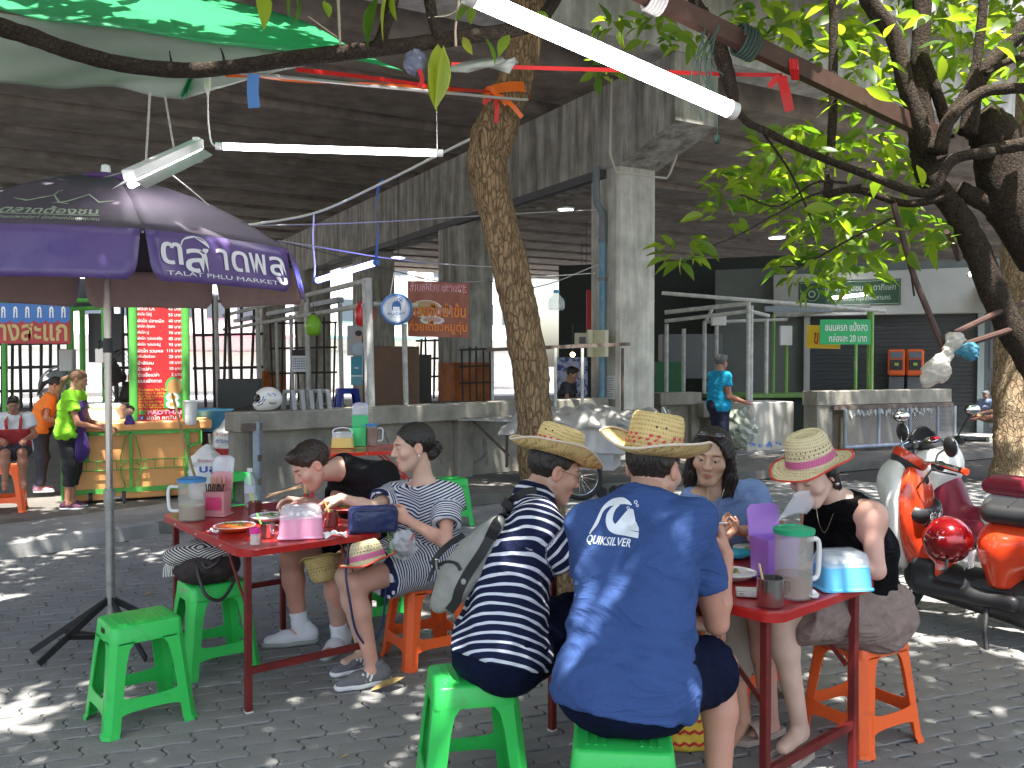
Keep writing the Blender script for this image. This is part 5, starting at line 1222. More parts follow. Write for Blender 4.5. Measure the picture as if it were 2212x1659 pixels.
# ==== bags
M_navy=mat('navy_leather',(.018,.028,.10),.32,bump=.3,bscale=150);M_brownbag=mat('dark_brown_cloth',(.028,.016,.016),.75,noise=.4,nscale=12,bump=.5,bscale=40);M_strap=mat('dark_strap',(.03,.025,.025),.5)
c=onA(806,1150);t=thing('purse','navy leather purse with a long strap on the table corner','bag',tuple(c))
Mr=Matrix.Rotation(R(14),3,'Z');Mn=np.array(Mr)
cc=c+Vector((0,.0,.066));sdf_obj('body',lambda p:smin(rbox(p,tuple(cc),(.122,.045,.066),.028,Mn),ell(p,tuple(cc+Vector((0,-.02,.015))),(.10,.035,.05),Mn),.02)+.0015*wob(p,60,1),np.array(cc)-.17,np.array(cc)+.17,.005,M_navy,t)
fl=[cc+Mr@Vector(q)for q in((-.095,-.047,-.045),(-.1,-.049,.045),(0,-.053,.052),(.1,-.049,.045),(.095,-.047,-.045))];MB().tube(bez(fl,8),.004,6).obj('piping',M_navy,t,True)
MB().tube(bez([cc+Mr@Vector((-.11,-.02,.02)),P(752,1185,4.15),P(747,1240,4.12),P(756,1300,4.12),P(768,1360,4.15),P(790,1392,4.2),P(812,1380,4.25),P(828,1330,4.28),P(836,1260,4.3),P(848,1170,4.32),cc+Mr@Vector((.118,-.02,-.02))],8),.006,6).obj('strap',M_navy,t,True)
mb=MB();mb.box(P(846,1186,4.28),(.028,.016,.05),None,.006);mb.obj('sanitiser_bottle',mat('lime_silicone',(.2,.7,.04),.4),t);mb=MB();mb.box(P(848,1213,4.28),(.018,.012,.022),None,.003);mb.obj('bottle_cap',M_cap,t)
MB().tube(bez([P(843,1172,4.28),P(838,1152,4.28),P(848,1140,4.28),P(852,1170,4.28)],5),.003,6).obj('loop',mat('lime_silicone'),t,True)
c=Vector((-1.60,4.44,SH));t=thing('handbag','slouchy dark brown handbag on the green stool','bag',tuple(c))
cb=c+Vector((0,0,.085))
sdf_obj('body',lambda p:smin(ell(p,tuple(cb),(.17,.13,.095)),ell(p,tuple(cb+Vector((.05,0,.03))),(.12,.09,.085)),.05)+.006*wob(p,26,2)+.003*wob(p,60,5),np.array(cb)-.24,np.array(cb)+.24,.008,M_brownbag,t)
MB().tube(bez([cb+Vector((.0,-.11,.04)),cb+Vector((.03,-.155,-.03)),cb+Vector((.07,-.17,-.11)),cb+Vector((.13,-.13,-.14)),cb+Vector((.17,-.05,-.06)),cb+Vector((.15,.0,.04))],8),.009,8).obj('handle',M_strap,t,True)
MB().tube(bez([cb+Vector((.02,-.10,.05)),cb+Vector((.06,-.13,.02)),cb+Vector((.11,-.11,.05)),cb+Vector((.12,-.05,.09))],8),.008,8).obj('handle',M_strap,t,True)
# black and white woven scarf on top
m=bpy.data.materials.new('woven_scarf');m.use_nodes=True;N=m.node_tree.nodes;L=m.node_tree.links;b_=N['Principled BSDF'];at=N.new('ShaderNodeAttribute');at.attribute_name='stripe';fr=N.new('ShaderNodeMath');fr.operation='FRACT';L.new(at.outputs['Fac'],fr.inputs[0]);rp=N.new('ShaderNodeValToRGB');rp.color_ramp.interpolation='CONSTANT';rp.color_ramp.elements[0].color=(.012,.012,.014,1);rp.color_ramp.elements[1].position=.55;rp.color_ramp.elements[1].color=(.55,.53,.5,1);L.new(fr.outputs[0],rp.inputs[0]);L.new(rp.outputs[0],b_.inputs['Base Color']);b_.inputs['Roughness'].default_value=.9
sc_=cb+Vector((.01,0,.085))
def scf(p):return smin(ell(p,tuple(sc_),(.175,.12,.05)),ell(p,tuple(sc_+Vector((-.12,-.05,-.03))),(.09,.06,.04)),.05)+.005*wob(p,30,4)
def scs(V):
 q=V-np.array(sc_+Vector((.0,-.08,.03)));q[:,1]*=.7;return(np.abs(q[:,0])*.8+np.abs(q[:,2])*1.6+np.abs(q[:,1])*.6)*46
t=thing('scarf','folded black and white patterned scarf on the handbag','scarf',tuple(sc_));V,Q=surf(scf,np.array(sc_)-.3,np.array(sc_)+.3,.006);fast_mesh('cloth',relax(V,Q,1),Q,m,t,True,stripe=scs(V))
for k in range(9):a=sc_+Vector((-.17+.008*k,-.085+.004*k,-.045));MB().tube([a,a+Vector((-.012,-.012,-.03)),a+Vector((-.016+.004*(k%3),-.012,-.075))],.0035,5).obj('fringe',mat('fringe_white',(.6,.58,.54),.9),t)
# ==== people
A_=lambda v:np.array(v,float)
def ik(a,c,l1,l2,pole):
 a,c=Vector(a),Vector(c);d=c-a;L_=d.length
 if L_>=l1+l2-1e-3:return a+d*(l1/(l1+l2))
 d.normalize();x=(l1*l1-l2*l2+L_*L_)/(2*L_);h=math.sqrt(max(0,l1*l1-x*x));pl_=Vector(pole)-d*Vector(pole).dot(d);return a+d*x+pl_.normalized()*h
def head_frame(face,up=(0,0,1)):
 f=Vector(face).normalized();u=Vector(up);u=(u-f*u.dot(f)).normalized();r=f.cross(u);return A_([[r.x,f.x,u.x],[r.y,f.y,u.y],[r.z,f.z,u.z]])
def head_sdf(q,fem=False,mouth=0.0):
 """head in its own frame: x right, y forward, z up, metres"""
 ax=np.abs(q[:,0]);m=np.stack([ax,q[:,1],q[:,2]],1)
 jw=.050 if fem else.056
 d=ell(q,(0,-.012,.034),(.074,.094,.083))
 d=smin(d,ell(q,(0,.026,-.030),(jw+.006,.064,.082)),.035)
 d=smin(d,ell(q,(0,.060,-.092),(.024,.022,.022)),.03)
 d=smin(d,cone(m,(jw-.004,-.005,-.045),(.018,.062,-.095),.014,.012),.03)
 d=smin(d,cone(m,(.006,.086,.030),(.040,.070,.030),.010,.008),.018)
 d=smin(d,ell(m,(.046,.058,-.022),(.022,.022,.022)),.022)
 d=smax(d,-ell(m,(.031,.098,.008),(.019,.020,.011)),.012)
 d=smin(d,cone(q,(0,.086,.020),(0,.108,-.024),.007,.0105),.012)
 d=smin(d,ell(m,(.012,.096,-.028),(.009,.012,.008)),.008)
 d=smin(d,ell(m,(.030,.0755,.008),(.0155,.0145,.0125)),.004)
 d=smin(d,cone(m,(0,.0925,-.056),(.020,.083,-.058),.0065,.003),.006);d=smin(d,cone(m,(0,.0905,-.068),(.018,.082,-.065),.0075,.003),.006)
 d=smax(d,-cone(m,(0,.100,-.0622),(.020,.090,-.0618),.0022,.001),.003)
 e=ell(m,(.077,-.012,-.004),(.011,.020,.031));e=smax(e,-ell(m,(.088,-.006,.0),(.008,.010,.018)),.006)
 return smin(d,e,.006)
def head_col(q,skin,lip,brow,fem=False,stubble=0.0):
 n=len(q);c=np.tile(A_(skin),(n,1));ax=np.abs(q[:,0]);fr=q[:,1]>.045
 def mixin(w,col):
  nonlocal c
  c=c*(1-w[:,None])+A_(col)*w[:,None]
 g=lambda a,b,s:np.clip(1-((a-b)/s)**2,0,1)
 mixin(.16*np.clip(1-((ax-.045)**2+(q[:,2]+.025)**2)/.0007,0,1)*fr,A_(skin)*A_((1.05,.72,.68)))
 mixin(.3*np.clip(1-((ax)**2+(q[:,2]+.025)**2)/.0003,0,1)*(q[:,1]>.09),A_(skin)*A_((1.0,.7,.66)))
 mixin(np.clip(1.4-(ax/.021)**2-((q[:,2]+.0622)/.0105)**2,0,1)*(q[:,1]>.072)*.8,lip)
 mixin(np.clip(1.6-((ax-.032)/.019)**2-((q[:,2]-.0285+(ax-.03)*.08)/(.0038 if fem else.005))**2,0,1)*fr*.8,brow)
 mixin(np.clip(1.5-((ax-.031)/.0145)**2-((q[:,2]-.0065)/.0028)**2,0,1)*fr*.85,A_(brow)*.6)
 if stubble:mixin(stubble*np.clip((-.035-q[:,2])/.03,0,1)*(q[:,1]>-.02),A_(skin)*.55)
 mixin(.35*(ax>.079)*np.ones(n),A_(skin)*A_((1.1,.62,.55)))
 return c
def hair_sdf(q,style,cut=.0):
 ax=np.abs(q[:,0]);m=np.stack([ax,q[:,1],q[:,2]],1);st=.0016*np.sin(q[:,0]*420+3*np.sin(q[:,1]*60)+q[:,2]*90)+.0012*np.sin(q[:,1]*500+q[:,0]*300)
 if style=='short':
  d=ell(q,(0,-.014,.042),(.083,.104,.090))+.005*wob(q,60,1)*.5
  d=smin(d,cone(q,(-.04,.060,.095),(.04,.062,.093),.028,.026),.03)
  d=smax(d,((q[:,1]-.076)*.80-(q[:,2]-.058)*.60),.012);d=smax(d,-(ell(m,(.082,.0,-.016),(.028,.026,.040))),.01);d=smax(d,-(q[:,2]+.085),.01)
  return d+st
 if style=='bun':
  d=ell(q,(0,-.016,.039),(.080,.101,.087));d=smax(d,((q[:,1]-.070)*.80-(q[:,2]-.066)*.60),.01);d=smax(d,-(ell(m,(.080,.004,-.02),(.022,.020,.032))),.008)
  b=ell(q,(0,-.118,-.022),(.036,.030,.036))+.004*wob(q,130,3);d=smin(d,b,.012);d=smin(d,ell(q,(0,-.085,-.05),(.045,.03,.03)),.02);return d+st
 if style=='long':
  d=ell(q,(0,-.016,.040),(.086,.105,.090));d=smax(d,((q[:,1]-.072)*.86-(q[:,2]-.075)*.5),.012)
  c=cone(m,(.074,.012,.03),(.088,-.002,-.09),.026,.030);c=smin(c,cone(m,(.088,-.002,-.09),(.080,.004,-.165),.030,.026),.02);d=smin(d,c,.02)
  d=smin(d,cone(q,(0,-.07,.0),(0,-.07,-.15),.055,.045),.03);d=smin(d,cone(m,(.012,.062,.105),(.072,.045,.02),.018,.012),.015);d=smax(d,-cone(q,(0,.10,.045),(0,.10,-.12),.052,.05),.015);return smax(d,-(q[:,2]+.175+.012*np.sin(q[:,0]*90)),.008)+st*1.5
 if style=='pony':
  d=ell(q,(0,-.016,.039),(.081,.102,.088));d=smax(d,((q[:,1]-.072)*.80-(q[:,2]-.066)*.60),.01);d=smax(d,-(ell(m,(.080,.004,-.02),(.022,.020,.032))),.008)
  d=smin(d,cone(q,(0,-.10,.03),(0,-.16,-.06),.024,.036),.02);return smin(d,cone(q,(0,-.16,-.06),(0,-.15,-.24),.036,.012),.02)+st*2
 if style=='under':
  d=ell(q,(0,-.014,.036),(.081,.101,.088));d=smax(d,((q[:,1]-.045)*.86-(q[:,2]-.050)*.5),.01);d=smax(d,-(ell(m,(.082,.006,-.018),(.026,.028,.038))),.008);return smax(d,-(q[:,2]+.068),.012)+st
 if style=='bob':
  d=ell(q,(0,-.016,.036),(.084,.102,.088));d=smin(d,cone(m,(.068,-.02,.0),(.062,-.02,-.075),.026,.022),.02);d=smin(d,cone(q,(0,-.075,.0),(0,-.06,-.085),.045,.035),.03);d=smax(d,((q[:,1]-.035)*.9-(q[:,2]-.05)*.4),.01);return smax(d,-(q[:,2]+.10),.01)+st
def hand_prims(w,d,n,side,curl=(.5,.6,.5),spread=.0,s=1.0,thumb=.6,pinch=0.0):
 """wrist w, direction d, palm normal n (towards palm), side = direction of the thumb"""
 w,d=Vector(w),Vector(d).normalized();n=Vector(n);n=(n-d*n.dot(d)).normalized();sd=Vector(side);sd=(sd-d*sd.dot(d)-n*sd.dot(n)).normalized();pr=[]
 offs=[.028,.010,-.009,-.027];base=[.088,.092,.087,.078];lens=[(.040,.025,.020),(.045,.029,.021),(.041,.027,.020),(.032,.021,.018)]
 for i in range(4):
  kn=w+(d*base[i]+sd*offs[i])*s;pr.append((w+sd*offs[i]*.55*s+d*.012*s,kn,.0165*s,.0115*s,'p'))
  c=0;p=kn
  for j,L_ in enumerate(lens[i]):
   c+=curl[j]*(1+.12*i)*(1.0-pinch*(.25 if i==0 else 0));dr=(d*math.cos(c)+n*math.sin(c)+sd*spread*(1.5-i)*.2).normalized();e=p+dr*L_*s;pr.append((p,e,(.0092-.001*j)*s,(.0085-.001*j)*s,'f'));p=e
 b=w+(d*.022+sd*.024+n*.006)*s;e=b+(d*.75+sd*.62+n*.25).normalized()*.036*s;g=e+(d*.9+sd*(.30-thumb*.5)+n*thumb).normalized()*.031*s;h=g+(d*.8+sd*(.0-thumb*.7)+n*thumb*1.2).normalized()*.024*s
 pr+=[(b,e,.015*s,.012*s,'p'),(e,g,.0115*s,.0095*s,'f'),(g,h,.0095*s,.008*s,'f')]
 return pr
M_skin=attr_mat('skin',.48,bump=.10,bscale=160,spec=.35,noise=.10,nscale=14,sss=.12)
M_hair=mat('dark_hair',(.014,.010,.008),.34,spec=.5,bump=.7,bscale=40,stretch=(6,6,1));M_hair_b=mat('brown_hair',(.026,.015,.010),.38,spec=.5,bump=.7,bscale=40,stretch=(6,6,1));M_hair_g=mat('grey_hair',(.34,.33,.32),.6,bump=.6,bscale=60);M_hair_t=mat('tawny_hair',(.16,.085,.04),.45,bump=.7,bscale=40,stretch=(6,6,1));M_hair_salt=mat('salt_hair',(.10,.10,.10),.6,bump=.6,bscale=60)
M_eye=mat('eye_white',(.42,.38,.35),.25);M_iris=mat('iris',(.02,.012,.008),.1)
class Person:
 def __init__(s,label,J,sc=1.0,fem=False,skin=(.50,.30,.21),lip=None,brow=(.03,.02,.015),hair='short',eyes=True,hairm=None,res=.008,hres=.0036,stubble=0.0,hs=None):
  s.J=J;s.sc=sc;s.res=res;s.hs=hs or sc;s.fem=fem
  for k in J:
   if k!='hands':J[k]=Vector(J[k])
  s.HM=head_frame(J['face'],J.get('headup',(0,0,1)));s.skin=skin
  H=A_(J['head']);pel,chest,neck=J['pel'],J['chest'],J['neck'];rv=(J['shr']-J['shl']).normalized();s.rv=rv
  hr=J.get('hipdir');hv=(hr if hr is not None else rv);hv=Vector((hv.x,hv.y,0)).normalized();s.hv=hv
  s.hipl,s.hipr=pel-hv*.085*sc,pel+hv*.085*sc;k=sc;waist=pel*.55+chest*.45
  s.waist=waist;cw=.085 if not fem else.07;ww=.07 if not fem else.052
  P_=[]
  for sg,hip,sh in((-1,s.hipl,J['shl']),(1,s.hipr,J['shr'])):
   P_+=[(hip,waist+rv*sg*ww*k,.118*k,.100*k,.05),(waist+rv*sg*ww*k,chest+rv*sg*cw*k,.100*k,.108*k,.05),(chest+rv*sg*cw*k,sh,.100*k,.058*k,.05),(neck-Vector((0,0,.01)),sh,.052*k,.056*k,.05)]
  hb=Vector(H)+Vector(s.HM@A_((0,-.028,-.055)))*s.hs
  P_+=[(neck-Vector((0,0,.03)),hb,(.060 if not fem else.055)*k,(.053 if not fem else.048)*k,.03)]
  s.torso=list(P_);limbs=[]
  for sd in 'lr':
   sh,el,wr=J['sh'+sd],J['el'+sd],J['wr'+sd];limbs+=[(sh,el,.052*k if not fem else.044*k,.040*k if not fem else.034*k,.03),(el,el.lerp(wr,.3),.040*k if not fem else.033*k,.042*k if not fem else.034*k,.02),(el.lerp(wr,.3),wr,.041*k if not fem else.034*k,.027*k if not fem else.023*k,.02)]
   hp,kn,an=s.__dict__['hip'+sd],J['kn'+sd],J['an'+sd]
   limbs+=[(hp,kn,.098*k if not fem else.095*k,.060*k if not fem else.056*k,.04),(kn,kn.lerp(an,.32),.056*k if not fem else.052*k,.060*k if not fem else.055*k,.03),(kn.lerp(an,.32),an,.058*k if not fem else.053*k,.036*k if not fem else.033*k,.03)]
  s.limbs=limbs
  hp_=[]
  for hd in J.get('hands',[]):hp_+=hand_prims(*hd[:4],**hd[4])
  s.handp=hp_
  PR=[(A_(a),A_(b),ra,rb,kk,np.minimum(A_(a),A_(b))-max(ra,rb),np.maximum(A_(a),A_(b))+max(ra,rb))for a,b,ra,rb,kk in s.torso+limbs]
  def body(p):
   d=np.full(len(p),2.0,np.float32);pl_,ph_=p.min(0)-.09,p.max(0)+.09
   for a,b,ra,rb,kk,bl,bh in PR:
    if len(p)<60000 and((bh<pl_).any()or(bl>ph_).any()):continue
    d=smin(d,cone(p,a,b,ra,rb),kk)
   for sd in 'lr':
    t=J.get('toe'+sd)
    if t is not None:
     an=J['an'+sd];e=cone(p,A_(an-Vector((0,0,.03*k))),A_(t),.036*k,.026*k);d=smin(d,e,.03)
   nh=((p-H)**2).sum(1)<.26**2
   if nh.any():d[nh]=smin(d[nh],head_sdf((p[nh]-H)@s.HM/s.hs,fem)*s.hs,.012)
   if hp_:
    near=np.zeros(len(p),bool)
    for hd_ in J['hands']:near|=((p-A_(hd_[0]))**2).sum(1)<.25**2
    if near.any():
     pp=p[near];dd=d[near];pm_=None;fm=None
     for a,b,ra,rb,ty in hp_:
      e=cone(pp,A_(a),A_(b),ra,rb)
      if ty=='p':pm_=e if pm_ is None else smin(pm_,e,.012)
      else:fm=e if fm is None else np.minimum(fm,e)
     d[near]=smin(smin(dd,pm_,.015),fm,.005)
   return d
  s.body=body
  allp=[x for a,b,ra,rb,*_ in s.torso+limbs for x in(a,b)]+([J['toel'],J['toer']]if 'toel' in J else[])
  lo=A_([min(p[i]for p in allp)for i in range(3)])-.16;hi=A_([max(p[i]for p in allp)for i in range(3)])+.16;lo=np.minimum(lo,H-.2);hi=np.maximum(hi,H+.2)
  s.lo,s.hi=lo,hi
  boxes=[(H-.19*s.hs,H+.19*s.hs,hres)]
  for hd_ in J.get('hands',[]):c=A_(Vector(hd_[0])+Vector(hd_[1]).normalized()*.09);boxes.append((c-.135,c+.135,.0034))
  V,Q=surf(body,lo,hi,res);V=relax(V,Q,1);VV=[];QQ=[];n=0
  cen=V[Q].mean(1);keep=np.ones(len(Q),bool)
  for a,b,h in boxes:keep&=~((cen>a+res*1.2)&(cen<b-res*1.2)).all(1)
  VV.append(V);QQ.append(Q[keep]);n=len(V)
  for i,(a,b,h)in enumerate(boxes):
   v,q=surf(body,a,b,h)
   v=relax(v,q,1,.4)
   # drop the artificial caps where the box cuts the limb
   cc_=v[q].mean(1);ins=((cc_>a+h*1.6)&(cc_<b-h*1.6)).all(1);VV.append(v);QQ.append(q[ins]+n);n+=len(v)
  V=np.concatenate(VV);Q=np.concatenate(QQ)
  us=np.unique(Q);mp=-np.ones(len(V),int);mp[us]=np.arange(len(us));V=V[us];Q=mp[Q]
  col=head_col((V-H)@s.HM/s.hs,skin,lip or tuple(A_(skin)*A_((.95,.52,.5))),brow,fem,stubble)
  s.o=fast_mesh('person',V,Q,M_skin,None,True,col=col);tag(s.o,label,'person')
  if hair:
   hs=s.hs;f=lambda p:hair_sdf((p-H)@s.HM/hs,hair)*hs
   V,Q=surf(f,H-.30*hs,H+.20*hs,hres*1.15);fast_mesh('hair',relax(V,Q,1,.3),Q,hairm or M_hair,s.o)
  if eyes:s.eyes()
 def hp(s,x,y,z):return Vector(A_(s.J['head'])+s.HM@(A_((x,y,z))*s.hs))
 def eyes(s):
  for x in(-.031,.031):
   MB().ball(s.hp(x,.0850,.0040),tuple(q*s.hs for q in(.0115,.0058,.0048)),12,8,Matrix([list(r)for r in s.HM])).obj('eye',M_eye,s.o,True)
   MB().ball(s.hp(x*.97,.0892,.0036),tuple(q*s.hs for q in(.0052,.0026,.0050)),10,6,Matrix([list(r)for r in s.HM])).obj('iris',M_iris,s.o.children[-1],True)
 def part(s,name,fn,m,res=None,stripe=None,lo=None,hi=None,it=1,col=None):
  return sdf_obj(name,fn,s.lo if lo is None else lo,s.hi if hi is None else hi,res or s.res,m,s.o,it,col,stripe)
 def shirt(s,m,infl=.014,sleeve=.62,hem=-.02,flare=.008,fold=.0035,stripe=False,neck_cut=.028,name='shirt',vneck=None,sleeve_r=1.25,res=None,loose=0.0,front_hem=None,sleeve_inf=.014,ncut=None,seed=1,cover=0.0):
  J=s.J;k=s.sc;pel,chest,neck=J['pel'],J['chest'],J['neck'];up=(neck-pel).normalized();ups=A_(up)
  sl=[]
  for sd in 'lr':
   sh,el=J['sh'+sd],J['el'+sd]
   if sleeve>0:e=sh.lerp(el,sleeve);d_=(el-sh).normalized();sl.append((A_(sh),A_(e+d_*.03),A_(e),A_(d_)))
  hemo=A_(pel+up*hem);nd=(s.J['head']-neck).normalized()if ncut is None else Vector(ncut).normalized();nco=A_(neck+nd*neck_cut)
  ta=[(A_(a),A_(a.lerp(b,.76)if sleeve<=0 and i%4>1 else b),ra,rb*(.82 if sleeve<=0 and i%4>1 else 1),kk)for i,(a,b,ra,rb,kk)in enumerate(s.torso[:8])]
  H=A_(J['head'])
  def fn(p,raw=False):
   d=None
   tt=np.clip(((p-A_(pel))@ups)/max(.1,(neck-pel).length),0,1)
   for a,b,ra,rb,kk in ta:
    e=cone(p,a,b,ra,rb);d=e if d is None else smin(d,e,.05)
   d=d-infl-flare*(1-tt)-loose*np.sin(np.pi*np.clip(tt,0,1))
   if cover:d=smin(d,ell(p,A_(pel-Vector((0,0,.02))),(.165*k,.165*k,.11*k))-cover,.05)
   d=smax(d,(p-nco)@A_(nd),.01)
   d=smax(d,-((p-hemo)@ups),.008)
   for a,b,e,dd in sl:
    r0=(.056 if not s.fem else.047)*k;c=cone(p,a,b,r0+sleeve_inf,r0*(sleeve_r-.25 if sleeve<=0 else 1)+sleeve_inf*sleeve_r);c=smax(c,(p-e)@dd,.006);d=smin(d,c,.03)
   for a,b,e,dd in(sl if sleeve>0 else[]):r0=(.056 if not s.fem else.047)*k;d=smax(d,-cone(p,e-dd*.035,e+dd*.05,r0*.88,r0+sleeve_inf*sleeve_r-.006),.003)
   if vneck is not None:d=smax(d,-cone(p,A_(vneck[0]),A_(vneck[1]),vneck[2],vneck[3]),.01)
   if fold:d=d+fold*wob(p,22,seed)+fold*.55*wob(p,47,seed+2)+fold*.8*np.sin(((p-A_(pel))@ups)*75+3*wob(p,9,seed))*np.exp(-((tt-.28)/.16)**2)
   return d
  s.shirt_fn=fn
  def strp(V):
   best=np.full(len(V),9.0);val=np.zeros(len(V))
   sp=[pel,s.waist,chest,neck];acc=0.0;t_=np.zeros(len(V));
   ax=[A_(x)for x in sp];bd=np.full(len(V),9.0)
   for a,b in zip(ax[:-1],ax[1:]):
    ba=b-a;l=np.linalg.norm(ba);tr=((V-a)@ba)/(l*l);tcl=np.clip(tr,-9 if acc==0 else 0,1 if b is not ax[-1]else 9);q=V-a-tcl[:,None]*ba;dist=(q*q).sum(1);m_=dist<bd;val=np.where(m_,acc+tcl*l,val);bd=np.minimum(bd,dist);acc+=l
   lat=np.abs((V-A_(chest))@A_(s.rv));val=val-.55*np.maximum(0,lat-.08*k)
   td=np.full(len(V),9.0)
   for a,b,ra,rb,kk in ta:td=np.minimum(td,cone(V,a,b,ra,rb))
   td-=infl+flare*.5
   for a,b,e,dd in sl:
    c=cone(V,a,b,(.056 if not s.fem else.047)*k+sleeve_inf,(.056 if not s.fem else.047)*k+sleeve_inf*sleeve_r);q=(V-a)@dd;m_=(c<td-.006)&(q>.02);val=np.where(m_,q+.013,val)
   return val
  s.shirt_o=s.part(name,fn,m,res or s.res*.85,strp if stripe else None);return s.shirt_o
 def legs_cloth(s,m,upto=.85,infl=.018,name='shorts',waist=.10,fold=.003,both=True,skirt=False,res=None,stripe=None,rmul=1.0,seed=3):
  J=s.J;k=s.sc;pr=[];up=A_((s.waist-J['pel']).normalized())
  for sd in 'lr':
   hp,kn,an=s.__dict__['hip'+sd],J['kn'+sd],J['an'+sd]
   if upto<=1:e=hp.lerp(kn,upto);pr.append((A_(hp),A_(hp.lerp(kn,upto+.05)),.098*k,(.098+(.064-.098)*upto)*k*rmul+.004,A_(e),A_((kn-hp).normalized())))
   else:
    e=kn.lerp(an,upto-1);pr.append((A_(hp),A_(kn),.098*k,.066*k,A_(kn+(kn-hp)),A_((kn-hp).normalized())));pr.append((A_(kn),A_(kn.lerp(an,min(1,upto-.97))),.064*k,.050*k*rmul,A_(e),A_((an-kn).normalized())))
  pel=A_(J['pel']);up=A_((0,0,1));wo=A_(J['pel']+Vector((0,0,(.10+waist*.4)*k)))
  tors=[(A_(a),A_(b),ra,rb)for a,b,ra,rb,kk in(s.torso[0],s.torso[4])]
  def fn(p):
   d=ell(p,A_(J['pel']-Vector((0,0,.02))),(.165*k,.165*k,.11*k))
   for a,b,ra,rb in tors:d=smin(d,cone(p,a,b,ra,rb),.05)
   for a,b,ra,rb,e,dd in pr:
    c=cone(p,a,b,ra,rb);c=smax(c,(p-e)@dd,.006);d=smin(d,c,.05 if not skirt else.09)
   d=d-infl;d=smax(d,(p-wo)@up,.01)
   if upto<=1 and not skirt:
    for a,b,ra,rb,e,dd in pr:d=smax(d,-cone(p,e-dd*.03,e+dd*.05,rb*.9,rb+infl-.006),.003)
   return d+fold*wob(p,24,seed)+fold*.6*wob(p,50,seed+1)
  return s.part(name,fn,m,res or s.res,stripe)
 def shoe(s,sd,upper,sole,sock=None,k=1.0,name='shoe',stripes=None):
  an,toe=s.J['an'+sd],s.J['toe'+sd];f=toe-an;f.z=0;f.normalize();r=Vector((f.y,-f.x,0));M=A_([[r.x,f.x,0],[r.y,f.y,0],[r.z,f.z,1]]);zg=s.J.get('ground',Vector((0,0,0))).z
  c=Vector((an.x,an.y,zg))-f*.025*k;
  def up_(p):
   q=(p-A_(c))@M/k;d=cone(q,(0,-.03,.045),(0,.10,.040),.041,.037);d=smin(d,cone(q,(0,.10,.036),(.006,.185,.030),.040,.030),.03);d=smin(d,cone(q,(0,-.02,.06),(0,.005,.10),.040,.040),.03);d=smax(d,-(q[:,2]-.018),.006);d=smax(d,-ell(q,(0,.012,.155),(.030,.045,.05)),.006);return d*k
  def so_(p):
   q=(p-A_(c))@M/k;e=cone(q*A_((1,1,1)),(0,-.03,.022),(0,.10,.022),.047,.045);e=smin(e,cone(q,(0,.10,.022),(.006,.19,.022),.045,.037),.02);return smax(smax(e,q[:,2]-.026,.006),-(q[:,2]-.001),.004)*k
  lo,hi=A_(c)-.3,A_(c)+.3
  u=sdf_obj('shoe',up_,lo,hi,.005,upper,s.o,1);sdf_obj('sole',so_,lo,hi,.005,sole,u,1)
  if sock:a=A_(c+f*.02+Z*.05);b=A_(an+(s.J['kn'+sd]-an).normalized()*.10);kd=A_((s.J['kn'+sd]-an).normalized());sdf_obj('sock',lambda p:smax(cone(p,a,b,.043*k,.046*k),(p-A_(an))@kd-.095,.006)+.0015*wob(p,70),lo,hi,.005,sock,s.o,1)
  lace=mat('laces',(.6,.56,.52),.8)
  for i in range(4):
   y=.045+.022*i;z=.083-.010*i;a=c+(r*-.02+f*y+Z*z)*k;b=c+(r*.02+f*(y+.012)+Z*z)*k;MB().tube([a,(a+b)/2+Z*.006,b],.003,5).obj('lace',lace,u,True)
  if stripes:
   for i in range(3):
    for sg in(1,-1):
     y=.055+.026*i;a=c+(r*sg*.041+f*y+Z*.035)*k;b=c+(r*sg*.030+f*(y-.022)+Z*.075)*k;MB().frame_box(a,b,.006,.011,up=f).obj('side_stripe',stripes,u)
  return u
 def glasses(s,m,r=.021,dark=None):
  for x in(-.031,.031):
   ring=[s.hp(x+r*math.cos(a),.101,.004+r*.85*math.sin(a))for a in[6.283*i/20 for i in range(20)]];MB().tube(ring,.0014,5,closed=True).obj('glasses_rim',m,s.o,True)
   sg=1 if x>0 else-1;MB().tube([s.hp(x+sg*r,.100,.008),s.hp(sg*.073,.07,.010),s.hp(sg*.081,-.005,.012),s.hp(sg*.079,-.03,-.005)],.0013,5).obj('glasses_arm',m,s.o,True)
  MB().tube([s.hp(-.011,.104,.006),s.hp(0,.107,.009),s.hp(.011,.104,.006)],.0013,5).obj('glasses_bridge',m,s.o,True)
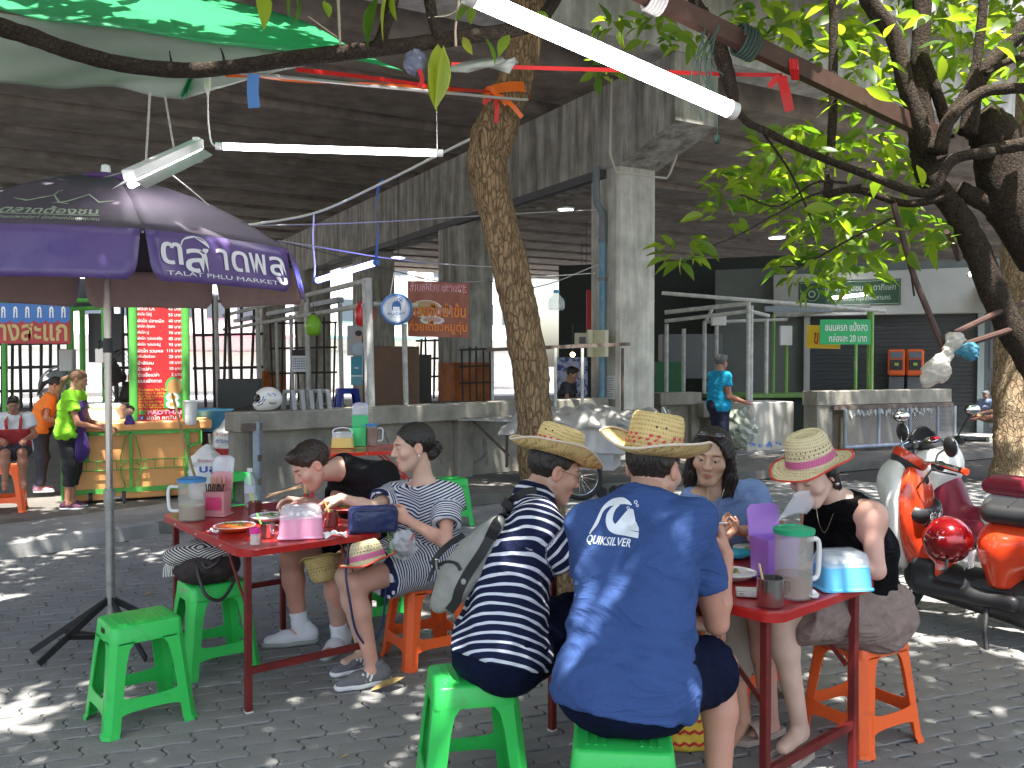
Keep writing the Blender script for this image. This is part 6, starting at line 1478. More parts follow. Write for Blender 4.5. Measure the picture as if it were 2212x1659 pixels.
  # straw hats --------------------------------------------------------------------------
def straw_mat(name,c,c2,rings=True):
 m=bpy.data.materials.new(name);m.use_nodes=True;MATS[name]=m;nt=m.node_tree;N=nt.nodes;L=nt.links;b=N['Principled BSDF']
 tc=N.new('ShaderNodeTexCoord');sx=N.new('ShaderNodeSeparateXYZ');L.new(tc.outputs['Object'],sx.inputs[0])
 ln=N.new('ShaderNodeVectorMath');ln.operation='LENGTH';mv=N.new('ShaderNodeCombineXYZ');L.new(sx.outputs[0],mv.inputs[0]);L.new(sx.outputs[1],mv.inputs[1]);L.new(mv.outputs[0],ln.inputs[0])
 ad=N.new('ShaderNodeMath');ad.operation='SUBTRACT';L.new(ln.outputs['Value'],ad.inputs[0]);L.new(sx.outputs[2],ad.inputs[1])
 mu=N.new('ShaderNodeMath');mu.operation='MULTIPLY';mu.inputs[1].default_value=420;L.new(ad.outputs[0],mu.inputs[0]);sn=N.new('ShaderNodeMath');sn.operation='SINE';L.new(mu.outputs[0],sn.inputs[0])
 at=N.new('ShaderNodeMath');at.operation='ARCTAN2';L.new(sx.outputs[1],at.inputs[0]);L.new(sx.outputs[0],at.inputs[1]);m3=N.new('ShaderNodeMath');m3.operation='MULTIPLY';m3.inputs[1].default_value=60;L.new(at.outputs[0],m3.inputs[0]);s3=N.new('ShaderNodeMath');s3.operation='SINE';L.new(m3.outputs[0],s3.inputs[0])
 pr=N.new('ShaderNodeMath');pr.operation='MULTIPLY';L.new(sn.outputs[0],pr.inputs[0]);L.new(s3.outputs[0],pr.inputs[1])
 su=N.new('ShaderNodeMath');su.operation='ADD';L.new(sn.outputs[0],su.inputs[0]);L.new(pr.outputs[0],su.inputs[1])
 n=N.new('ShaderNodeTexNoise');n.inputs['Scale'].default_value=55;n.inputs['Detail'].default_value=6;L.new(tc.outputs['Object'],n.inputs['Vector'])
 mr=N.new('ShaderNodeMapRange');mr.inputs[1].default_value=-2;mr.inputs[2].default_value=2;L.new(su.outputs[0],mr.inputs[0]);a2=N.new('ShaderNodeMath');a2.operation='ADD';L.new(mr.outputs[0],a2.inputs[0]);L.new(n.outputs['Fac'],a2.inputs[1])
 rp=N.new('ShaderNodeValToRGB');rp.color_ramp.elements[0].position=.62;rp.color_ramp.elements[1].position=1.0;rp.color_ramp.elements[0].color=(*c2,1);rp.color_ramp.elements[1].color=(*c,1);L.new(a2.outputs[0],rp.inputs[0]);L.new(rp.outputs[0],b.inputs['Base Color'])
 bp=N.new('ShaderNodeBump');bp.inputs['Strength'].default_value=.8;bp.inputs['Distance'].default_value=.004;L.new(a2.outputs[0],bp.inputs['Height']);L.new(bp.outputs[0],b.inputs['Normal']);b.inputs['Roughness'].default_value=.6;b.inputs['Specular IOR Level'].default_value=.3
 return m
M_straw=straw_mat('straw',(.66,.50,.22),(.42,.29,.10));M_straw2=straw_mat('pale_straw',(.68,.58,.36),(.46,.36,.19))
def straw_hat(P_,off,tilt,m,label,crown_h=.105,crown_r=.088,brim=.155,dent=0.0,band='red',rimm=None,holes=False,parent=None,M=None,roll=0.0,upturn=.02,top_r=.072):
 """hat in its own frame, seated on the head; M maps hat frame to world"""
 prof=[(brim,upturn),(brim*.85,upturn*.35),(crown_r*1.18,-.004),(crown_r*1.03,.002),(crown_r,.012),(crown_r*.97,.03),(crown_r*.93,.055),((crown_r+top_r)/2*.98,crown_h*.78),(top_r,crown_h*.95),(top_r*.86,crown_h),(top_r*.6,crown_h-dent*.5),(top_r*.3,crown_h-dent),(.004,crown_h-dent)]
 n=56;mb=MB();v=[];f=[]
 for r_,z_ in prof:
  for k in range(n):
   a=6.28318*k/n;x,y=r_*math.cos(a)*.93,r_*math.sin(a)*1.07;zz=z_
   if r_>crown_r*1.1:zz+=(r_-crown_r)/(brim-crown_r)*(upturn*1.4*math.cos(a)**2-.012*math.sin(a)**2+.004*math.sin(5*a))
   if dent and r_<top_r*1.05:zz-=.0
   v.append((x,y,zz))
 for i in range(len(prof)-1):
  for k in range(n):f.append([i*n+k,i*n+(k+1)%n,(i+1)*n+(k+1)%n,(i+1)*n+k])
 f.append([(len(prof)-1)*n+k for k in range(n)])
 th=[(x*.985,y*.985,z-.003)for x,y,z in v];N0=len(v);v2=v+th;f2=f+[[q+N0 for q in g][::-1]for g in f]+[[k,N0+k,N0+(k+1)%n,(k+1)%n]for k in range(n)]
 o=mk('straw_hat',v2,f2,m,None,True)
 if parent is not None:o.parent=parent
 o.matrix_basis=M
 def child(mb_,nm,mm):c=mb_.obj(nm,mm,o,True,True);return c
 if rimm:child(MB().tube([Vector(v[k])for k in range(n)],.0038,6,closed=True),'brim_binding',rimm)
 def cp(a,z,l=.001):
  rr_=np.interp(z,[.002,.012,.03,.055,crown_h*.78],[crown_r*1.03,crown_r,crown_r*.97,crown_r*.93,(crown_r+top_r)/2*.98])+l;return Vector((rr_*math.cos(a)*.93,rr_*math.sin(a)*1.07,z))
 mr=mat('hat_red_weave',(.60,.03,.07),.7);mp=mat('hat_pink_band',(.62,.20,.34),.7)
 if band=='red':
  mb=MB()
  for k in range(44):
   a=6.28318*k/44
   for j in range(3):
    if(k+j)%2 and random.random()<.92:
     z=.020+.012*j;sk=.05*(1 if j%2 else-1);mb.add([cp(a,z,.002),cp(a+.11,z+.002,.002),cp(a+.11+sk,z+.010,.002),cp(a+sk,z+.008,.002)],[[0,1,2,3]])
  q=child(mb,'woven_band',mr);q['kind']='stuff'
  for a in(-.5,-.15,2.6,2.95):child(MB().ball(cp(a-.6,.076,.0005),.0035,8,6),'eyelet',MK)
 if band=='pink':
  mb=MB();kk=56;mb.add([cp(6.28318*k/kk,z,.002)for z in(.014,.040)for k in range(kk)],[[k,(k+1)%kk,kk+(k+1)%kk,kk+k]for k in range(kk)]);child(mb,'ribbon_band',mp)
  mb=MB()
  for k in range(64):
   a=6.28318*k/64
   for sg in(-1,1):mb.add([cp(a,.015,.003),cp(a+.018,.015,.003),cp(a+.018+sg*.12,.039,.003),cp(a+sg*.12,.039,.003)],[[0,1,2,3]])
  q=child(mb,'band_check',mat('hat_magenta',(.5,.04,.2),.7));q['kind']='stuff'
 if holes:
  mb=MB()
  for z in(.052,.068):
   for k in range(30):a=6.28318*(k+(.5 if z>.06 else 0))/30;mb.add([cp(a-.035,z+.004,.0012),cp(a,z-.004,.0012),cp(a+.035,z+.004,.0012)],[[0,1,2]])
  q=child(mb,'weave_holes',mat('hat_hole',(.03,.02,.012),.9));q['kind']='stuff'
 return o
def hat_matrix(p,z=.052,y=-.01,tilt=0.0,roll=0.0,scale=1.0):
 M=Matrix([list(r)for r in p.HM]).to_4x4();return Matrix.Translation(p.hp(0,y,z))@M@Matrix.Rotation(tilt,4,'X')@Matrix.Rotation(roll,4,'Y')@Matrix.Scale(scale*p.hs,4)
M_shirt_blue=mat('heather_blue_jersey',(.045,.088,.235),.85,color2=(.036,.07,.20),nscale=260,spec=.15,bump=.15,bscale=300,wrinkle=.38);M_navycloth=mat('navy_shorts',(.006,.009,.030),.9,noise=.3,nscale=20,spec=.1,wrinkle=.35)
M_blackT=mat('black_tee',(.014,.014,.016),.85,noise=.25,nscale=15,spec=.12,wrinkle=.45);M_blouse=mat('chambray_blouse',(.17,.25,.45),.85,noise=.1,nscale=30,spec=.15,wrinkle=.4);M_taupe=mat('taupe_skirt',(.27,.20,.175),.9,noise=.15,nscale=30,spec=.1,wrinkle=.55)
M_white_shoe=mat('white_leather',(.68,.68,.70),.5);M_sole_g=mat('grey_sole',(.30,.33,.30),.7);M_sock=mat('white_sock',(.72,.72,.74),.95);M_grey_shoe=mat('grey_knit',(.17,.17,.18),.85,noise=.3,nscale=90);M_white_sole=mat('white_sole',(.75,.75,.76),.5)
M_gold=mat('thin_metal',(.5,.42,.3),.25,.9)
# ---- man in the blue logo T-shirt, seen from behind
J=dict(pel=P(1350,1478,2.64),chest=P(1378,1205,2.76),neck=P(1392,1075,2.78),head=P(1412,1012,2.86),face=(.55,.80,-.22),shr=P(1492,1130,2.70),shl=P(1278,1135,2.88),hipdir=(.95,-.30,0),elr=P(1548,1345,2.86),wrr=P(1568,1200,3.00),ell=P(1275,1310,3.02),wrl=P(1480,1345,3.06),knr=P(1555,1440,2.90),anr=P(1552,1745,2.78),knl=P(1345,1420,3.12),anl=P(1345,1680,3.10),toer=P(1590,1770,2.92),toel=P(1380,1700,3.25))
J['hands']=[(J['wrr'],(-.10,.2,.8),(-.8,.3,0),(-.2,-.8,.2),dict(curl=(1.2,1.2,.7),s=1.06,thumb=.9)),(J['wrl'],(1,.1,-.1),(0,.3,-1),(0,1,0),dict(curl=(.4,.5,.3),s=1.05))]
p1=Person('man in a blue wave-logo T-shirt and straw hat seated with his back turned',J,.97,skin=(.52,.31,.225),hair='under',stubble=.1,hs=1.06,eyes=False)
p1.shirt(M_shirt_blue,.016,.58,-.085,.014,.0042,cover=.056,sleeve_inf=.016,sleeve_r=1.5,neck_cut=.018,seed=2)
p1.legs_cloth(M_navycloth,.80,.022,rmul=1.25)
p1.glasses(mat('black_frame',(.01,.01,.012),.3))
straw_hat(p1,0,0,M_straw,'',.118,.092,.172,.022,'red',parent=p1.o,M=hat_matrix(p1,.050,-.012,.10,.10,1.06),upturn=.022,top_r=.076,rimm=mat('pale_binding',(.62,.52,.42),.8))
# print on the back: wave, peak and lettering, laid on the cloth
fwd=Vector((.30,.95,0)).normalized();rgt=Vector((fwd.y,-fwd.x,0))
oL=P(1258,1232,2.60);from mathutils.bvhtree import BVHTree
bvh=BVHTree.FromPolygons([v.co.copy()for v in p1.shirt_o.data.vertices],[list(q.vertices)for q in p1.shirt_o.data.polygons])
def on_back(x,y,l):
 q=oL+rgt*x+Z*y-fwd*.25;d_=A_(fwd)
 h_=bvh.ray_cast(q,fwd);return(h_[0]if h_[0]is not None else q+fwd*.25)-fwd*l
def dens(poly,n=5):return[(a[0]+(b[0]-a[0])*i/n,a[1]+(b[1]-a[1])*i/n)for a,b in zip(poly,poly[1:]+poly[:1])for i in range(n)]
M_print=mat('white_shirt_print',(.72,.76,.80),.6)
k_=2.62/FPX
def pxy(zx,zy):return((1300+zx*.6017)*.6777-1258)*k_,(1232-(1450+zy*.6017)*.6777)*k_
f=Flat()
def strk(pts,w):c=bez([Vector((*pxy(*q),0))for q in pts],6);f.stroke([(q.x,q.y)for q in c],lerp_list(w,len(c)),M_print)
strk([(903,470),(935,415),(960,350),(990,315),(1030,295),(1085,280),(1120,285),(1140,296)],[.004,.012,.010,.014,.020,.020,.012,.003])
strk([(1068,302),(1035,325),(1012,365),(1010,400),(1028,425),(1060,440),(1110,446),(1190,447)],[.004,.014,.022,.024,.024,.022,.018,.016])
f.layers.append(([pxy(*q)for q in[(1045,412),(1078,385),(1095,350),(1118,322),(1140,316),(1150,322),(1158,385),(1185,410),(1190,428),(1110,432),(1065,428)]],[list(range(11))],M_print))
for q,r_ in(((1008,301),10),((1163,279),10),((1172,297),8),((1120,314),9)):x,y=pxy(*q);f.disc(x,y,r_*.6017*.6777*k_,M_print,16,1,r_*.6*.6017*.6777*k_)
a,b=pxy(893,520),pxy(1146,472);f.text('QUIKSILVER',a[0],b[0],a[1],b[1],M_print,.0,shear=.25);f.text('QUIKSILVER',a[0]+.0012,b[0]+.0012,a[1]+.0006,b[1]+.0006,M_print,.0,shear=.25)
def fine(layers,L_=.006):
 out=[]
 for v,fc,m in layers:
  v=list(v);fc=[list(q)for q in fc]
  for _ in range(3):
   nf=[];mid={}
   for q in fc:
    if len(q)!=3:q3=[[q[0],q[k],q[k+1]]for k in range(1,len(q)-1)]
    else:q3=[q]
    for a,b,c in q3:
     if max(math.dist(v[a],v[b]),math.dist(v[b],v[c]),math.dist(v[c],v[a]))<L_:nf.append([a,b,c]);continue
     def md(i,j):
      k=(min(i,j),max(i,j))
      if k not in mid:v.append(((v[i][0]+v[j][0])/2,(v[i][1]+v[j][1])/2));mid[k]=len(v)-1
      return mid[k]
     ab,bc,ca=md(a,b),md(b,c),md(c,a);nf+=[[a,ab,ca],[ab,b,bc],[ca,bc,c],[ab,bc,ca]]
   fc=nf
  out.append((v,fc,m))
 return out
f.layers=fine(f.layers)
f.emit(on_back,p1.o,.003,.0,default='back_print')
# ---- man in wide navy stripes
J=dict(pel=P(1082,1392,3.14),chest=P(1118,1190,3.22),neck=P(1152,1070,3.28),head=P(1196,1018,3.34),face=(.90,.26,-.32),shr=P(1160,1135,3.06),shl=P(1150,1110,3.46),hipdir=(.30,-.95,0),elr=P(1262,1225,3.12),wrr=P(1340,1175,3.32),ell=P(1230,1190,3.62),wrl=P(1330,1165,3.66),knr=P(1255,1375,3.28),anr=P(1270,1640,3.30),knl=P(1240,1330,3.60),anl=P(1262,1560,3.62),toer=P(1330,1655,3.36),toel=P(1320,1575,3.68))
J['hands']=[(J['wrr'],(.8,.3,.1),(0,.3,-1),(.2,1,0),dict(curl=(.5,.6,.4),s=1.02))]
p2=Person('man in wide navy and white stripes with straw hat leaning over the table',J,1.03,skin=(.56,.34,.25),hair='under',stubble=.05,eyes=False)
M_str2=stripe_mat('wide_stripe_jersey',(.012,.016,.045),(.62,.63,.70),27.5,.66)
p2.shirt(M_str2,.018,.70,-.055,.016,.0045,cover=.034,stripe=True,sleeve_inf=.02,sleeve_r=1.5,neck_cut=.035,seed=5)
p2.legs_cloth(M_navycloth,1.25,.022,'trousers');p2.glasses(M_gold,.020)
straw_hat(p2,0,0,M_straw,'',.108,.090,.165,.010,'red',parent=p2.o,M=hat_matrix(p2,.058,-.012,-.02,-.06,1.06),upturn=.020,top_r=.074,rimm=mat('pale_binding'))
# grey sling bag on his back
M_slingg=mat('grey_nylon',(.30,.30,.27),.55,noise=.25,nscale=10,bump=.3,bscale=30);M_blackweb=mat('black_webbing',(.015,.015,.016),.7)
cs=P(1000,1232,3.12);sb_=thing('sling_bag','grey sling bag with black straps worn across the striped back','bag',tuple(cs))
ax_=(P(1060,1150,3.08)-P(950,1300,3.14)).normalized();sx_=Vector((.55,-.8,.25));sx_=(sx_-ax_*sx_.dot(ax_)).normalized();sz_=sx_.cross(ax_);MS=A_([[sx_.x,ax_.x,sz_.x],[sx_.y,ax_.y,sz_.y],[sx_.z,ax_.z,sz_.z]])
fnb=lambda p:smin(ell(p,A_(cs),(.085,.20,.062),MS),cone(p,A_(P(1075,1130,3.06)),A_(cs),.03,.06),.05)+.004*wob(p,30,3)
sdf_obj('pouch',fnb,A_(cs)-.33,A_(cs)+.33,.007,M_slingg,sb_)
def on_sdf(fn,pts,lift):
 out=[]
 for q in pts:
  d_=A_((Vector(q)-Vector((0,0,CAM_Z))).normalized());ts=np.arange(-.35,.40,.004);pts_=A_(q)[None]+ts[:,None]*d_;s_=fn(pts_)
  h_=np.argmax(s_<lift)if(s_<lift).any()else int(np.argmin(s_));out.append(Vector(pts_[h_]))
 return out
both=lambda p:np.minimum(fnb(p),p2.shirt_fn(p))
ribbon('shoulder_strap','',on_sdf(both,[P(x,y,3.1)for x,y in((1058,1165),(1075,1130),(1092,1100),(1115,1078),(1138,1066),(1160,1064))],.006),.042,M_blackweb,sb_)
ribbon('edge_binding','',on_sdf(both,[P(x,y,3.1)for x,y in((1060,1160),(1040,1195),(1010,1240),(992,1275),(985,1300),(970,1320))],.006),.035,M_blackweb,sb_)
ribbon('zip','',on_sdf(both,[P(x,y,3.1)for x,y in((932,1220),(950,1195),(975,1172),(1002,1155))],.004),.022,M_blackweb,sb_)
ribbon('pocket_zip','',on_sdf(both,[P(x,y,3.1)for x,y in((925,1255),(938,1228),(962,1215),(985,1218),(995,1232))],.004),.014,M_blackweb,sb_)
bk=on_sdf(both,[P(1098,1090,3.1)],.012)[0];MB().box(bk,(.05,.02,.035),Matrix.Rotation(.6,3,'Y'),.004).obj('buckle',M_blackweb,sb_)
zp=on_sdf(both,[P(942,1208,3.1),P(944,1230,3.1)],.008);MB().tube(zp,.006,6).obj('zip_pull',M_steel,sb_,True)
# ---- woman in the blue blouse, facing us
J=dict(pel=Vector((1.08,4.10,.56)),chest=P(1568,1140,3.95),neck=P(1560,1058,3.92),head=P(1537,986,3.84),face=(-.36,-.90,-.16),headup=(.10,0,1),shr=P(1502,1082,3.88),shl=P(1622,1076,4.0),hipdir=(-.85,.5,0),ell=P(1652,1165,3.78),wrl=P(1612,1148,3.58),elr=P(1478,1180,3.70),wrr=P(1530,1160,3.52),knl=Vector((.92,3.66,.55)),anl=Vector((.98,3.62,.10)),knr=Vector((.74,3.80,.55)),anr=Vector((.80,3.72,.10)),toel=Vector((.90,3.50,.035)),toer=Vector((.70,3.60,.035)))
J['hands']=[(J['wrl'],(-.8,-.2,.15),(-.1,-.3,.9),(-.3,-.8,.2),dict(curl=(.55,.7,.5),s=.95,thumb=.5)),(J['wrr'],(.8,-.2,.15),(.1,-.2,.9),(.3,-.8,.2),dict(curl=(.6,.6,.5),s=.95))]
p3=Person('woman in a pale blue V-neck blouse with sunglasses on her dark hair',J,.97,True,skin=(.50,.315,.215),lip=(.33,.11,.09),hair='long',hs=1.03)
p3.shirt(M_blouse,.020,.80,-.05,.02,.0045,sleeve_inf=.022,sleeve_r=1.5,neck_cut=.02,vneck=(P(1540,1125,3.80),P(1552,1040,3.80),.006,.050),seed=7)
p3.legs_cloth(mat('beige_trousers',(.30,.25,.20),.8),1.6,.02,'trousers')
for x in(-.034,.034):MB().ball(p3.hp(x,.070,.112),(.026,.018,.017),12,8).obj('sunglass_lens',mat('dark_lens',(.02,.02,.025),.05,spec=.9),p3.o,True)
MB().tube([p3.hp(-.085,.01,.075),p3.hp(-.06,.06,.11),p3.hp(0,.083,.116),p3.hp(.06,.06,.11),p3.hp(.085,.01,.075)],.0022,6).obj('sunglass_frame',mat('tortoise',(.12,.05,.02),.3),p3.o,True)
MB().tube(bez([P(1530,1045,3.80),P(1530,1090,3.79),P(1540,1112,3.78),P(1556,1080,3.79),P(1568,1045,3.82)],6),.0012,4).obj('necklace',M_gold,p3.o,True);MB().ball(P(1539,1110,3.775),(.013,.006,.016),10,8).obj('pendant',mat('pearl',(.7,.68,.62),.3),p3.o,True)
ph=thing('phone','slim phone held by the woman in the blue blouse','phone',tuple(P(1535,1122,3.5)));MB().box(P(1530,1132,3.50),(.14,.07,.008),Matrix.Rotation(R(8),3,'Z')@Matrix.Rotation(-.25,3,'X'),.003).obj('case',mat('phone_white',(.7,.7,.7),.3),ph)
MB().tube([P(1618,1150,3.585)+Vector((.028*math.cos(a)*.4,.0,0))+Vector((0,.03*math.cos(a),.032*math.sin(a)))for a in[6.283*i/14 for i in range(14)]],.007,6,closed=True).obj('wrist_band',mat('white_band',(.75,.75,.75),.5),p3.o,True)
# ---- woman in the black top and pink-banded hat
J=dict(pel=Vector((1.47,3.64,.56)),chest=P(1838,1185,3.54),neck=P(1815,1082,3.48),head=P(1757,1022,3.40),face=(-.72,-.50,-.50),shl=P(1880,1118,3.34),shr=P(1765,1105,3.66),hipdir=(-.55,.83,0),ell=P(1893,1232,3.26),wrl=P(1790,1225,3.42),elr=P(1722,1180,3.74),wrr=P(1672,1122,3.62),knl=P(1680,1318,3.34),anl=P(1728,1568,3.42),knr=P(1640,1330,3.62),anr=P(1665,1560,3.66),toel=P(1690,1615,3.34),toer=P(1628,1590,3.60))
J['hands']=[(J['wrr'],(-.35,-.2,.35),(-.6,-.2,-.6),(.1,-.9,.3),dict(curl=(.7,.8,.5),s=.95,thumb=.7)),(J['wrl'],(-.8,.2,0),(0,0,-1),(0,-1,0),dict(curl=(.5,.6,.4),s=.95))]
p4=Person('woman in a sleeveless black top and pink-banded straw hat eating',J,.99,True,skin=(.62,.415,.33),hair='bob',hs=1.04,eyes=False)
p4.shirt(mat('black_knit',(.006,.006,.007),.95,spec=.08,wrinkle=.6),.022,0.0,-.03,.012,.003,neck_cut=.03,sleeve_inf=.018,ncut=(-.25,-.12,1),vneck=(P(1765,1160,3.34),P(1772,1070,3.40),.004,.042),seed=4,name='top')
p4.legs_cloth(M_taupe,.80,.036,'skirt',skirt=True,fold=.006,rmul=1.35)
straw_hat(p4,0,0,M_straw2,'',.115,.090,.150,.012,'pink',mat('red_binding',(.58,.05,.03),.8),True,p4.o,hat_matrix(p4,.040,-.008,.20,.06,1.05),upturn=.004,top_r=.066)
MB().ball(p4.hp(-.082,-.01,-.045),.009,10,8).obj('earring',M_steel,p4.o,True)
MB().tube(bez([P(1762,1075,3.36),P(1768,1125,3.33),P(1782,1150,3.32),P(1800,1110,3.34)],6),.0012,4).obj('necklace',M_gold,p4.o,True)
for a in(0,.012):MB().tube([P(1652,1128,3.56)+Vector((a,0,0)),P(1640,1090,3.50)+Vector((a*1.4,0,0))],.003,6).obj('chopstick',mat('pale_wood'),p4.o,True)
M_slide=mat('beige_slide',(.42,.34,.29),.6,noise=.1)
for sd in 'lr':
 an,toe=p4.J['an'+sd],p4.J['toe'+sd];f_=(toe-an);f_.z=0;f_.normalize();r_=Vector((f_.y,-f_.x,0));c=Vector((an.x,an.y,0))+f_*.07
 poly=[(r_*(x*.045)+f_*(y*.13))for x,y in((.75,-1),(1,-.3),(1.1,.5),(.8,.95),(0,1.1),(-.8,.9),(-1,.3),(-.95,-.4),(-.7,-1))]
 mb=MB();mb.loft([[c+q+Z*z for q in poly]for z in(.003,.028)]);so=mb.obj('slide',M_slide,p4.o,True)
 v,f2=sheet_thick(lambda u,w:c+f_*(.0+.07*w)+r_*(.052*math.cos(math.pi*u))+Z*(.03+.05*math.sin(math.pi*u)),10,3,.005);mk('slide_band',v,f2,M_slide,so,True)
 # ---- man in the black T-shirt bent over his noodles
J=dict(pel=Vector((-.84,5.20,.56)),chest=P(795,1058,4.98),neck=P(738,1005,4.86),head=P(674,1006,4.72),face=(-.74,-.40,-.54),headup=(-.3,-.1,1),shr=P(742,1030,5.06),shl=P(828,1030,4.78),hipdir=(-.62,.785,0),elr=P(722,1100,4.88),wrr=P(658,1085,4.66),ell=P(862,1120,4.66),wrl=P(790,1125,4.58),knr=P(628,1205,4.84),anr=P(648,1355,4.86),knl=P(722,1230,4.66),anl=P(733,1378,4.76),toer=P(585,1388,4.80),toel=P(705,1412,4.58))
J['hands']=[(J['wrr'],(-.75,-.25,.2),(-.2,-.3,-.6),(-.1,-.5,.8),dict(curl=(.7,.7,.4),s=1.02,thumb=.8,pinch=.8)),(J['wrl'],(-.8,-.2,0),(0,0,-1),(0,-1,0),dict(curl=(.4,.5,.4),s=1.02))]
p5=Person('man in a black T-shirt bent over the table eating with chopsticks',J,1.03,skin=(.56,.335,.26),hair='short',hairm=M_hair_b,stubble=.12,eyes=False,hs=1.07)
p5.shirt(M_blackT,.016,.62,-.06,.02,.004,cover=.034,sleeve_inf=.016,sleeve_r=1.5,neck_cut=.025,seed=9)
p5.legs_cloth(M_navycloth,.72,.022,rmul=1.25);p5.shoe('r',M_white_shoe,M_sole_g,M_sock,1.06);p5.shoe('l',M_white_shoe,M_sole_g,M_sock,1.06)
for a,b in(((628,1068),(694,1045)),((578,1073),(648,1053))):pass
MB().tube([P(575,1074,4.50),P(650,1048,4.56)],.0038,6).obj('chopstick',mat('pale_wood'),p5.o,True);MB().tube([P(580,1068,4.52),P(652,1052,4.58)],.0038,6).obj('chopstick',mat('pale_wood'),p5.o,True)
mb=MB()
for i in range(4):mb.tube(bez([P(657+i,1046,4.58),P(656+2*i,1056,4.57),P(658+i*1.5,1066,4.57)],4),.002,5)
o=mb.obj('noodles',mat('noodle2'),p5.o);o['kind']='stuff'
# ---- woman in the fine-striped dress
J=dict(pel=Vector((-.47,4.62,.56)),chest=P(918,1122,4.58),neck=P(917,1045,4.52),head=P(893,966,4.48),face=(-.95,-.30,-.12),shr=P(856,1072,4.66),shl=P(968,1078,4.44),hipdir=(-.70,.72,0),elr=P(800,1096,4.44),wrr=P(738,1075,4.46),ell=P(962,1170,4.26),wrl=P(878,1122,4.24),knl=P(765,1262,4.20),anl=P(805,1440,4.24),knr=P(748,1245,4.40),anr=P(785,1405,4.46),toel=P(755,1478,4.18),toer=P(745,1432,4.38))
J['hands']=[(J['wrr'],(-.9,-.1,-.15),(-.2,0,-.9),(0,-.9,.2),dict(curl=(.5,.7,.5),s=.95,thumb=.6,pinch=.6)),(J['wrl'],(-.7,.1,.35),(-.3,.6,.1),(-.3,-.2,.9),dict(curl=(.9,.9,.6),s=.93,thumb=.7))]
p6=Person('dark-haired woman in a fine-striped dress reaching across the table',J,.97,True,skin=(.60,.385,.295),lip=(.42,.14,.12),hair='bun',hairm=M_hair,eyes=False,hs=1.04)
M_str6=stripe_mat('fine_stripe_jersey',(.02,.026,.075),(.66,.67,.72),68,.46)
p6.shirt(M_str6,.020,.62,-.05,.016,.004,cover=.036,stripe=True,sleeve_inf=.024,sleeve_r=1.45,neck_cut=.012,seed=11,name='dress')
kd=A_((p6.J['knl']-p6.hipl).normalized());p6.legs_cloth(M_str6,.62,.026,'skirt',skirt=True,fold=.004,rmul=1.3,stripe=lambda V:(V-A_(p6.hipl))@kd)
p6.shoe('l',M_grey_shoe,M_white_sole,None,.98,stripes=mat('shoe_stripe',(.7,.7,.7),.5));p6.shoe('r',M_grey_shoe,M_white_sole,None,.98,stripes=mat('shoe_stripe'))
MB().ball(p6.hp(-.081,-.008,-.036),.006,8,6).obj('earring',mat('pearl'),p6.o,True)
# hats resting in laps
mt_=Matrix.Translation(P(693,1205,4.62))@Matrix.Rotation(R(168),4,'X')@Matrix.Rotation(R(12),4,'Y');h_=straw_hat(None,0,0,M_straw,'',.13,.095,.125,.01,None,None,True,None,mt_,upturn=.0,top_r=.06);tag(h_,'straw hat with rows of holes on the knee of the man in black','hat','straw hats in laps')
mt_=Matrix.Translation(P(795,1212,4.10))@Matrix.Rotation(R(-8),4,'X')@Matrix.Rotation(R(-14),4,'Y');h_=straw_hat(None,0,0,M_straw2,'',.10,.092,.145,.01,'pink',mat('red_binding'),True,None,mt_,upturn=.004,top_r=.066);tag(h_,'red-rimmed straw hat in the lap of the woman in stripes','hat','straw hats in laps')
t=thing('drink_bag','clear plastic bag of iced drink in the striped woman lap','plastic bag',tuple(P(870,1180,4.2)));crumple(P(872,1178,4.22),(.06,.045,.07),21,M_clear2,t,'bag',20,14,.45);crumple(P(872,1184,4.24),(.042,.03,.045),22,mat('dark_drink',(.06,.035,.03),.2),t,'drink',14,10,.3);MB().tube([P(882,1190,4.2),P(894,1152,4.19)],.004,6).obj('straw',mat('red_straw',(.6,.03,.03),.4),t,True)
# woven bag on the ground under the table
bp_=G(1500,1632);t=thing('woven_bag','yellow and red woven bag on the ground behind the green stool','bag',tuple(bp_));bc_=bp_+Vector((.02,.05,.12));mw=mat('yellow_weave',(.62,.42,.04),.7)
sdf_obj('body',lambda p:rbox(p,A_(bc_),(.13,.05,.12),.045)+.003*wob(p,40),A_(bc_)-.2,A_(bc_)+.2,.007,mw,t)
for j in range(4):MB().tube([bc_+Vector((-.12+.02*i,-.052,-.08+.05*j+(.012 if i%2 else 0)))for i in range(13)],.006,5).obj('zigzag',mat('weave_red',(.5,.03,.03),.7),t,True)
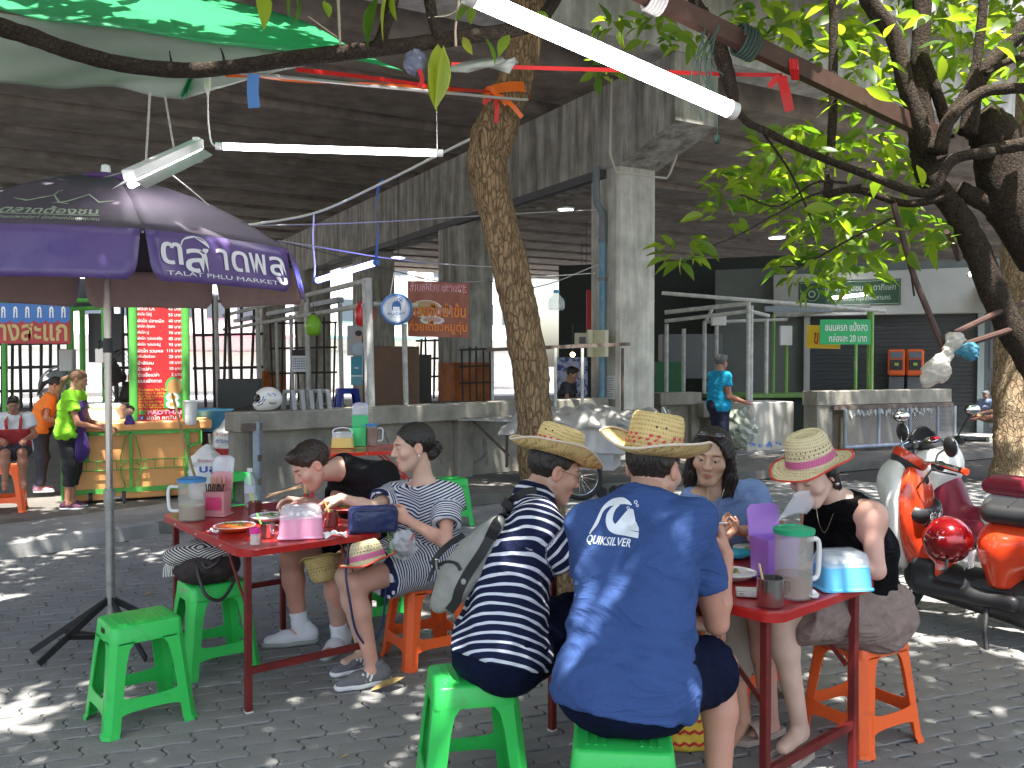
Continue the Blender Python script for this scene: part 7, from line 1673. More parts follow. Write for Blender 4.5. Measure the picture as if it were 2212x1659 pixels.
# ==== people in the market
def stand(label,x,Y,top,foot,heading,sc,skin,shirtm,legm,hair,hairm,lean=0.0,fem=False,arms=None,sleeve=.55,upto=1.95,headf=None,gz=None):
 """standing figure; top and foot are pixel rows"""
 f_=Vector((math.cos(R(heading)),math.sin(R(heading)),0));r_=Vector((f_.y,-f_.x,0));b=P(x,foot,Y);t=P(x,top,Y);Hh=(t.z-b.z);k=Hh/1.70
 o=Vector((b.x,b.y,b.z));ln=f_*lean
 def at(fr,sd,z):return o+f_*fr*k+r_*sd*k+Z*z*k
 J=dict(pel=at(0,0,.95),chest=at(.10*lean*3,0,1.25),neck=at(.20*lean*3,0,1.43),head=at(.26*lean*3+.02,0,1.58),face=headf or(f_+Z*(-.25-lean)),shr=at(.17*lean*3,.175,1.38),shl=at(.17*lean*3,-.175,1.38),hipdir=r_,knr=at(.03,.09,.5),knl=at(.03,-.09,.5),anr=at(0,.10,.09),anl=at(-.02,-.10,.09),toer=at(.15,.12,.03),toel=at(.13,-.12,.03))
 ar=arms or((.10,.24,1.10),(.32,.16,1.02),(.10,-.24,1.10),(.32,-.16,1.02));J['elr'],J['wrr'],J['ell'],J['wrl']=[at(*q)for q in ar];J['ground']=Vector((0,0,b.z))
 J['hands']=[(J['wrr'],f_*.9-Z*.2,-r_*.5-Z*.6,Z-r_,dict(curl=(.5,.6,.4),s=k)),(J['wrl'],f_*.9-Z*.2,r_*.5-Z*.6,Z+r_,dict(curl=(.5,.6,.4),s=k))]
 p=Person(label,J,k,fem,skin=skin,hair=hair,hairm=hairm,res=.012,hres=.0065)
 p.shirt(shirtm,.016,sleeve,-.10,.012,.004,sleeve_inf=.016,sleeve_r=1.4,res=.011);p.legs_cloth(legm,upto,.012,'trousers',res=.011);return p,at,k
M_lime=mat('lime_tee',(.24,.60,.035),.85,noise=.1,spec=.15,wrinkle=.4);M_blackleg=mat('black_leggings',(.012,.012,.014),.8);M_apron=mat('purple_apron',(.055,.02,.16),.7);M_cyan=mat('turquoise_polo',(.02,.32,.55),.85,noise=.08,spec=.15,wrinkle=.4);M_ortee=mat('orange_tee',(.75,.20,.04),.85,spec=.15,wrinkle=.4)
p7,at,k=stand('food vendor in a lime green T-shirt and purple apron at the orange stall',152,8.75,800,1098,10,1,(.45,.24,.15),M_lime,M_blackleg,'pony',M_hair_t,.12,True,((.16,.22,1.06),(.42,.10,.98),(.16,-.22,1.06),(.42,-.10,.98)),.55,1.5)
sdf_obj('apron',lambda p:smax(smax(np.minimum(p7.shirt_fn(p),cone(p,A_(at(.02,0,.95)),A_(at(.05,0,.72)),.15*k,.17*k))-.008,-((p-A_(at(.10,0,1)))@A_((Vector((math.cos(R(10)),math.sin(R(10)),0))))),.01),np.maximum((p-A_(at(0,0,1.33)))[:,2],np.abs((p-A_(at(0,0,1)))@A_((math.sin(R(10)),-math.cos(R(10)),0)))-.15*k),.01),p7.lo,p7.hi,.011,M_apron,p7.o,1)
ribbon('apron_string','',[at(-.135,-.1,1.0),at(-.14,0,.99),at(-.135,.12,1.0),at(-.05,.18,1.0)],.05,M_apron,p7.o,nrm=(0,-1,0));MB().ball(p7.hp(0,-.10,.03),(.03,.03,.03),10,8).obj('scrunchie',mat('navy_scrunchie',(.02,.03,.09),.8),p7.o,True)
for sd in 'lr':p7.shoe(sd,mat('plum_shoe',(.10,.03,.06),.7),M_white_sole,None,k*.95)
p8,at,k=stand('stall helper in an orange T-shirt bending behind the green-shirted vendor',88,9.5,815,1062,25,1,(.42,.23,.15),M_ortee,mat('dark_trousers',(.02,.022,.035),.8),'pony',M_hair,.25,True,None,.55,1.95)
for sd in 'lr':p8.shoe(sd,mat('pink_shoe',(.55,.25,.35),.7),M_white_sole,None,k*.95)
p10,at,k=stand('grey-haired man in a turquoise polo carrying a plastic bag past the parapet',1552,13.4,766,1012,18,1,(.38,.20,.13),M_cyan,mat('navy_trousers',(.012,.016,.045),.8),'short',M_hair_salt,.02,False,((.02,.25,1.08),(.30,.22,1.0),(.06,-.24,1.1),(.30,-.2,1.04)),.5,1.97,headf=(.75,.65,-.05))
for sd in 'lr':p10.shoe(sd,mat('black_shoe',(.02,.02,.02),.5),mat('black_shoe'),None,k)
t=thing('carrier_bag','white plastic carrier bag held by the man in turquoise','plastic bag',tuple(at(.40,.22,.85)));crumple(at(.40,.22,.86),(.06,.05,.13),31,M_film,t,'bag',14,12,.45)
def sit(label,x,Y,top,seat,heading,skin,shirtm,legm,hair,hairm,fem=False,floor=False,headf=None,gz=0.0):
 f_=Vector((math.cos(R(heading)),math.sin(R(heading)),0));r_=Vector((f_.y,-f_.x,0));o=P(x,seat,Y);t=P(x,top,Y);k=(t.z-o.z)/.88
 def at(fr,sd,z):return o+f_*fr*k+r_*sd*k+Z*z*k
 J=dict(pel=at(0,0,.10),chest=at(.08,0,.40),neck=at(.13,0,.58),head=at(.18,0,.74),face=headf or(f_-Z*.35),shr=at(.12,.17,.54),shl=at(.12,-.17,.54),hipdir=r_,elr=at(.18,.26,.30),wrr=at(.40,.12,.25),ell=at(.18,-.26,.30),wrl=at(.40,-.12,.25))
 if floor:J.update(knr=at(.28,.26,.12),anr=at(.42,-.05,.06),knl=at(.28,-.28,.12),anl=at(.46,.10,.06),toer=at(.46,-.18,.04),toel=at(.52,.2,.04))
 else:J.update(knr=at(.42,.10,.08),anr=at(.40,.11,-.34),knl=at(.42,-.10,.08),anl=at(.38,-.11,-.34),toer=at(.54,.12,-.41),toel=at(.52,-.12,-.41))
 J['hands']=[(J['wrr'],f_,-Z,-r_,dict(curl=(.5,.6,.4),s=k)),(J['wrl'],f_,-Z,r_,dict(curl=(.5,.6,.4),s=k))]
 p=Person(label,J,k,fem,skin=skin,hair=hair,hairm=hairm,res=.012,hres=.0065);p.shirt(shirtm,.016,.55,-.03,.012,.004,sleeve_inf=.016,sleeve_r=1.4,res=.011);p.legs_cloth(legm,.95,.014,'trousers',res=.011);return p,at,k
p9,at,k=sit('man in a white T-shirt and red apron sitting by the orange stool',30,7.9,852,985,-60,(.33,.17,.11),mat('white_tee',(.62,.63,.66),.85),mat('dark_trousers'),'short',M_hair)
sdf_obj('apron',lambda p:smax(smax(p9.shirt_fn(p)-.008,-((p-A_(at(.09,0,.3)))@A_(Vector((math.cos(R(-60)),math.sin(R(-60)),0)))),.01),(p-A_(at(0,0,.40)))[:,2],.01),p9.lo,p9.hi,.011,mat('red_apron',(.32,.02,.025),.75),p9.o,1)
for sg in(-1,1):ribbon('apron_strap','',[at(.245,sg*.08,.40),at(.25,sg*.09,.50),at(.19,sg*.085,.60)],.03,mat('red_apron'),p9.o)
p11,at,k=sit('dark-haired old woman in a grey blouse behind the parapet by the column',1213,13.6,790,905,-20,(.40,.22,.15),mat('grey_print_blouse',(.05,.05,.075),.8,noise=.5,nscale=60),mat('dark_trousers'),'short',M_hair,True)
p12,at,k=sit('grey-haired person in a pale blue shirt sitting on the footpath by the door',2138,15.2,842,908,205,(.40,.22,.15),mat('pale_blue_shirt',(.20,.27,.42),.8),mat('olive_shorts',(.16,.17,.08),.8),'short',M_hair_g,False,True)
# ==== food stall (orange cart with green frame)
M_cart=mat('orange_board',(.86,.40,.14),.45,noise=.1,nscale=2.5);M_gfr=mat('green_frame_paint',(.10,.42,.07),.45,noise=.15,nscale=12)
YS=8.9;kx=YS/FPX
cA,cB=Vector((P(137,1000,YS).x,YS,PF)),Vector((P(437,1000,9.5).x,9.5,PF));cd=(cB-cA).normalized();cL=(cB-cA).length;cn=Vector((cd.y,-cd.x,0));cang=math.atan2(cd.y,cd.x);CH=P(137,925,YS).z
st=thing('food_stall','orange food stall counter with a bright green gate frame on its front','stall',tuple(cA))
def cp_(x,z,n=0.0):return cA+cd*x+cn*n+Z*(z-PF)
z0c,z1c=PF+.02,CH
mb=MB();mb.box(cp_(cL/2,(z0c+z1c)/2,-.35),(cL,.7,z1c-z0c),cang,.01);mb.obj('counter',M_cart,st)
mb=MB();mb.box(cp_(cL/2+.04,z1c+.0,-.33),(cL+.12,.78,.10),cang,.015);mb.obj('counter_edge',M_cart,st)
fw=cL-.16
for nm,a,b,w in(('frame_bar',(0.02,z0c),(0.02,z1c-.05),.09),('frame_bar',(fw,z0c+.08),(fw,z1c-.05),.05),('frame_bar',(0,z1c-.06),(cL-.02,z1c-.06),.05),('frame_bar',(0,z0c+.10),(fw,z0c+.10),.05),('frame_bar',(fw*.53,z0c+.1),(fw*.53,z1c-.06),.03),('frame_bar',(cL-.02,z1c-.06),(cL-.02,z1c-.2),.03),('frame_bar',(cL-.02,z1c-.2),(fw,z1c-.24),.03),('latch_bar',(fw*.18,z1c-.02),(fw*.18,z0c+.42),.05),('latch_bar',(.03,z1c-.44),(.13,z1c-.44),.03),('latch_bar',(.09,z1c-.38),(.09,z0c+.28),.03)):
 mb=MB();mb.frame_box(cp_(a[0],a[1],.035),cp_(b[0],b[1],.035),w,.03,up=cn);mb.obj(nm,M_gfr,st)
for z in(z1c-.36,z0c+.32):MB().tube([cp_(.05,z,.04),cp_(fw,z,.04)],.006,6).obj('thin_rail',M_gfr,st)
for i in range(12):
 x=.12+(fw-.16)*i/11
 if abs(x-fw*.53)>.06:MB().tube([cp_(x,z0c+.32,.04),cp_(x,z1c-.36,.04)],.005,6).obj('thin_bar',M_gfr,st)
for sg in(-1,1):MB().tube(bez([cp_(fw*.53+sg*.05,z1c-.1,.04),cp_(fw*.53+sg*.10,z1c-.36,.04),cp_(fw*.53+sg*.05,(z0c+z1c)/2,.04),cp_(fw*.53+sg*.10,z0c+.32,.04),cp_(fw*.53+sg*.05,z0c+.12,.04)],8),.007,6).obj('scroll_bar',M_gfr,st,True)
for x in(.25,fw-.2):MB().tube([cp_(x,PF+.06,.03)-cd*.02,cp_(x,PF+.06,.03)+cd*.02],.06,12).obj('castor',mat('black_plastic'),st,True)
# menu board between green posts
mA,mB_=P(297,915,9.25),P(395,915,9.45);mdir=(mB_-mA);mdir.z=0;mW=mdir.length;mdir.normalize();mz0=P(340,918,9.35).z;mz1=P(340,640,9.35).z;mh=mz1-mz0
mn=thing('menu_board','tall red Thai noodle menu banner between green posts on the stall','sign',tuple(mA));mo=Vector((mA.x,mA.y,mz0))
mb=MB();mb.prism([(0,0),(mW,0),(mW,mh+.1),(0,mh+.1)],mo,mdir,Z,.012);mb.obj('banner',mat('menu_red',(.55,.02,.025),.45,noise=.12),mn)
for x in(-.035,mW+.035):MB().tube([mo+mdir*x+Z*-.03,mo+mdir*x+Z*(mh+.6)],.045,10).obj('post',M_gfr,mn,True)
MW,MY,MO_,MGr,MPk,MBlu=mat('print_white',(.75,.75,.75),.5),mat('print_yellow',(.72,.5,.06),.5),mat('print_orange',(.75,.3,.04),.5),mat('print_green',(.05,.35,.08),.5),mat('print_pink',(.8,.35,.55),.5),mat('print_blue',(.03,.07,.35),.5)
f=Flat();rows=['เพิ่มเส้น|45 บาท','ผัดไท LA|45 บาท','ผัดไท ไข่คู่|55 บาท','ผัดไท ปลาหมึก|60 บาท','ผัดไท กุ้งสด|80 บาท','ผัดไท ปู|90 บาท','ผัดไท ซุปเปอร์กุ้ง|85 บาท','ผัดไท ซุปเปอร์ปู|95 บาท','ผัดไท รวมพล|115 บาท','เพิ่มกุ้งตัวละ|25 บาท','น้ำอัดลม|10 บาท','น้ำเปล่า|10 บาท','น้ำแข็งเปล่า|2 บาท','ขนมผักกาด|50 บาท']
for i,r in enumerate(rows):
 a,b=r.split('|');y=mh*(.965-i*.0465);f.text(a,.01,mW*.60,y-mh*.03,y,MW,.012,True,align='l');f.text(b,mW*.66,mW*.985,y-mh*.026,y-mh*.002,MW,.012,True,align='r')
f.disc(mW*.80,mh*.30,mW*.19,MGr,24,1.2);f.disc(mW*.82,mh*.295,mW*.16,mat('noodle'),20,1.2)
for i,(a,y)in enumerate((('Traditional Pad Thai',.285),('Pad Thai L.A. add bacon',.26),('Pad Thai with Double',.235),('eggs add bacon',.215),('Pad Thai with shrimp',.19),('Pad Thai with crab',.168),('Pad Thai with shrimp crab',.147),('All menu add noodle',.125))):f.text(a,.012,mW*.72,mh*(y-.018),mh*y,MY,.008,True,.15,'l')
for y in(.185,.13):f.rect(mW*.58,mW*.97,mh*y,mh*(y+.06),MGr);f.disc(mW*.775,mh*(y+.03),mW*.15,MW,18,.7);f.disc(mW*.775,mh*(y+.03),mW*.08,MO_,14,.7)
f.text('PADTHAI',mW*.22,mW*.97,mh*.083,mh*.113,MPk,.03);f.rect(.015,mW*.17,mh*.085,mh*.113,MGr);f.rect(.015,mW*.15,mh*.045,mh*.072,MBlu);f.text('f',mW*.08,mW*.125,mh*.048,mh*.07,MW,.02);f.text('ผัดไท หกสิบปี',mW*.2,mW*.93,mh*.042,mh*.078,MW,.015);f.text('092-256-7766',mW*.03,mW*.97,mh*.008,mh*.032,MW,.02)
f.disc(mW*.75,mh*.99,mW*.32,MW,24,.5,a0=math.pi,a1=6.2832);f.emit(plane_map(mo,mdir,Z),mn,.001,.0003)
# things on and round the stall
def bxo(name,label,cat,c,size,m,rot=0.0,bev=.01,parts=None):
 t=thing(name,label,cat,tuple(c-Z*size[2]/2));MB().box(c,size,rot,bev).obj('body',m,t)
 return t
M_foam=mat('foam_white',(.72,.72,.72),.8);t=bxo('foam_box','white foam cooler on the stall counter behind the vendor','box',P(222,897,9.6),(.42,.34,.26),M_foam,.2,.03);MB().box(P(222,880,9.6)+Z*.02,(.44,.36,.06),.2,.02).obj('lid',M_foam,t)
t=thing('foam_cup','tall white foam cup at the corner of the stall','cup',tuple(P(412,917,9.3)));MB().lathe([(.055,0),(.075,.24),(.078,.25),(.07,.25),(.06,.02)],P(412,917,9.3),18).obj('cup',M_foam,t,True)
MB().lathe([(.08,.25),(.08,.262),(0,.266)],P(412,917,9.3),18).obj('rim_lid',M_foam,t,True)
t=thing('basin','light blue plastic basin behind the stall end','basin',tuple(P(450,930,10.2)));MB().lathe([(.21,0),(.27,.23),(.30,.25),(.285,.25),(.25,.22),(.2,.015),(0,.015)],P(450,930,10.2),28).obj('bowl',mat('basin_blue',(.10,.36,.58),.4),t,True);MB().box(P(450,960,10.25),(.7,.5,.3)).obj('stand',M_floor,t)
t=thing('doll','small cartoon-free figurine in purple on the stall counter','figurine',tuple(P(295,918,9.2)));t['label']='small figurine with brown hair and purple dress on the counter';b=P(280,917,9.0);MB().lathe([(.05,0),(.055,.02),(.03,.08),(.02,.1)],b,14).obj('dress',M_apron,t,True);MB().ball(b+Z*.14,.045,12,8).obj('head',mat('doll_skin',(.5,.3,.2),.5),t,True);MB().ball(b+Z*.155+Vector((0,.012,0)),.047,12,8).obj('hair',M_hair_b,t,True)
t=thing('bamboo_pole','long bamboo pole leaning against the menu board','pole',tuple(P(415,1040,8.8)));MB().tube([P(372,850,9.1),P(395,940,8.95),P(425,1045,8.8)],.014,8).obj('cane',mat('bamboo',(.34,.24,.10),.6,noise=.4,nscale=15),t,True)
for i in range(4):c=P(372,850,9.1).lerp(P(425,1045,8.8),.15+.22*i);MB().ball(c,.017,8,6).obj('node',mat('bamboo'),t,True)
def sack(label,c,r,mats,txt=None):
 t=thing('rice_sack',label,'sack',tuple(c));h=r[2]
 cc=Vector(c)+Z*h
 fn=lambda p:smin(rbox(p,A_(cc-Z*.05),(r[0],r[1],h*.92),.09),ell(p,A_(cc+Z*h*.75),(r[0]*.5,r[1]*.6,h*.38)),.08)+.008*wob(p,16,c[0])+.004*wob(p,37,3)
 sdf_obj('bag',fn,A_(cc)-A_((r[0]+.1,r[1]+.1,h*1.4)),A_(cc)+A_((r[0]+.1,r[1]+.1,h*1.4)),.014,mats,t,1);return t,cc,fn
M_sack=mat('woven_white_sack',(.66,.66,.67),.6,noise=.08)
ms=bpy.data.materials.new('red_white_sack');ms.use_nodes=True;N=ms.node_tree.nodes;L=ms.node_tree.links;at_=N.new('ShaderNodeTexCoord');sp=N.new('ShaderNodeSeparateXYZ');L.new(at_.outputs['Object'],sp.inputs[0]);rp=N.new('ShaderNodeValToRGB');rp.color_ramp.interpolation='CONSTANT';e=rp.color_ramp.elements;e[0].color=(.66,.66,.67,1);e[1].position=.42;e[1].color=(.45,.02,.03,1);x=e.new(.66);x.color=(.66,.66,.67,1);L.new(sp.outputs[2],rp.inputs[0]);L.new(rp.outputs[0],N['Principled BSDF'].inputs['Base Color'])
s1,c1,f1=sack('plump white rice sack beside the orange stall',Vector((P(446,1040,9.3).x,9.3,PF)),(.17,.14,.28),M_sack)
s2,c2,f2_=sack('tall red and white rice sack leaning by the gate channel',Vector((P(497,1040,9.6).x,9.6,PF)),(.17,.14,.42),ms)
f=Flat();f.text('บลู',-.06,.14,-.02,.08,MBlu,.03);f.text('ข้าวหอม',-.08,.12,.12,.16,mat('print_red',(.5,.03,.03),.5),.01);f.emit(lambda x,y,l:on_sdf(f1,[c1+Vector((x,-.05,y))],l)[0],s1,.004,.0)
f=Flat();f.text('500',.02,.10,-.24,-.02,mat('print_red'),.02);f.text('ตราเกษตร',-.14,.06,.16,.20,MBlu,.01);f.text('ข้าวสาร',-.14,.04,.24,.28,mat('print_red'),.01);f.emit(lambda x,y,l:on_sdf(f2_,[c2+Vector((x,-.05,y))],l)[0],s2,.004,.0)
def fan(label,c,r,m,hub,face=(0,-1,0),stand=.9):
 t=thing('electric_fan',label,'fan',tuple(c-Z*stand));fc=Vector(face).normalized();a=fc.orthogonal().normalized();b=fc.cross(a);M=Matrix((a,b,fc)).transposed()
 for q,z in((1,0),(.97,.05),(.97,-.05)):MB().tube([c+M@Vector((r*q*math.cos(u),r*q*math.sin(u),z))for u in[6.283*i/28 for i in range(28)]],.006,5,closed=True).obj('guard_ring',m,t,True)
 mb=MB()
 for i in range(36):
  u=6.283*i/36;mb.tube([c+M@Vector((.07*math.cos(u),.07*math.sin(u),.07)),c+M@Vector((r*.6*math.cos(u),r*.6*math.sin(u),.075)),c+M@Vector((r*math.cos(u),r*math.sin(u),0))],.0025,4)
 o=mb.obj('guard',m,t);o['kind']='stuff'
 for i in range(3):
  u=2.094*i;v,f=sheet_thick(lambda s_,w:c+M@Vector((r*(.15+.72*w)*math.cos(u+(s_-.5)*1.3),r*(.15+.72*w)*math.sin(u+(s_-.5)*1.3),(s_-.5)*.06)),6,4,.004);mk('blade',v,f,m,t,True)
 MB().lathe([(.075,.07),(.06,.085),(0,.09)],c,16,M).obj('hub',hub,t,True);MB().tube([c-fc*.06,c-fc*.2],.06,12).obj('motor',m,t,True);MB().tube([c-fc*.15,c-fc*.15-Z*stand],.02,8).obj('stand',m,t,True);return t
M_fanb=mat('black_fan',(.02,.02,.022),.45);fan('black fan with a red hub behind the menu board',P(275,815,9.8),.33,M_fanb,mat('red_hub',(.5,.02,.03),.4),(.95,-.3,0));fan('grey fan behind the green-shirted vendor',P(132,835,10.2),.24,mat('grey_fan',(.25,.27,.28),.5),mat('grey_fan'),(.3,-.95,0))
# green stall posts and hanging signs at the left
gp_=thing('green_pipe_stall','bright green pipe frame over the noodle stall','frame',tuple(P(228,1000,10)*Vector((1,1,0)).x if False else(P(228,900,10).x,10,PF)))
for x,Y in((155,10.2),(180,10.8),(228,9.9),(12,11)):b=P(x,900,Y);MB().tube([(b.x,Y,PF),(b.x,Y,2.55)],.035,8).obj('post',M_gfr,gp_,True)
for(a,Ya,b,Yb,y)in((-60,10.5,240,9.9,652),(155,10.2,230,9.9,668),(228,9.9,300,9.4,660)):MB().tube([P(a,y,Ya),P(b,y-4,Yb)],.025,8).obj('rail',M_gfr,gp_,True)
def banner(name,label,x0,x1,y0,y1,Y,m,tilt=0.0,Y2=None,th=.01):
 a,b=P(x0,y1,Y),P(x1,y1,Y2 or Y);d=Vector((b.x-a.x,b.y-a.y,0));W=d.length;d.normalize();h=P((x0+x1)/2,y0,((Y2 or Y)+Y)/2).z-P((x0+x1)/2,y1,((Y2 or Y)+Y)/2).z
 t=thing(name,label,'sign',tuple(a));mb=MB();up=Vector((0,0,1));d2=Vector((d.x,d.y,tilt)).normalized();mb.prism([(0,0),(W,0),(W,h),(0,h)],a,d2,up,th);mb.obj('panel',m,t);return t,a,d2,W,h
t,a,d,W,h=banner('stall_banner','red and blue scalloped Thai banner over the left stall',-30,152,655,742,9.7,mat('banner_red',(.42,.04,.05),.6,noise=.2))
f=Flat();f.rect(0,W,h*.60,h,mat('banner_blue',(.05,.16,.45),.6))
for i in range(7):f.disc(W*(i+.5)/7,h*.60,W/14,mat('banner_blue'),12,.6,a0=math.pi,a1=6.2832);f.text('ก',W*(i+.3)/7,W*(i+.65)/7,h*.64,h*.92,MW,.03)
f.text('บางสะแก',.0,W*.97,h*.06,h*.50,mat('print_gold',(.45,.36,.14),.5),.02);f.emit(plane_map(a,d,Z),t,.001,.0004)
t,a,d,W,h=banner('stall_awning','dark grey tarp hanging under the umbrella at the left stall',-40,240,602,665,10.4,mat('dark_tarp',(.06,.06,.065),.5,noise=.3,nscale=4))
bxo('switch_box','grey switch box on the posts of the left stall','electrical box',P(146,778,10.1),(.16,.1,.26),mat('box_grey',(.40,.42,.42),.5),0,.01)
bxo('socket_box','white wall socket on the green stall post','electrical box',P(217,768,9.8),(.10,.06,.16),M_cap,0,.008)
bxo('notice_board','blank grey board hung between green posts','board',P(228,730,10.9),(.42,.04,.62),mat('slate_board',(.10,.10,.11),.7),0,.005)
# dark uprights and rails of the market deep inside, against the light
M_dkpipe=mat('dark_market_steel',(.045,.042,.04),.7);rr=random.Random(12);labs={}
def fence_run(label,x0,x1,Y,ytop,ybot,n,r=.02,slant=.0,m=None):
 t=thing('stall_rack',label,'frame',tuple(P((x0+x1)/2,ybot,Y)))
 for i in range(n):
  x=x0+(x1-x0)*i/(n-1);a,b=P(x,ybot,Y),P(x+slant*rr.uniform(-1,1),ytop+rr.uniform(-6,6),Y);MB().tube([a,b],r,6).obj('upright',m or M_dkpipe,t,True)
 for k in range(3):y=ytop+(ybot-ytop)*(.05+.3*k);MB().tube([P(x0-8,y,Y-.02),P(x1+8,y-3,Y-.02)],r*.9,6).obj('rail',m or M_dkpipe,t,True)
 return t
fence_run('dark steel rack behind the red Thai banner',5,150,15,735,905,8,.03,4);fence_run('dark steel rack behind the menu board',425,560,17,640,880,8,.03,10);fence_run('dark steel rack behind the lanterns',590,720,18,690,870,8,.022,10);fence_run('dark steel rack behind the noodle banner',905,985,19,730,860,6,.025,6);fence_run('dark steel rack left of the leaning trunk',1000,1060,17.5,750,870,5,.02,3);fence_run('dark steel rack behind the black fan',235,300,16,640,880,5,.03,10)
def dark_table(label,x,Y,y,w,d_,h=.75):
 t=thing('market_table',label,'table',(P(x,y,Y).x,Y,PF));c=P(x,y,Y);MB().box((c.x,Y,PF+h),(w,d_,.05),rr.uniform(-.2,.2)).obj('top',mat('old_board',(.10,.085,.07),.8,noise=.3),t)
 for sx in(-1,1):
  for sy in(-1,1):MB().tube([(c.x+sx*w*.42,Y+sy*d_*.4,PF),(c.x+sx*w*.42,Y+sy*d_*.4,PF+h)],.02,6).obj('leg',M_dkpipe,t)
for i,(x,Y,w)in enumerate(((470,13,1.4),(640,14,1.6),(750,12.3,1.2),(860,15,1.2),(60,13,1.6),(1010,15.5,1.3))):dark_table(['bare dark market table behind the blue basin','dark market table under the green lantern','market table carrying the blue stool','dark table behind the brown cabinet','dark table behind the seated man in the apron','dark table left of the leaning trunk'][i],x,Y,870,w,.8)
for i,(x,Y,w,h,lab)in enumerate(((845,11.7,.75,1.0,'brown plywood cabinet behind the parapet'),(905,12.6,.35,.9,'narrow dark cabinet beside the plywood one'),(520,15,.7,1.2,'dark box stacked behind the white helmet'),(330,14,1.0,1.1,'pale freezer chest behind the menu board'),(790,12.0,.5,.78,'rust-brown board leaning beside the cabinet'))):
 c=P(x,860,Y);bxo('cabinet',lab,'cabinet',Vector((c.x,Y,PF+h/2+(.35 if i<2 else 0))),(w,.4,h+(.7 if i<2 else 0)),[mat('plywood_brown',(.13,.075,.045),.7,noise=.2),M_dkpipe,mat('grey_box',(.10,.10,.10),.7),mat('freezer',(.38,.37,.34),.6),mat('rust_board',(.2,.09,.035),.7)][i],.15,.01)
 # white pipe stall frames behind the parapet
M_wp=mat('white_pipe',(.58,.58,.55),.5,color2=(.40,.39,.36),nscale=9)
fr_=thing('pipe_frame','white steel pipe stall frame with lanterns behind the parapet','frame',(P(805,800,10.7).x,10.7,PF));O1=Vector((P(806,800,10.7).x,10.7,0))
for s_,lean in((0,0),(.12,0),(2.72,.02),(5.9,0),(8.5,0)):b=O1+V_*s_;MB().tube([b+Z*PF,b+Z*2.66-U*.06],.045 if s_<.1 else.04,10).obj('post',M_wp,fr_,True)
for z,r in((2.63,.036),(2.33,.034)):MB().tube([O1+Z*z-U*.06,O1+V_*9+Z*z-U*.06],r,8).obj('rail',M_wp,fr_,True)
MB().tube([O1+Z*2.34,O1+U*.6+Z*2.34],.03,8).obj('rail',M_wp,fr_,True)
for(x,y0,y1,Y,r)in((738,655,872,12.6,.033),(632,680,825,14.5,.03),(877,700,868,11.3,.035),(470,640,860,15,.04),(600,690,860,16,.03)):a,b=P(x-4,y0,Y),P(x+3,y1,Y);MB().tube([a,Vector((b.x,Y,PF))],r,8).obj('post',M_wp,fr_,True)
for a_,b_ in((1.2,2.5),(3.4,5.2),(6.4,8.0)):MB().frame_box(O1+V_*a_+Z*2.47-U*.02,O1+V_*b_+Z*2.47-U*.02,.09,.07).obj('lamp_housing',M_grey_pipe,fr_)
def lantern(label,px,py,Y,r,m):
 t=thing('lantern',label,'lantern',tuple(P(px,py,Y)));c=P(px,py,Y);MB().lathe([(.03,r*1.35),(.045,r*1.3),(r*.55,r*1.15),(r*.95,r*.4),(r,-.2*r),(r*.85,-r*.9),(r*.6,-r*1.2),(r*.55,-r*1.22)],c,20).obj('shade',m,t,True);MB().tube([c+Z*r*1.3,c+Z*(r*1.3+.15)],.006,5).obj('cord',M_wire_d,t);MB().lathe([(.035,r*1.28),(.035,r*1.5),(0,r*1.52)],c,12).obj('cap',M_wire_d,t,True)
lantern('red plastic lantern hanging from the white pipe frame',788,678,10.9,.13,mat('lantern_red',(.6,.015,.025),.3,coat=.4));lantern('green plastic lantern hanging from the white pipe frame',677,703,12.2,.115,mat('lantern_green',(.22,.5,.03),.35))
# round sign
c=P(857,668,10.6);rs=thing('round_sign','round white and blue sign with a smiling girl face drawing','sign',tuple(c));MB().lathe([(.195,-.02),(.195,.02),(.185,.025),(0,.025)],c,32,Matrix(((1,0,0),(0,0,-1),(0,1,0)))).obj('disc',mat('sign_blue',(.05,.15,.38),.5),rs,True)
f=Flat();WS,SB=mat('sign_white',(.68,.72,.76),.6),mat('sign_blue');f.disc(0,0,.165,WS,32);f.disc(0,0,.158,SB,32,1,.152);f.disc(0,.045,.055,SB,20,1.0,a0=0,a1=math.pi);f.rect(-.055,.055,-.015,.045,SB);f.rect(-.04,.04,-.02,.028,WS);f.disc(-.017,.008,.005,SB,8);f.disc(.018,.008,.005,SB,8);f.stroke([(-.015,-.008),(0,-.014),(.015,-.008)],.005,SB)
for q in((.03,.11,.022),(.055,.125,.02),(.07,.105,.018)):f.disc(*q,SB,14,1,q[2]*.7)
f.text('หนูณิชย์',-.105,.105,-.085,-.035,SB,.01);f.text('THAILAND NOODLE',-.08,.08,-.105,-.096,SB);f.emit(plane_map(c-Vector((0,.026,0)),(1,0,0),Z),rs,.001,.0004)
for sg in(-1,1):MB().tube([c+Vector((sg*.08,0,.17)),c+Vector((sg*.03,0,.45))],.004,4).obj('hanging_wire',M_wire_g,rs)
t,a,d,W,h=banner('noodle_banner','brownish-red noodle shop banner with Thai lettering and bowls',881,1013,607,727,11.4,mat('banner_meat',(.28,.075,.05),.6,color2=(.40,.16,.10),nscale=5,stretch=(1,1,.4)),-.02)
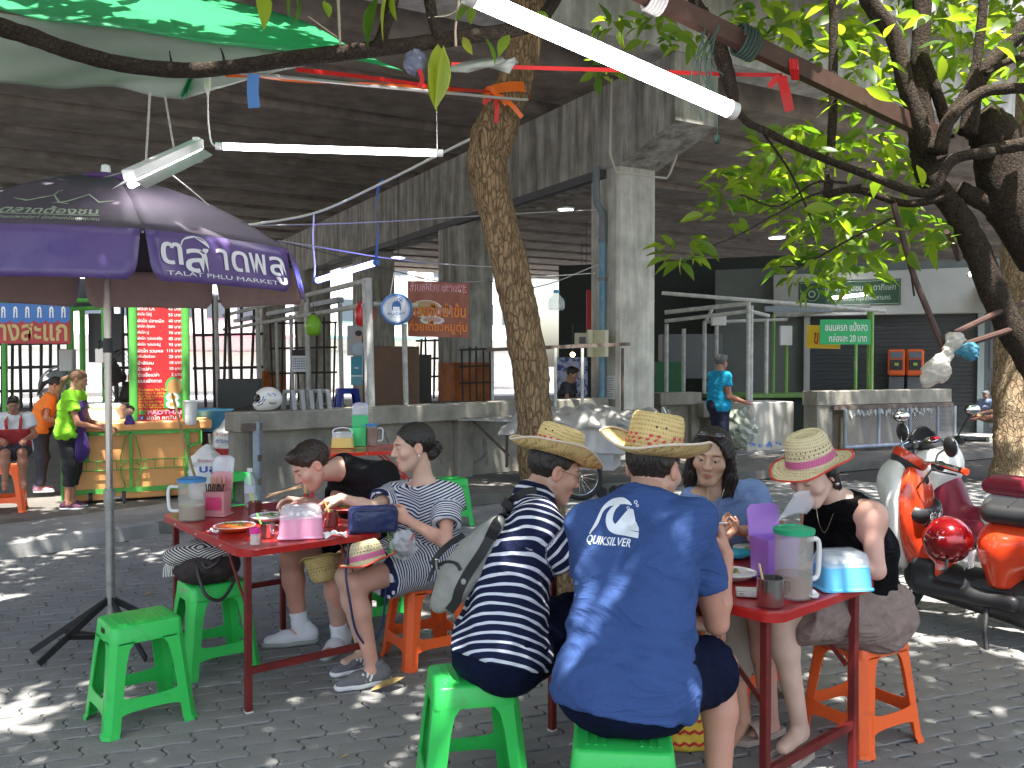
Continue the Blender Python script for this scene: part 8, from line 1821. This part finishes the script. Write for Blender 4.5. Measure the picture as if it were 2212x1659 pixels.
f=Flat();f.disc(W*.30,h*.50,W*.27,MW,24,.55);f.disc(W*.30,h*.53,W*.22,mat('noodle2'),20,.5);f.disc(W*.66,h*.5,W*.08,mat('ham',(.6,.35,.3),.6),14);f.disc(W*.40,h*.30,W*.2,MW,20,.35);f.disc(W*.40,h*.31,W*.15,mat('ham'),16,.3);f.text('ร้านเจ๊อ้วน ตลาดพลู',W*.02,W*.97,h*.77,h*1.0,MW,.055,shear=.1);f.text('ร้านเจ๊อ้วน ตลาดพลู',W*.02,W*.97,h*.77,h*1.0,mat('print_red'),.02,shear=.1);f.text('ก๋วยจั๊บน้ำข้น',W*.05,W*.95,h*.36,h*.62,mat('print_red'),.06);f.text('ก๋วยจั๊บน้ำข้น',W*.05,W*.95,h*.36,h*.62,MO_,.02);f.text('ก๋วยเตี๋ยวหมูตุ๋น',W*.02,W*.97,h*.05,h*.30,mat('print_red'),.06);f.text('ก๋วยเตี๋ยวหมูตุ๋น',W*.02,W*.97,h*.05,h*.30,MO_,.02);f.emit(plane_map(a,d,Z),t,.001,.0005)
# posters: plain stand-ins of the same colours
def poster(label,x0,x1,y0,y1,Y,base,shapes):
 t,a,d,W,h=banner('poster',label,x0,x1,y0,y1,Y,base);f=Flat()
 for s_ in shapes(W,h):f.layers.append(s_)
 if f.layers:f.emit(plane_map(a,d,Z),t,.001,.0004,default='print')
def couple(W,h):
 g=Flat();hr_,sk,st_=mat('poster_hair',(.04,.03,.03),.6),mat('poster_skin',(.5,.33,.26),.6),mat('poster_shirt',(.4,.48,.55),.6);g.rect(0,W,0,h,mat('poster_grey',(.35,.35,.36),.6));g.disc(W*.52,h*.22,W*.3,st_,20,.9);g.disc(W*.50,h*.62,W*.15,sk,18,1.25);g.disc(W*.50,h*.74,W*.16,hr_,18,.8);g.disc(W*.80,h*.56,W*.17,hr_,18,1.5);g.disc(W*.78,h*.58,W*.11,sk,18,1.3);g.rect(W*.74,W*.98,h*.05,h*.35,mat('poster_red',(.5,.06,.08),.6));return g.layers
poster('faded grey poster of two embracing figures on the stall post',750,800,703,768,11.9,M_cap,couple)
def waves(W,h):g=Flat();g.rect(0,W,h*.35,h,mat('poster_teal',(.06,.32,.42),.6));g.rect(0,W,0,h*.3,mat('poster_teal2',(.15,.42,.5),.6));g.disc(W*.5,h*.6,W*.2,MW,16,.4);return g.layers
poster('faded teal poster under the grey one',758,783,770,832,11.95,M_cap,waves);poster('small pale teal flyer beside the teal poster',783,798,766,822,11.9,M_cap,lambda W,h:Flat().disc(W*.4,h*.4,W*.3,mat('poster_teal'),14,1.6).layers)
def cal(W,h):
 g=Flat();g.rect(0,W,h*.72,h,mat('poster_hair'));
 for i in range(5):
  for j in range(6):g.rect(W*(.08+.15*j),W*(.16+.15*j),h*(.12+.11*i),h*(.17+.11*i),MBlu)
 return g.layers
poster('wall calendar hung on a dark pillar',631,661,755,803,14.4,M_cap,cal)
# helmet, stacked stools, hanging jug
hl=thing('helmet','white full-face helmet with blue graphics on the parapet top','helmet',tuple(P(580,878,9.35)));c=P(580,846,9.35);c=Vector((c.x,c.y,1.08+.135))
hf=lambda p:smax(smax(smin(ell(p,A_(c),(.15,.135,.13)),ell(p,A_(c+Vector((-.06,-.02,-.06))),(.10,.11,.085)),.05),-(p[:,2]-1.085),.01),-ell(p,A_(c+Vector((-.15,-.08,.005))),(.10,.12,.055)),.015)
sdf_obj('shell',hf,A_(c)-.25,A_(c)+.25,.008,mat('helmet_white',(.70,.70,.66),.2,coat=.5),hl);MB().ball(c+Vector((-.045,-.03,.0)),(.10,.10,.055),16,10).obj('visor',mat('visor_black',(.015,.015,.018),.1),hl,True)
f=Flat();f.poly([(.0,.06),(.07,.065),(.10,.03),(.03,.035)],MBlu);f.stroke([(-.10,-.05),(-.05,-.01),(-.04,.03)],.012,MBlu);f.stroke([(-.11,-.075),(-.06,-.06),(-.02,.0)],.01,MK);f.text("Van's",.02,.10,-.06,-.03,MK,.02,shear=.2);f.emit(lambda x,y,l:on_sdf(hf,[c+Vector((x,-.05,y))],l)[0],hl,.004,0)
gsx=thing('stacked_stools','row of grey plastic stools stacked sideways on the parapet','stool stack',tuple(P(650,880,9.7)));M_greyp=mat('grey_stool',(.30,.31,.31),.5)
for i in range(5):
 o_=W0+WD*(.62+.11*i)+WN*.16+Z*1.085;mb=MB();mb.loft([[o_+WN*x+Z*z+WD*q for x,z in((-.14,0),(-.10,.20),(-.08,.22),(.08,.22),(.10,.20),(.14,0),(.115,0),(.08,.18),(-.08,.18),(-.115,0))]for q in(0,.05)]);mb.obj('stool_shell',M_greyp,gsx)
ju=thing('hanging_jug','clear water jug hanging from wires by the column','jug',tuple(P(1202,650,12.5)));c=P(1202,655,12.5);MB().lathe([(.10,-.10),(.12,-.08),(.125,.0),(.11,.06),(.05,.12),(.035,.16)],c,20).obj('jug',M_clear2,ju,True);MB().lathe([(.045,.15),(.045,.19),(0,.195)],c,14).obj('cap',mat('cap_blue',(.06,.35,.55),.4),ju,True)
cord('jug_wire','drooping wire from trunk to column holding the jug',[P(1150,622,12.2),P(1202,608,12.4),P(1290,572,12.9)],.009,M_wire_g)
cord('overhead_wire','straight pale wire between the trunk and the column',[P(1130,600,11),P(1285,590,12.9)],.006,M_wire_w)
# railing in front of the column with hanging cloths
t=thing('rusty_rail','weathered steel rail frame in front of the column','railing',tuple(P(1200,900,12.3)))
MB().frame_box(P(1050,756,11.9),P(1360,743,12.4),.05,.05).obj('top_bar',mat('rust'),t)
for x,y1 in((1064,870),(1200,895),(1345,900),(1258,880)):a=P(x,752,12.1);MB().tube([a,Vector((a.x,a.y,.3))],.022,8).obj('post',M_wp if x!=1345 else mat('rust'),t,True)
bxo('blue_cloth','blue patterned cloth hung behind the old woman','cloth',P(1235,815,15),(.55,.05,.7),mat('blue_print_cloth',(.06,.09,.28),.8,color2=(.4,.45,.6),nscale=9,contrast=(.5,.56)),0,.005);bxo('red_banner','plain red banner strip beside the column','banner',P(1280,690,13.9),(.2,.03,.95),mat('menu_red'),0,.004)
bl=thing('bulb','bare glowing bulb hanging behind the old woman','lamp',tuple(P(1236,766,14)));MB().ball(P(1237,766,14),.04,12,8).obj('glass',mat('warm_bulb',(1,.62,.25),.4,emit=6),bl,True);MB().tube([P(1237,758,14),P(1237,700,14)],.012,6).obj('flex',M_wire_d,bl)
# ceiling lamps under the viaduct
for i,(x,y,Y,lab)in enumerate(((1222,453,17,'flat ceiling lamp under the viaduct left of the column'),(1678,514,17,'flat ceiling lamp under the viaduct above the shop'),(860,557,20,'flat ceiling lamp near the blue tube lamp'),(1266,589,26,'small far ceiling lamp beside the jug wires'),(1257,579,30,'smallest far ceiling lamp beside the jug wires'))):
 c=P(x,y,Y);t=thing('ceiling_lamp',lab,'lamp',tuple(c));MB().lathe([(.16,0),(.18,.03),(.06,.06),(0,.07)],c,20).obj('housing',M_cap,t,True);MB().lathe([(0,-.008),(.15,-.006)],c,20).obj('diffuser',mat('lamp_glow',(.9,.95,1),.4,emit=2.5),t,True);MB().tube([c+Z*.06,Vector((c.x,c.y,5.95))],.01,5).obj('rod',M_wire_d,t)
 # ==== push-cart under plastic sheet
hc=thing('push_cart','pale push-cart with spoked wheel under clear plastic sheeting','cart',(P(1250,1060,10.6).x,10.6,0));a=P(1075,930,10.9);b=P(1400,930,10.4);cd2=Vector((b.x-a.x,b.y-a.y,0)).normalized();ca2=math.atan2(cd2.y,cd2.x);cm_=(a+b)/2
M_wcart=mat('white_cart_panel',(.52,.52,.53),.6,noise=.15,nscale=4);Lc=(b-a).length
MB().box(Vector((cm_.x,cm_.y,.70))+cd2*.3,(Lc*.72,.7,.36),ca2,.01).obj('body',M_wcart,hc);MB().box(Vector((cm_.x,cm_.y,.90)),(Lc,.75,.03),ca2).obj('deck',M_galv,hc);MB().box(Vector((cm_.x,cm_.y,.42))+cd2*.1,(Lc*.5,.6,.2),ca2).obj('lower_panel',M_wcart,hc)
a3=Vector((a.x,a.y,.88));MB().tube([a3-cd2*.45+Z*.0,a3+cd2*.3],.025,8).obj('handle',mat('rust'),hc,True);MB().box(a3-cd2*.1+Z*.01,(.7,.5,.02),ca2).obj('side_shelf',M_galv,hc);MB().tube([a3-cd2*.35,a3+cd2*.15-Z*.45],.018,8).obj('strut',mat('rust'),hc,True);MB().tube([a3+cd2*.12,a3+cd2*.12-Z*.6],.018,8).obj('leg',mat('rust'),hc,True)
wc=Vector((P(1252,1022,10.0).x,10.0,.28));M_rub=mat('tyre_rubber',(.03,.03,.032),.85,noise=.3);wd=cd2;mb=MB()
def wheel(parent,c,axis,r,tyre,rimm,spokes=18,rs=.0025,name='wheel',tmat=None):
 ax=Vector(axis).normalized();u=ax.orthogonal().normalized();
 if abs(ax.z)<.9:u=Z
 u=(u-ax*u.dot(ax)).normalized();w=ax.cross(u);pt=lambda a_,q,o=0:c+(u*math.cos(a_)+w*math.sin(a_))*q+ax*o
 t_=MB().tube([pt(6.283*i/36,r-tyre)for i in range(36)],tyre,10,closed=True).obj('tyre',tmat or M_rub,parent,True);MB().tube([pt(6.283*i/36,r-tyre*1.9)for i in range(36)],tyre*.45,8,closed=True).obj('rim',rimm,parent,True);MB().tube([c-ax*.05,c+ax*.05],.03,12).obj('hub',rimm,parent,True)
 for i in range(spokes):a_=6.283*i/spokes;MB().tube([pt(a_+.25*(1 if i%2 else-1),.028,.03*(1 if i%2 else-1)),pt(a_,r-tyre*1.9)],rs,4).obj('spoke',rimm,parent)
wheel(hc,wc,Vector((-cd2.y,cd2.x,0)),.28,.03,M_steel,18,.0035)
for k,x in enumerate((1300,1330,1350)):MB().lathe([(.06,-.03),(.07,0),(.06,.03)],Vector((P(x,1040,10.1).x,10.1+.1*k,.075)),14,Matrix(((1,0,0),(0,0,-1),(0,1,0)))).obj('castor',M_rub,hc,True)
def drape(u,v):p=Vector((cm_.x,cm_.y,0))+cd2*((u-.5)*Lc*.98+.12)+Vector((-cd2.y,cd2.x,0))*(.44-v*.92);return p+Z*(.97+.05*math.sin(u*14+v*3)*math.sin(v*7)+.03*math.sin(u*31-v*11)+.06*math.sin(u*3.1)-(.18*max(0,v-.82)/.18)-.12*max(0,.1-u)*8)
v,f_=sheet_thick(drape,40,14,.004);mk('plastic_sheet',v,f_,mat('dusty_plastic',(.50,.49,.46),.3,alpha=.62,noise=.2,nscale=6),hc,True)
# ==== shop at the right under the viaduct
S0=Vector((P(1690,800,19.5).x,19.5,0));sd_=Vector((.92,-.39,0)).normalized();sn_=Vector((sd_.y,-sd_.x,0))
sg_=math.atan2(sd_.y,sd_.x)
def sp_(x,z,n=0.0):return S0+sd_*x+sn_*n+Z*z
def sx_of(px):r=ray(px,780);k=(S0).dot(sn_)/r.dot(sn_);return(Vector((r.x*k,r.y*k,0))-S0).dot(sd_)
def sz_of(px,py):r=ray(px,py);k=(S0-Vector((0,0,0))).dot(sn_)/Vector((r.x,r.y,0)).dot(sn_);return CAM_Z+r.z*k
M_shopw=mat('grey_green_wall',(.16,.18,.165),.8,noise=.2,nscale=2);M_shut=mat('dark_shutter',(.055,.06,.065),.45,.3,noise=.2,nscale=3);M_fasc=mat('pale_fascia',(.40,.41,.38),.7,noise=.12,nscale=3);M_door=mat('grey_door',(.10,.11,.12),.55,noise=.15,nscale=3)
sh=thing('shop_building','grey district office shopfront with a dark roller shutter under the viaduct','building',tuple(sp_(2.2,0)))
MB().box(sp_(3.2,1.9,-.35),(9.5,.3,3.8),sg_).obj('wall',M_shopw,sh);MB().box(sp_(2.0,(2.66+3.6)/2,-.05),(4.4,.3,.95),sg_,.01).obj('fascia',M_fasc,sh)
MB().box(sp_(-2.6,2.1,-1.4),(6.5,.3,4.2),sg_).obj('rear_wall',mat('dark_green_wall',(.05,.062,.055),.85,noise=.2,nscale=2),sh)
mb=MB()
for i in range(27):mb.box(sp_(2.25,.30+i*.09,-.18+.012*(i%2)),(3.35,.03,.085),sg_)
o=mb.obj('shutter',M_shut,sh);o['kind']='stuff'
for x in(.52,3.98):MB().box(sp_(x,1.4,-.1),(.12,.16,2.6),sg_).obj('door_jamb',M_fasc if x<1 else mat('pale_blue_jamb',(.3,.36,.36),.6),sh)
MB().box(sp_(4.75,1.4,-.15),(1.4,.08,2.6),sg_).obj('steel_door',M_door,sh);MB().box(sp_(6.2,1.4,-.15),(1.4,.08,2.6),sg_).obj('steel_door',M_door,sh)
for x in(4.75,6.2):
 for z in(.75,2.0):MB().box(sp_(x,z,-.10),(1.2,.02,1.0),sg_).obj('door_panel',mat('grey_door2',(.12,.13,.14),.5),sh)
mb=MB();mb.loft([[sp_(x,z,n)for z,n in((2.75,.9),(3.3,.0),(3.34,.0),(2.79,.9))]for x in(3.9,6.4)]);mb.obj('awning',M_fasc,sh)
x0,x1=sx_of(1726),sx_of(1944);zb=2.86;so_=sp_(x0,zb,.12);W=x1-x0;h=.56
t=thing('office_sign','dark green Thai office signboard with a round emblem over the shutter','sign',tuple(so_));mb=MB();mb.prism([(0,0),(W,0),(W,h),(0,h)],so_,sd_,Z,.04);mb.obj('board',mat('sign_dark_green',(.018,.06,.03),.5),t)
f=Flat();MSg=mat('sign_grey_green',(.32,.38,.30),.6);f.stroke([(.03,.03),(W-.03,.03),(W-.03,h-.03),(.03,h-.03),(.03,.03)],.012,MSg);f.disc(.27,h/2,.16,MSg,24,1,.145);f.disc(.27,h/2,.08,MSg,16,1,.05);f.text('ที่ทำการชุมชน รัชดาภิเษก',.55,W-.1,h*.50,h*.86,MSg,.015);f.text('สำนักงานเขต กรุงเทพมหานคร',.6,W-.2,h*.14,h*.42,MSg,.01);f.emit(plane_map(so_,sd_,Z),t,.002,.0008)
a,b=P(1793,644,18.7),P(1882,634,18.2);lamp_tube(a,b,.032,'tube lamp lit beneath the green office sign');lamp_tube(P(2090,593,15.5),P(2138,588,15.2),.04,'short tube lamp lit beside the far grey doors')
for lab,px in(('left orange payphone on the shutter by the grey door',1936),('right orange payphone on the shutter by the grey door',1976)):
 x=sx_of(px);t=thing('payphone',lab,'payphone',tuple(sp_(x,1.2)),0,'orange payphones');MPh=mat('payphone_orange',(.62,.10,.02),.4);MB().box(sp_(x,1.62,.12),(.34,.26,.56),sg_,.03).obj('case',MPh,t);MB().box(sp_(x,1.78,.26),(.24,.02,.14),sg_,.004).obj('screen',mat('phone_screen',(.10,.11,.14),.2),t);MB().box(sp_(x,1.57,.25),(.24,.03,.22),sg_,.004).obj('recess',MK,t);MB().box(sp_(x,1.58,.27),(.08,.03,.06),sg_,.004).obj('keypad',mat('keypad_lime',(.3,.4,.08),.5),t);MB().tube([sp_(x-.1,1.66,.28),sp_(x-.1,1.48,.28)],.02,8).obj('handset',MK,t,True);MB().box(sp_(x,.75,.08),(.30,.16,1.15),sg_,.01).obj('pedestal',M_door,t)
 # kanom krok stall frame: green posts, signs
gk=thing('green_post_stall','green and white pipe stall frame with the green price sign','frame',(P(1800,850,15.8).x,15.8,PF));M_gp=mat('green_post',(.18,.36,.07),.5,color2=(.35,.38,.25),nscale=6,contrast=(.25,.45))
for px,y0,Y,m_ in((1884,672,15.3,M_gp),(1877,672,15.4,M_gp),(1849,690,16.0,M_gp),(1671,680,16.2,M_gp),(1699,720,16.0,M_gp),(1617,652,15.0,M_wp),(1623,660,15.05,M_wp),(1656,690,15.4,M_wp),(1440,700,15.6,M_wp),(1477,710,15.8,M_wp),(1522,695,15.6,M_wp),(1548,680,16.4,M_wp)):a=P(px,y0,Y);MB().tube([a,Vector((a.x,Y,.5))],.038 if m_ is M_wp else.034,8).obj('post',m_,gk,True)
for a,b,r in((P(1430,633,14.8),P(1912,672,15.3),.035),(P(1436,675,15.4),P(1620,655,15.0),.04),(P(1436,694,15.5),P(1620,672,15.0),.035),(P(1620,672,15.0),P(1660,682,15.4),.035),(P(1520,696,15.6),P(1700,690,16),.03),(P(1700,682,16),P(1880,660,15.5),.04),(P(1522,700,15.6),P(1540,664,16.3),.035)):MB().tube([a,b],r,8).obj('rail',M_wp,gk,True)
MB().box(P(1760,668,15.7),(1.9,.06,.10),.1).obj('lamp_housing',M_grey_pipe,gk);mb=MB();mb.box((P(1700,870,15.6).x,15.7,1.02),(3.2,.9,.07),.1,.01);mb.obj('counter',mat('green_ledge',(.16,.30,.07),.6,noise=.3),gk);MB().box((P(1700,870,15.6).x,15.75,.55),(3.1,.8,.86),.1).obj('counter_base',mat('dark_green_wall'),gk)
t,a,d,W,h=banner('price_sign','bright green hanging sign with white Thai lettering and price twenty',1771,1881,690,744,15.2,mat('sign_green',(.02,.38,.12),.5),.0);f=Flat();f.text('ขนมครก แป้งสด',W*.10,W*.93,h*.54,h*.90,MW,.012);f.text('กล่องละ 20 บาท',W*.18,W*.92,h*.10,h*.44,MW,.012);f.emit(plane_map(a,d,Z),t,.002,.0005)
t,a,d,W,h=banner('yellow_sign','yellow hanging sign half hidden behind the green price sign',1742,1815,702,752,15.6,mat('sign_yellow',(.72,.48,.02),.5),-.02);f=Flat();f.text('ขนม',W*.22,W*.7,h*.18,h*.68,mat('print_red'),.015);f.emit(plane_map(a,d,Z),t,.002,.0005)
for lab,px,py,Y,sz in(('white switch box on a white stall post',1552,690,15.5,(.26,.12,.22)),('white meter box above the green posts',1697,725,15.9,(.22,.1,.36)),('grey steel cabinet with notes behind the pipe frame',1490,770,17.5,(1.2,.5,.9)),('green crate stack beside the column',1440,815,16.4,(.5,.4,.6))):bxo('junction_box' if sz[0]<.3 else 'cabinet',lab,'electrical box' if sz[0]<.3 else 'cabinet',P(px,py,Y),sz,M_cap if sz[0]<.3 else(mat('cab_grey',(.12,.13,.14),.5)if 'steel' in lab else mat('crate_green',(.03,.14,.06),.6)),0,.01)
t=thing('rubbish_bag','clear bag of rubbish beside the white block','bag',tuple(P(1605,960,13.9)));crumple(P(1600,925,13.9),(.24,.2,.30),41,mat('rubbish_film',(.45,.47,.43),.25,alpha=.75,color2=(.25,.3,.22),nscale=14),t,'bag',20,14,.4)
t=thing('trolley','folded wire shopping trolley leaning by the downpipe','trolley',(P(1450,1000,13.0).x,13.0,0))
for a,b in(((1432,880),(1462,940)),((1432,880),(1424,930)),((1443,885),(1472,950)),((1424,930),(1465,990))):MB().tube([P(*a,13.1),P(*b,13.0)],.014,6).obj('tube',M_steel,t,True)
for i in range(6):MB().tube([P(1446+4*i,890+9*i,13.05),P(1470+1*i,876+9*i,13.05)],.004,4).obj('wire',M_steel,t)
# ==== scooters (built in their own frame: x forward, y left, z up)
def scooter(label,O,fdir,lean,steer,kind):
 t=thing('scooter',label,'scooter',(O[0],O[1],0));t.rotation_euler=(R(lean),0,math.atan2(fdir[1],fdir[0]));XS=.50
 c_,s_=math.cos(R(steer)),math.sin(R(steer))
 def S(x,y,z):dx=x-XS;return Vector((XS+dx*c_-y*s_,dx*s_+y*c_,z))
 def sdf(name,fn,m,lo=(-1.1,-.45,0),hi=(1.0,.45,1.3),h=.012,parent=None):return sdf_obj(name,fn,lo,hi,h,m,parent or t,2,local=True)
 def tub(name,pts,r,m,n=8):return MB().tube(pts,r,n).obj(name,m,t,True,True)
 BP,CH=mat('scooter_black',(.02,.02,.022),.45),mat('scooter_chrome',(.6,.6,.6),.15,.95)
 old=kind=='orange'
 A1,A2,A3=(mat('scooter_orange',(.70,.055,.015),.2,coat=.7),mat('scooter_cream',(.72,.71,.66),.2,coat=.6),BP)if old else(mat('scooter_white',(.74,.74,.74),.2,coat=.6),mat('scooter_white'),mat('scooter_maroon',(.22,.012,.035),.45))
 n0=len(t.children)
 wr=.275 if old else.25;fw_=S(.66,0,wr)
 ax=Vector((-s_,c_,0));wheel(t,fw_,ax,wr,.042,CH if old else BP,20 if old else 6,.003 if old else.016);wheel(t,Vector((-.60,0,wr)),Vector((0,1,0)),wr,.048,CH if old else BP,20 if old else 6,.003 if old else.016)
 for ch in list(t.children)[n0:]:ch.matrix_parent_inverse=Matrix()
 for sg in(-1,1):tub('fork',[S(.66,sg*.07,wr),S(.60,sg*.07,wr+.25),S(.52,sg*.05,.75)],.022,BP)
 v,f=sheet_thick(lambda u,w:S(.66+(wr+.035)*math.cos(R(15+150*u)),(w-.5)*.13,wr+(wr+.035-.04*(2*w-1)**2)*math.sin(R(15+150*u))),16,6,.006);mk('front_fender',v,f,A2,t,True,True)
 sdf('leg_shield',lambda p:smax(smin(ell(p,(.50,0,.68),(.10,.215,.36)),ell(p,(.55,0,.86),(.11,.14,.16)),.06),-ell(p,(.36,0,.66),(.13,.26,.5)),.02),A2)
 if old:
  sdf('inner_panel',lambda p:smin(ell(p,(.435,0,.70),(.075,.200,.31)),cone(p,(.40,0,.50),(.33,0,.36),.11,.12),.06),A1)
  sdf('pocket',lambda p:smax(ell(p,(.40,0,.715),(.10,.165,.085)),-ell(p,(.36,0,.80),(.09,.14,.07)),.01),BP)
  MB().ball((.362,.0,.90),(.012,.016,.024),10,8).obj('ignition',BP,t,True,True)
  f=Flat();f.text('GO GO',-.10,.06,0,.045,MW,.03);f.emit(lambda x,y,l:Vector((.302+.6*(x*x),-x,.68+y)),t,.0,.0002);[setattr(c,'matrix_parent_inverse',Matrix())for c in t.children]
 else:
  sdf('front_cowl',lambda p:smin(smax(ell(p,(.42,0,.86),(.17,.20,.20)),p[:,2]-.985+(p[:,0]-.42)*.2,.02),cone(p,(.45,0,.75),(.42,0,.55),.13,.10),.06),A1);sdf('inner_panel',lambda p:smin(cone(p,(.36,0,.70),(.26,0,.42),.12,.13),cone(p,(.26,0,.42),(-.05,0,.50),.12,.13),.05),A3);sdf('dash',lambda p:ell(p,(.47,0,1.0),(.10,.15,.05)),BP);sdf('windscreen',lambda p:smax(ell(p,(.52,0,1.0),(.10,.16,.14)),-ell(p,(.46,0,1.02),(.10,.17,.16)),.01),BP)
 sdf('floorboard',lambda p:smin(rbox(p,(.12,0,.275),(.30,.175,.05),.04),rbox(p,(.36,0,.36),(.07,.15,.09),.04),.04),BP if old else mat('floor_grey',(.12,.12,.13),.6))
 sdf('lower_fairing',lambda p:smin(cone(p,(.40,0,.30),(-.20,0,.24),.12,.14),cone(p,(-.2,0,.26),(-.72,0,.38),.14,.10),.05),BP if old else A2)
 sdf('body',lambda p:smax(smin(cone(p,(-.08,0,.56),(-.85,0,.66),.16,.10),ell(p,(-.06,0,.45),(.10,.15,.24)),.07),-(p[:,2]-.34),.02),A1 if old else A1)
 if not old:sdf('side_panel',lambda p:smax(cone(p,(.05,0,.44),(-.6,0,.50),.17,.15),p[:,2]-.52,.02),A3)
 sdf('seat',lambda p:smin(rbox(p,(-.30,0,.765),(.34,.125,.06),.058),rbox(p,(-.62,0,.80),(.22,.115,.06),.055),.05),BP if old else A3)
 if old:
  for k in range(6):MB().tube([(-.12-.09*k,-.10,.822),(-.12-.09*k,0,.828),(-.12-.09*k,.10,.822)],.004,5).obj('seat_seam',BP,t,True,True)
 sdf('engine',lambda p:smin(rbox(p,(-.30,.06,.26),(.18,.08,.09),.04),cone(p,(-.3,.12,.26),(-.62,.12,.27),.07,.05),.03),mat('engine_dark',(.05,.05,.052),.5,.4),h=.014)
 # steering head
 hb=1.0 if old else 1.03
 tub('steering_column',[S(.50,0,.72),S(.46,0,hb)],.03,BP)
 bar=[S(.34,-.33,hb),S(.40,-.20,hb+.02),S(.44,-.07,hb),S(.44,.07,hb),S(.40,.20,hb+.02),S(.34,.33,hb)]
 tub('handlebar',bez(bar,5),.012,CH)
 for sg in(-1,1):
  tub('grip',[S(.365,sg*.215,hb+.005),S(.325,sg*.345,hb-.005)],.0185,BP);tub('bar_end',[S(.324,sg*.345,hb-.005),S(.318,sg*.368,hb-.006)],.021,A1 if old else CH);tub('lever',bez([S(.42,sg*.19,hb-.005),S(.42,sg*.25,hb-.015),S(.375,sg*.36,hb-.02)],4),.006,BP if old else CH);MB().box(S(.385,sg*.185,hb),(.07,.06,.06),None,.012).obj('switch_pod',BP,t,local=True)
  mt=S(.36,sg*.28,hb+(.13 if old else.22));tub('mirror_stalk',bez([S(.40,sg*.18,hb+.02),S(.40,sg*.22,hb+.08),mt],5),.006,CH if old else BP);MB().ball(mt,(.025,.062,.062 if old else.042),16,10,Matrix.Rotation(R(steer),3,'Z')).obj('mirror',BP,t,True,True)
  MB().ball(mt+(S(0,0,0)-S(.012,0,0)),(.016,.056,.056 if old else.036),16,10,Matrix.Rotation(R(steer),3,'Z')).obj('mirror_glass',mat('mirror_glass',(.85,.87,.9),.03,1.0),t,True,True)
 tub('brake_hose',bez([S(.42,.20,hb),S(.50,.16,hb-.12),S(.50,.08,.80)],6),.006,BP);tub('brake_hose',bez([S(.42,-.20,hb),S(.48,-.18,hb-.14),S(.50,-.08,.80)],6),.006,BP)
 if old:
  Mx=Matrix.Rotation(R(steer),3,'Z')@Matrix.Rotation(R(-38),3,'Y');MB().lathe([(.0,-.12),(.07,-.10),(.10,-.05),(.105,.0)],S(.46,0,hb+.02),24,Mx).obj('headlamp_shell',BP,t,True,True);MB().lathe([(.106,-.03),(.112,.0),(.110,.02),(.096,.024)],S(.46,0,hb+.02),24,Mx).obj('dial_ring',A1,t,True,True);MB().lathe([(.097,.012),(.08,.020),(0,.024)],S(.46,0,hb+.02),24,Mx).obj('dial_glass',mat('dial_dark',(.03,.035,.03),.08),t,True,True)
 else:sdf('clamp',lambda p:ell(p,tuple(S(.45,0,hb)),(.05,.07,.035)),CH,h=.008);MB().box(S(.40,0,hb+.03),(.05,.06,.02),None,.006).obj('bar_clamp',mat('anodised_red',(.5,.02,.04),.3,.7),t,local=True)
 tub('side_stand',[(.0,.12,.25),(-.02,.22,.12),(-.06,.30,-.02)],.016,BP);tub('stand_foot',[(-.09,.30,-.015),(-.02,.31,-.015)],.014,BP)
 tub('exhaust',[(-.1,-.16,.22),(-.5,-.18,.25),(-.85,-.18,.30)],[.03,.05,.045],CH)
 return t
scooter('orange scooter with a round dial and red helmet hung on its hook',(2.83,4.97),(-.65,.76),-7,52,'orange')
scooter('white scooter with maroon seat parked behind the orange one',(3.42,6.0),(-.50,.87),-5,-22,'white')
hp_=P(2046,1165,4.98);t=thing('helmet','glossy dark red open-face helmet hanging on the orange scooter','helmet',tuple(hp_));MRH=mat('metallic_red',(.28,.006,.012),.16,.55,coat=1.0)
hfn=lambda p:smax(ell(p,A_(hp_),(.135,.145,.135)),-ell(p,A_(hp_+Vector((.10,.05,-.11))),(.12,.13,.09)),.01)
sdf_obj('shell',hfn,A_(hp_)-.2,A_(hp_)+.2,.007,MRH,t);v,f=sheet_thick(lambda u,w:hp_+Vector((.15*math.cos(-1.2+1.9*u)*(1-.1*w),.15*math.sin(-1.2+1.9*u),-.04-.10*w)),14,5,.003);mk('visor',v,f,M_clear2,t,True)
MB().box(hp_+Vector((-.085,-.105,.01)),(.028,.004,.05),Matrix.Rotation(-.68,3,'Z'),.001).obj('sticker',M_cap,t);MB().tube(bez([hp_+Vector((-.05,-.1,-.09)),hp_+Vector((-.06,-.11,-.14)),hp_+Vector((-.09,-.10,-.16))],5),.010,6).obj('chin_strap',mat('scooter_black'),t,True)
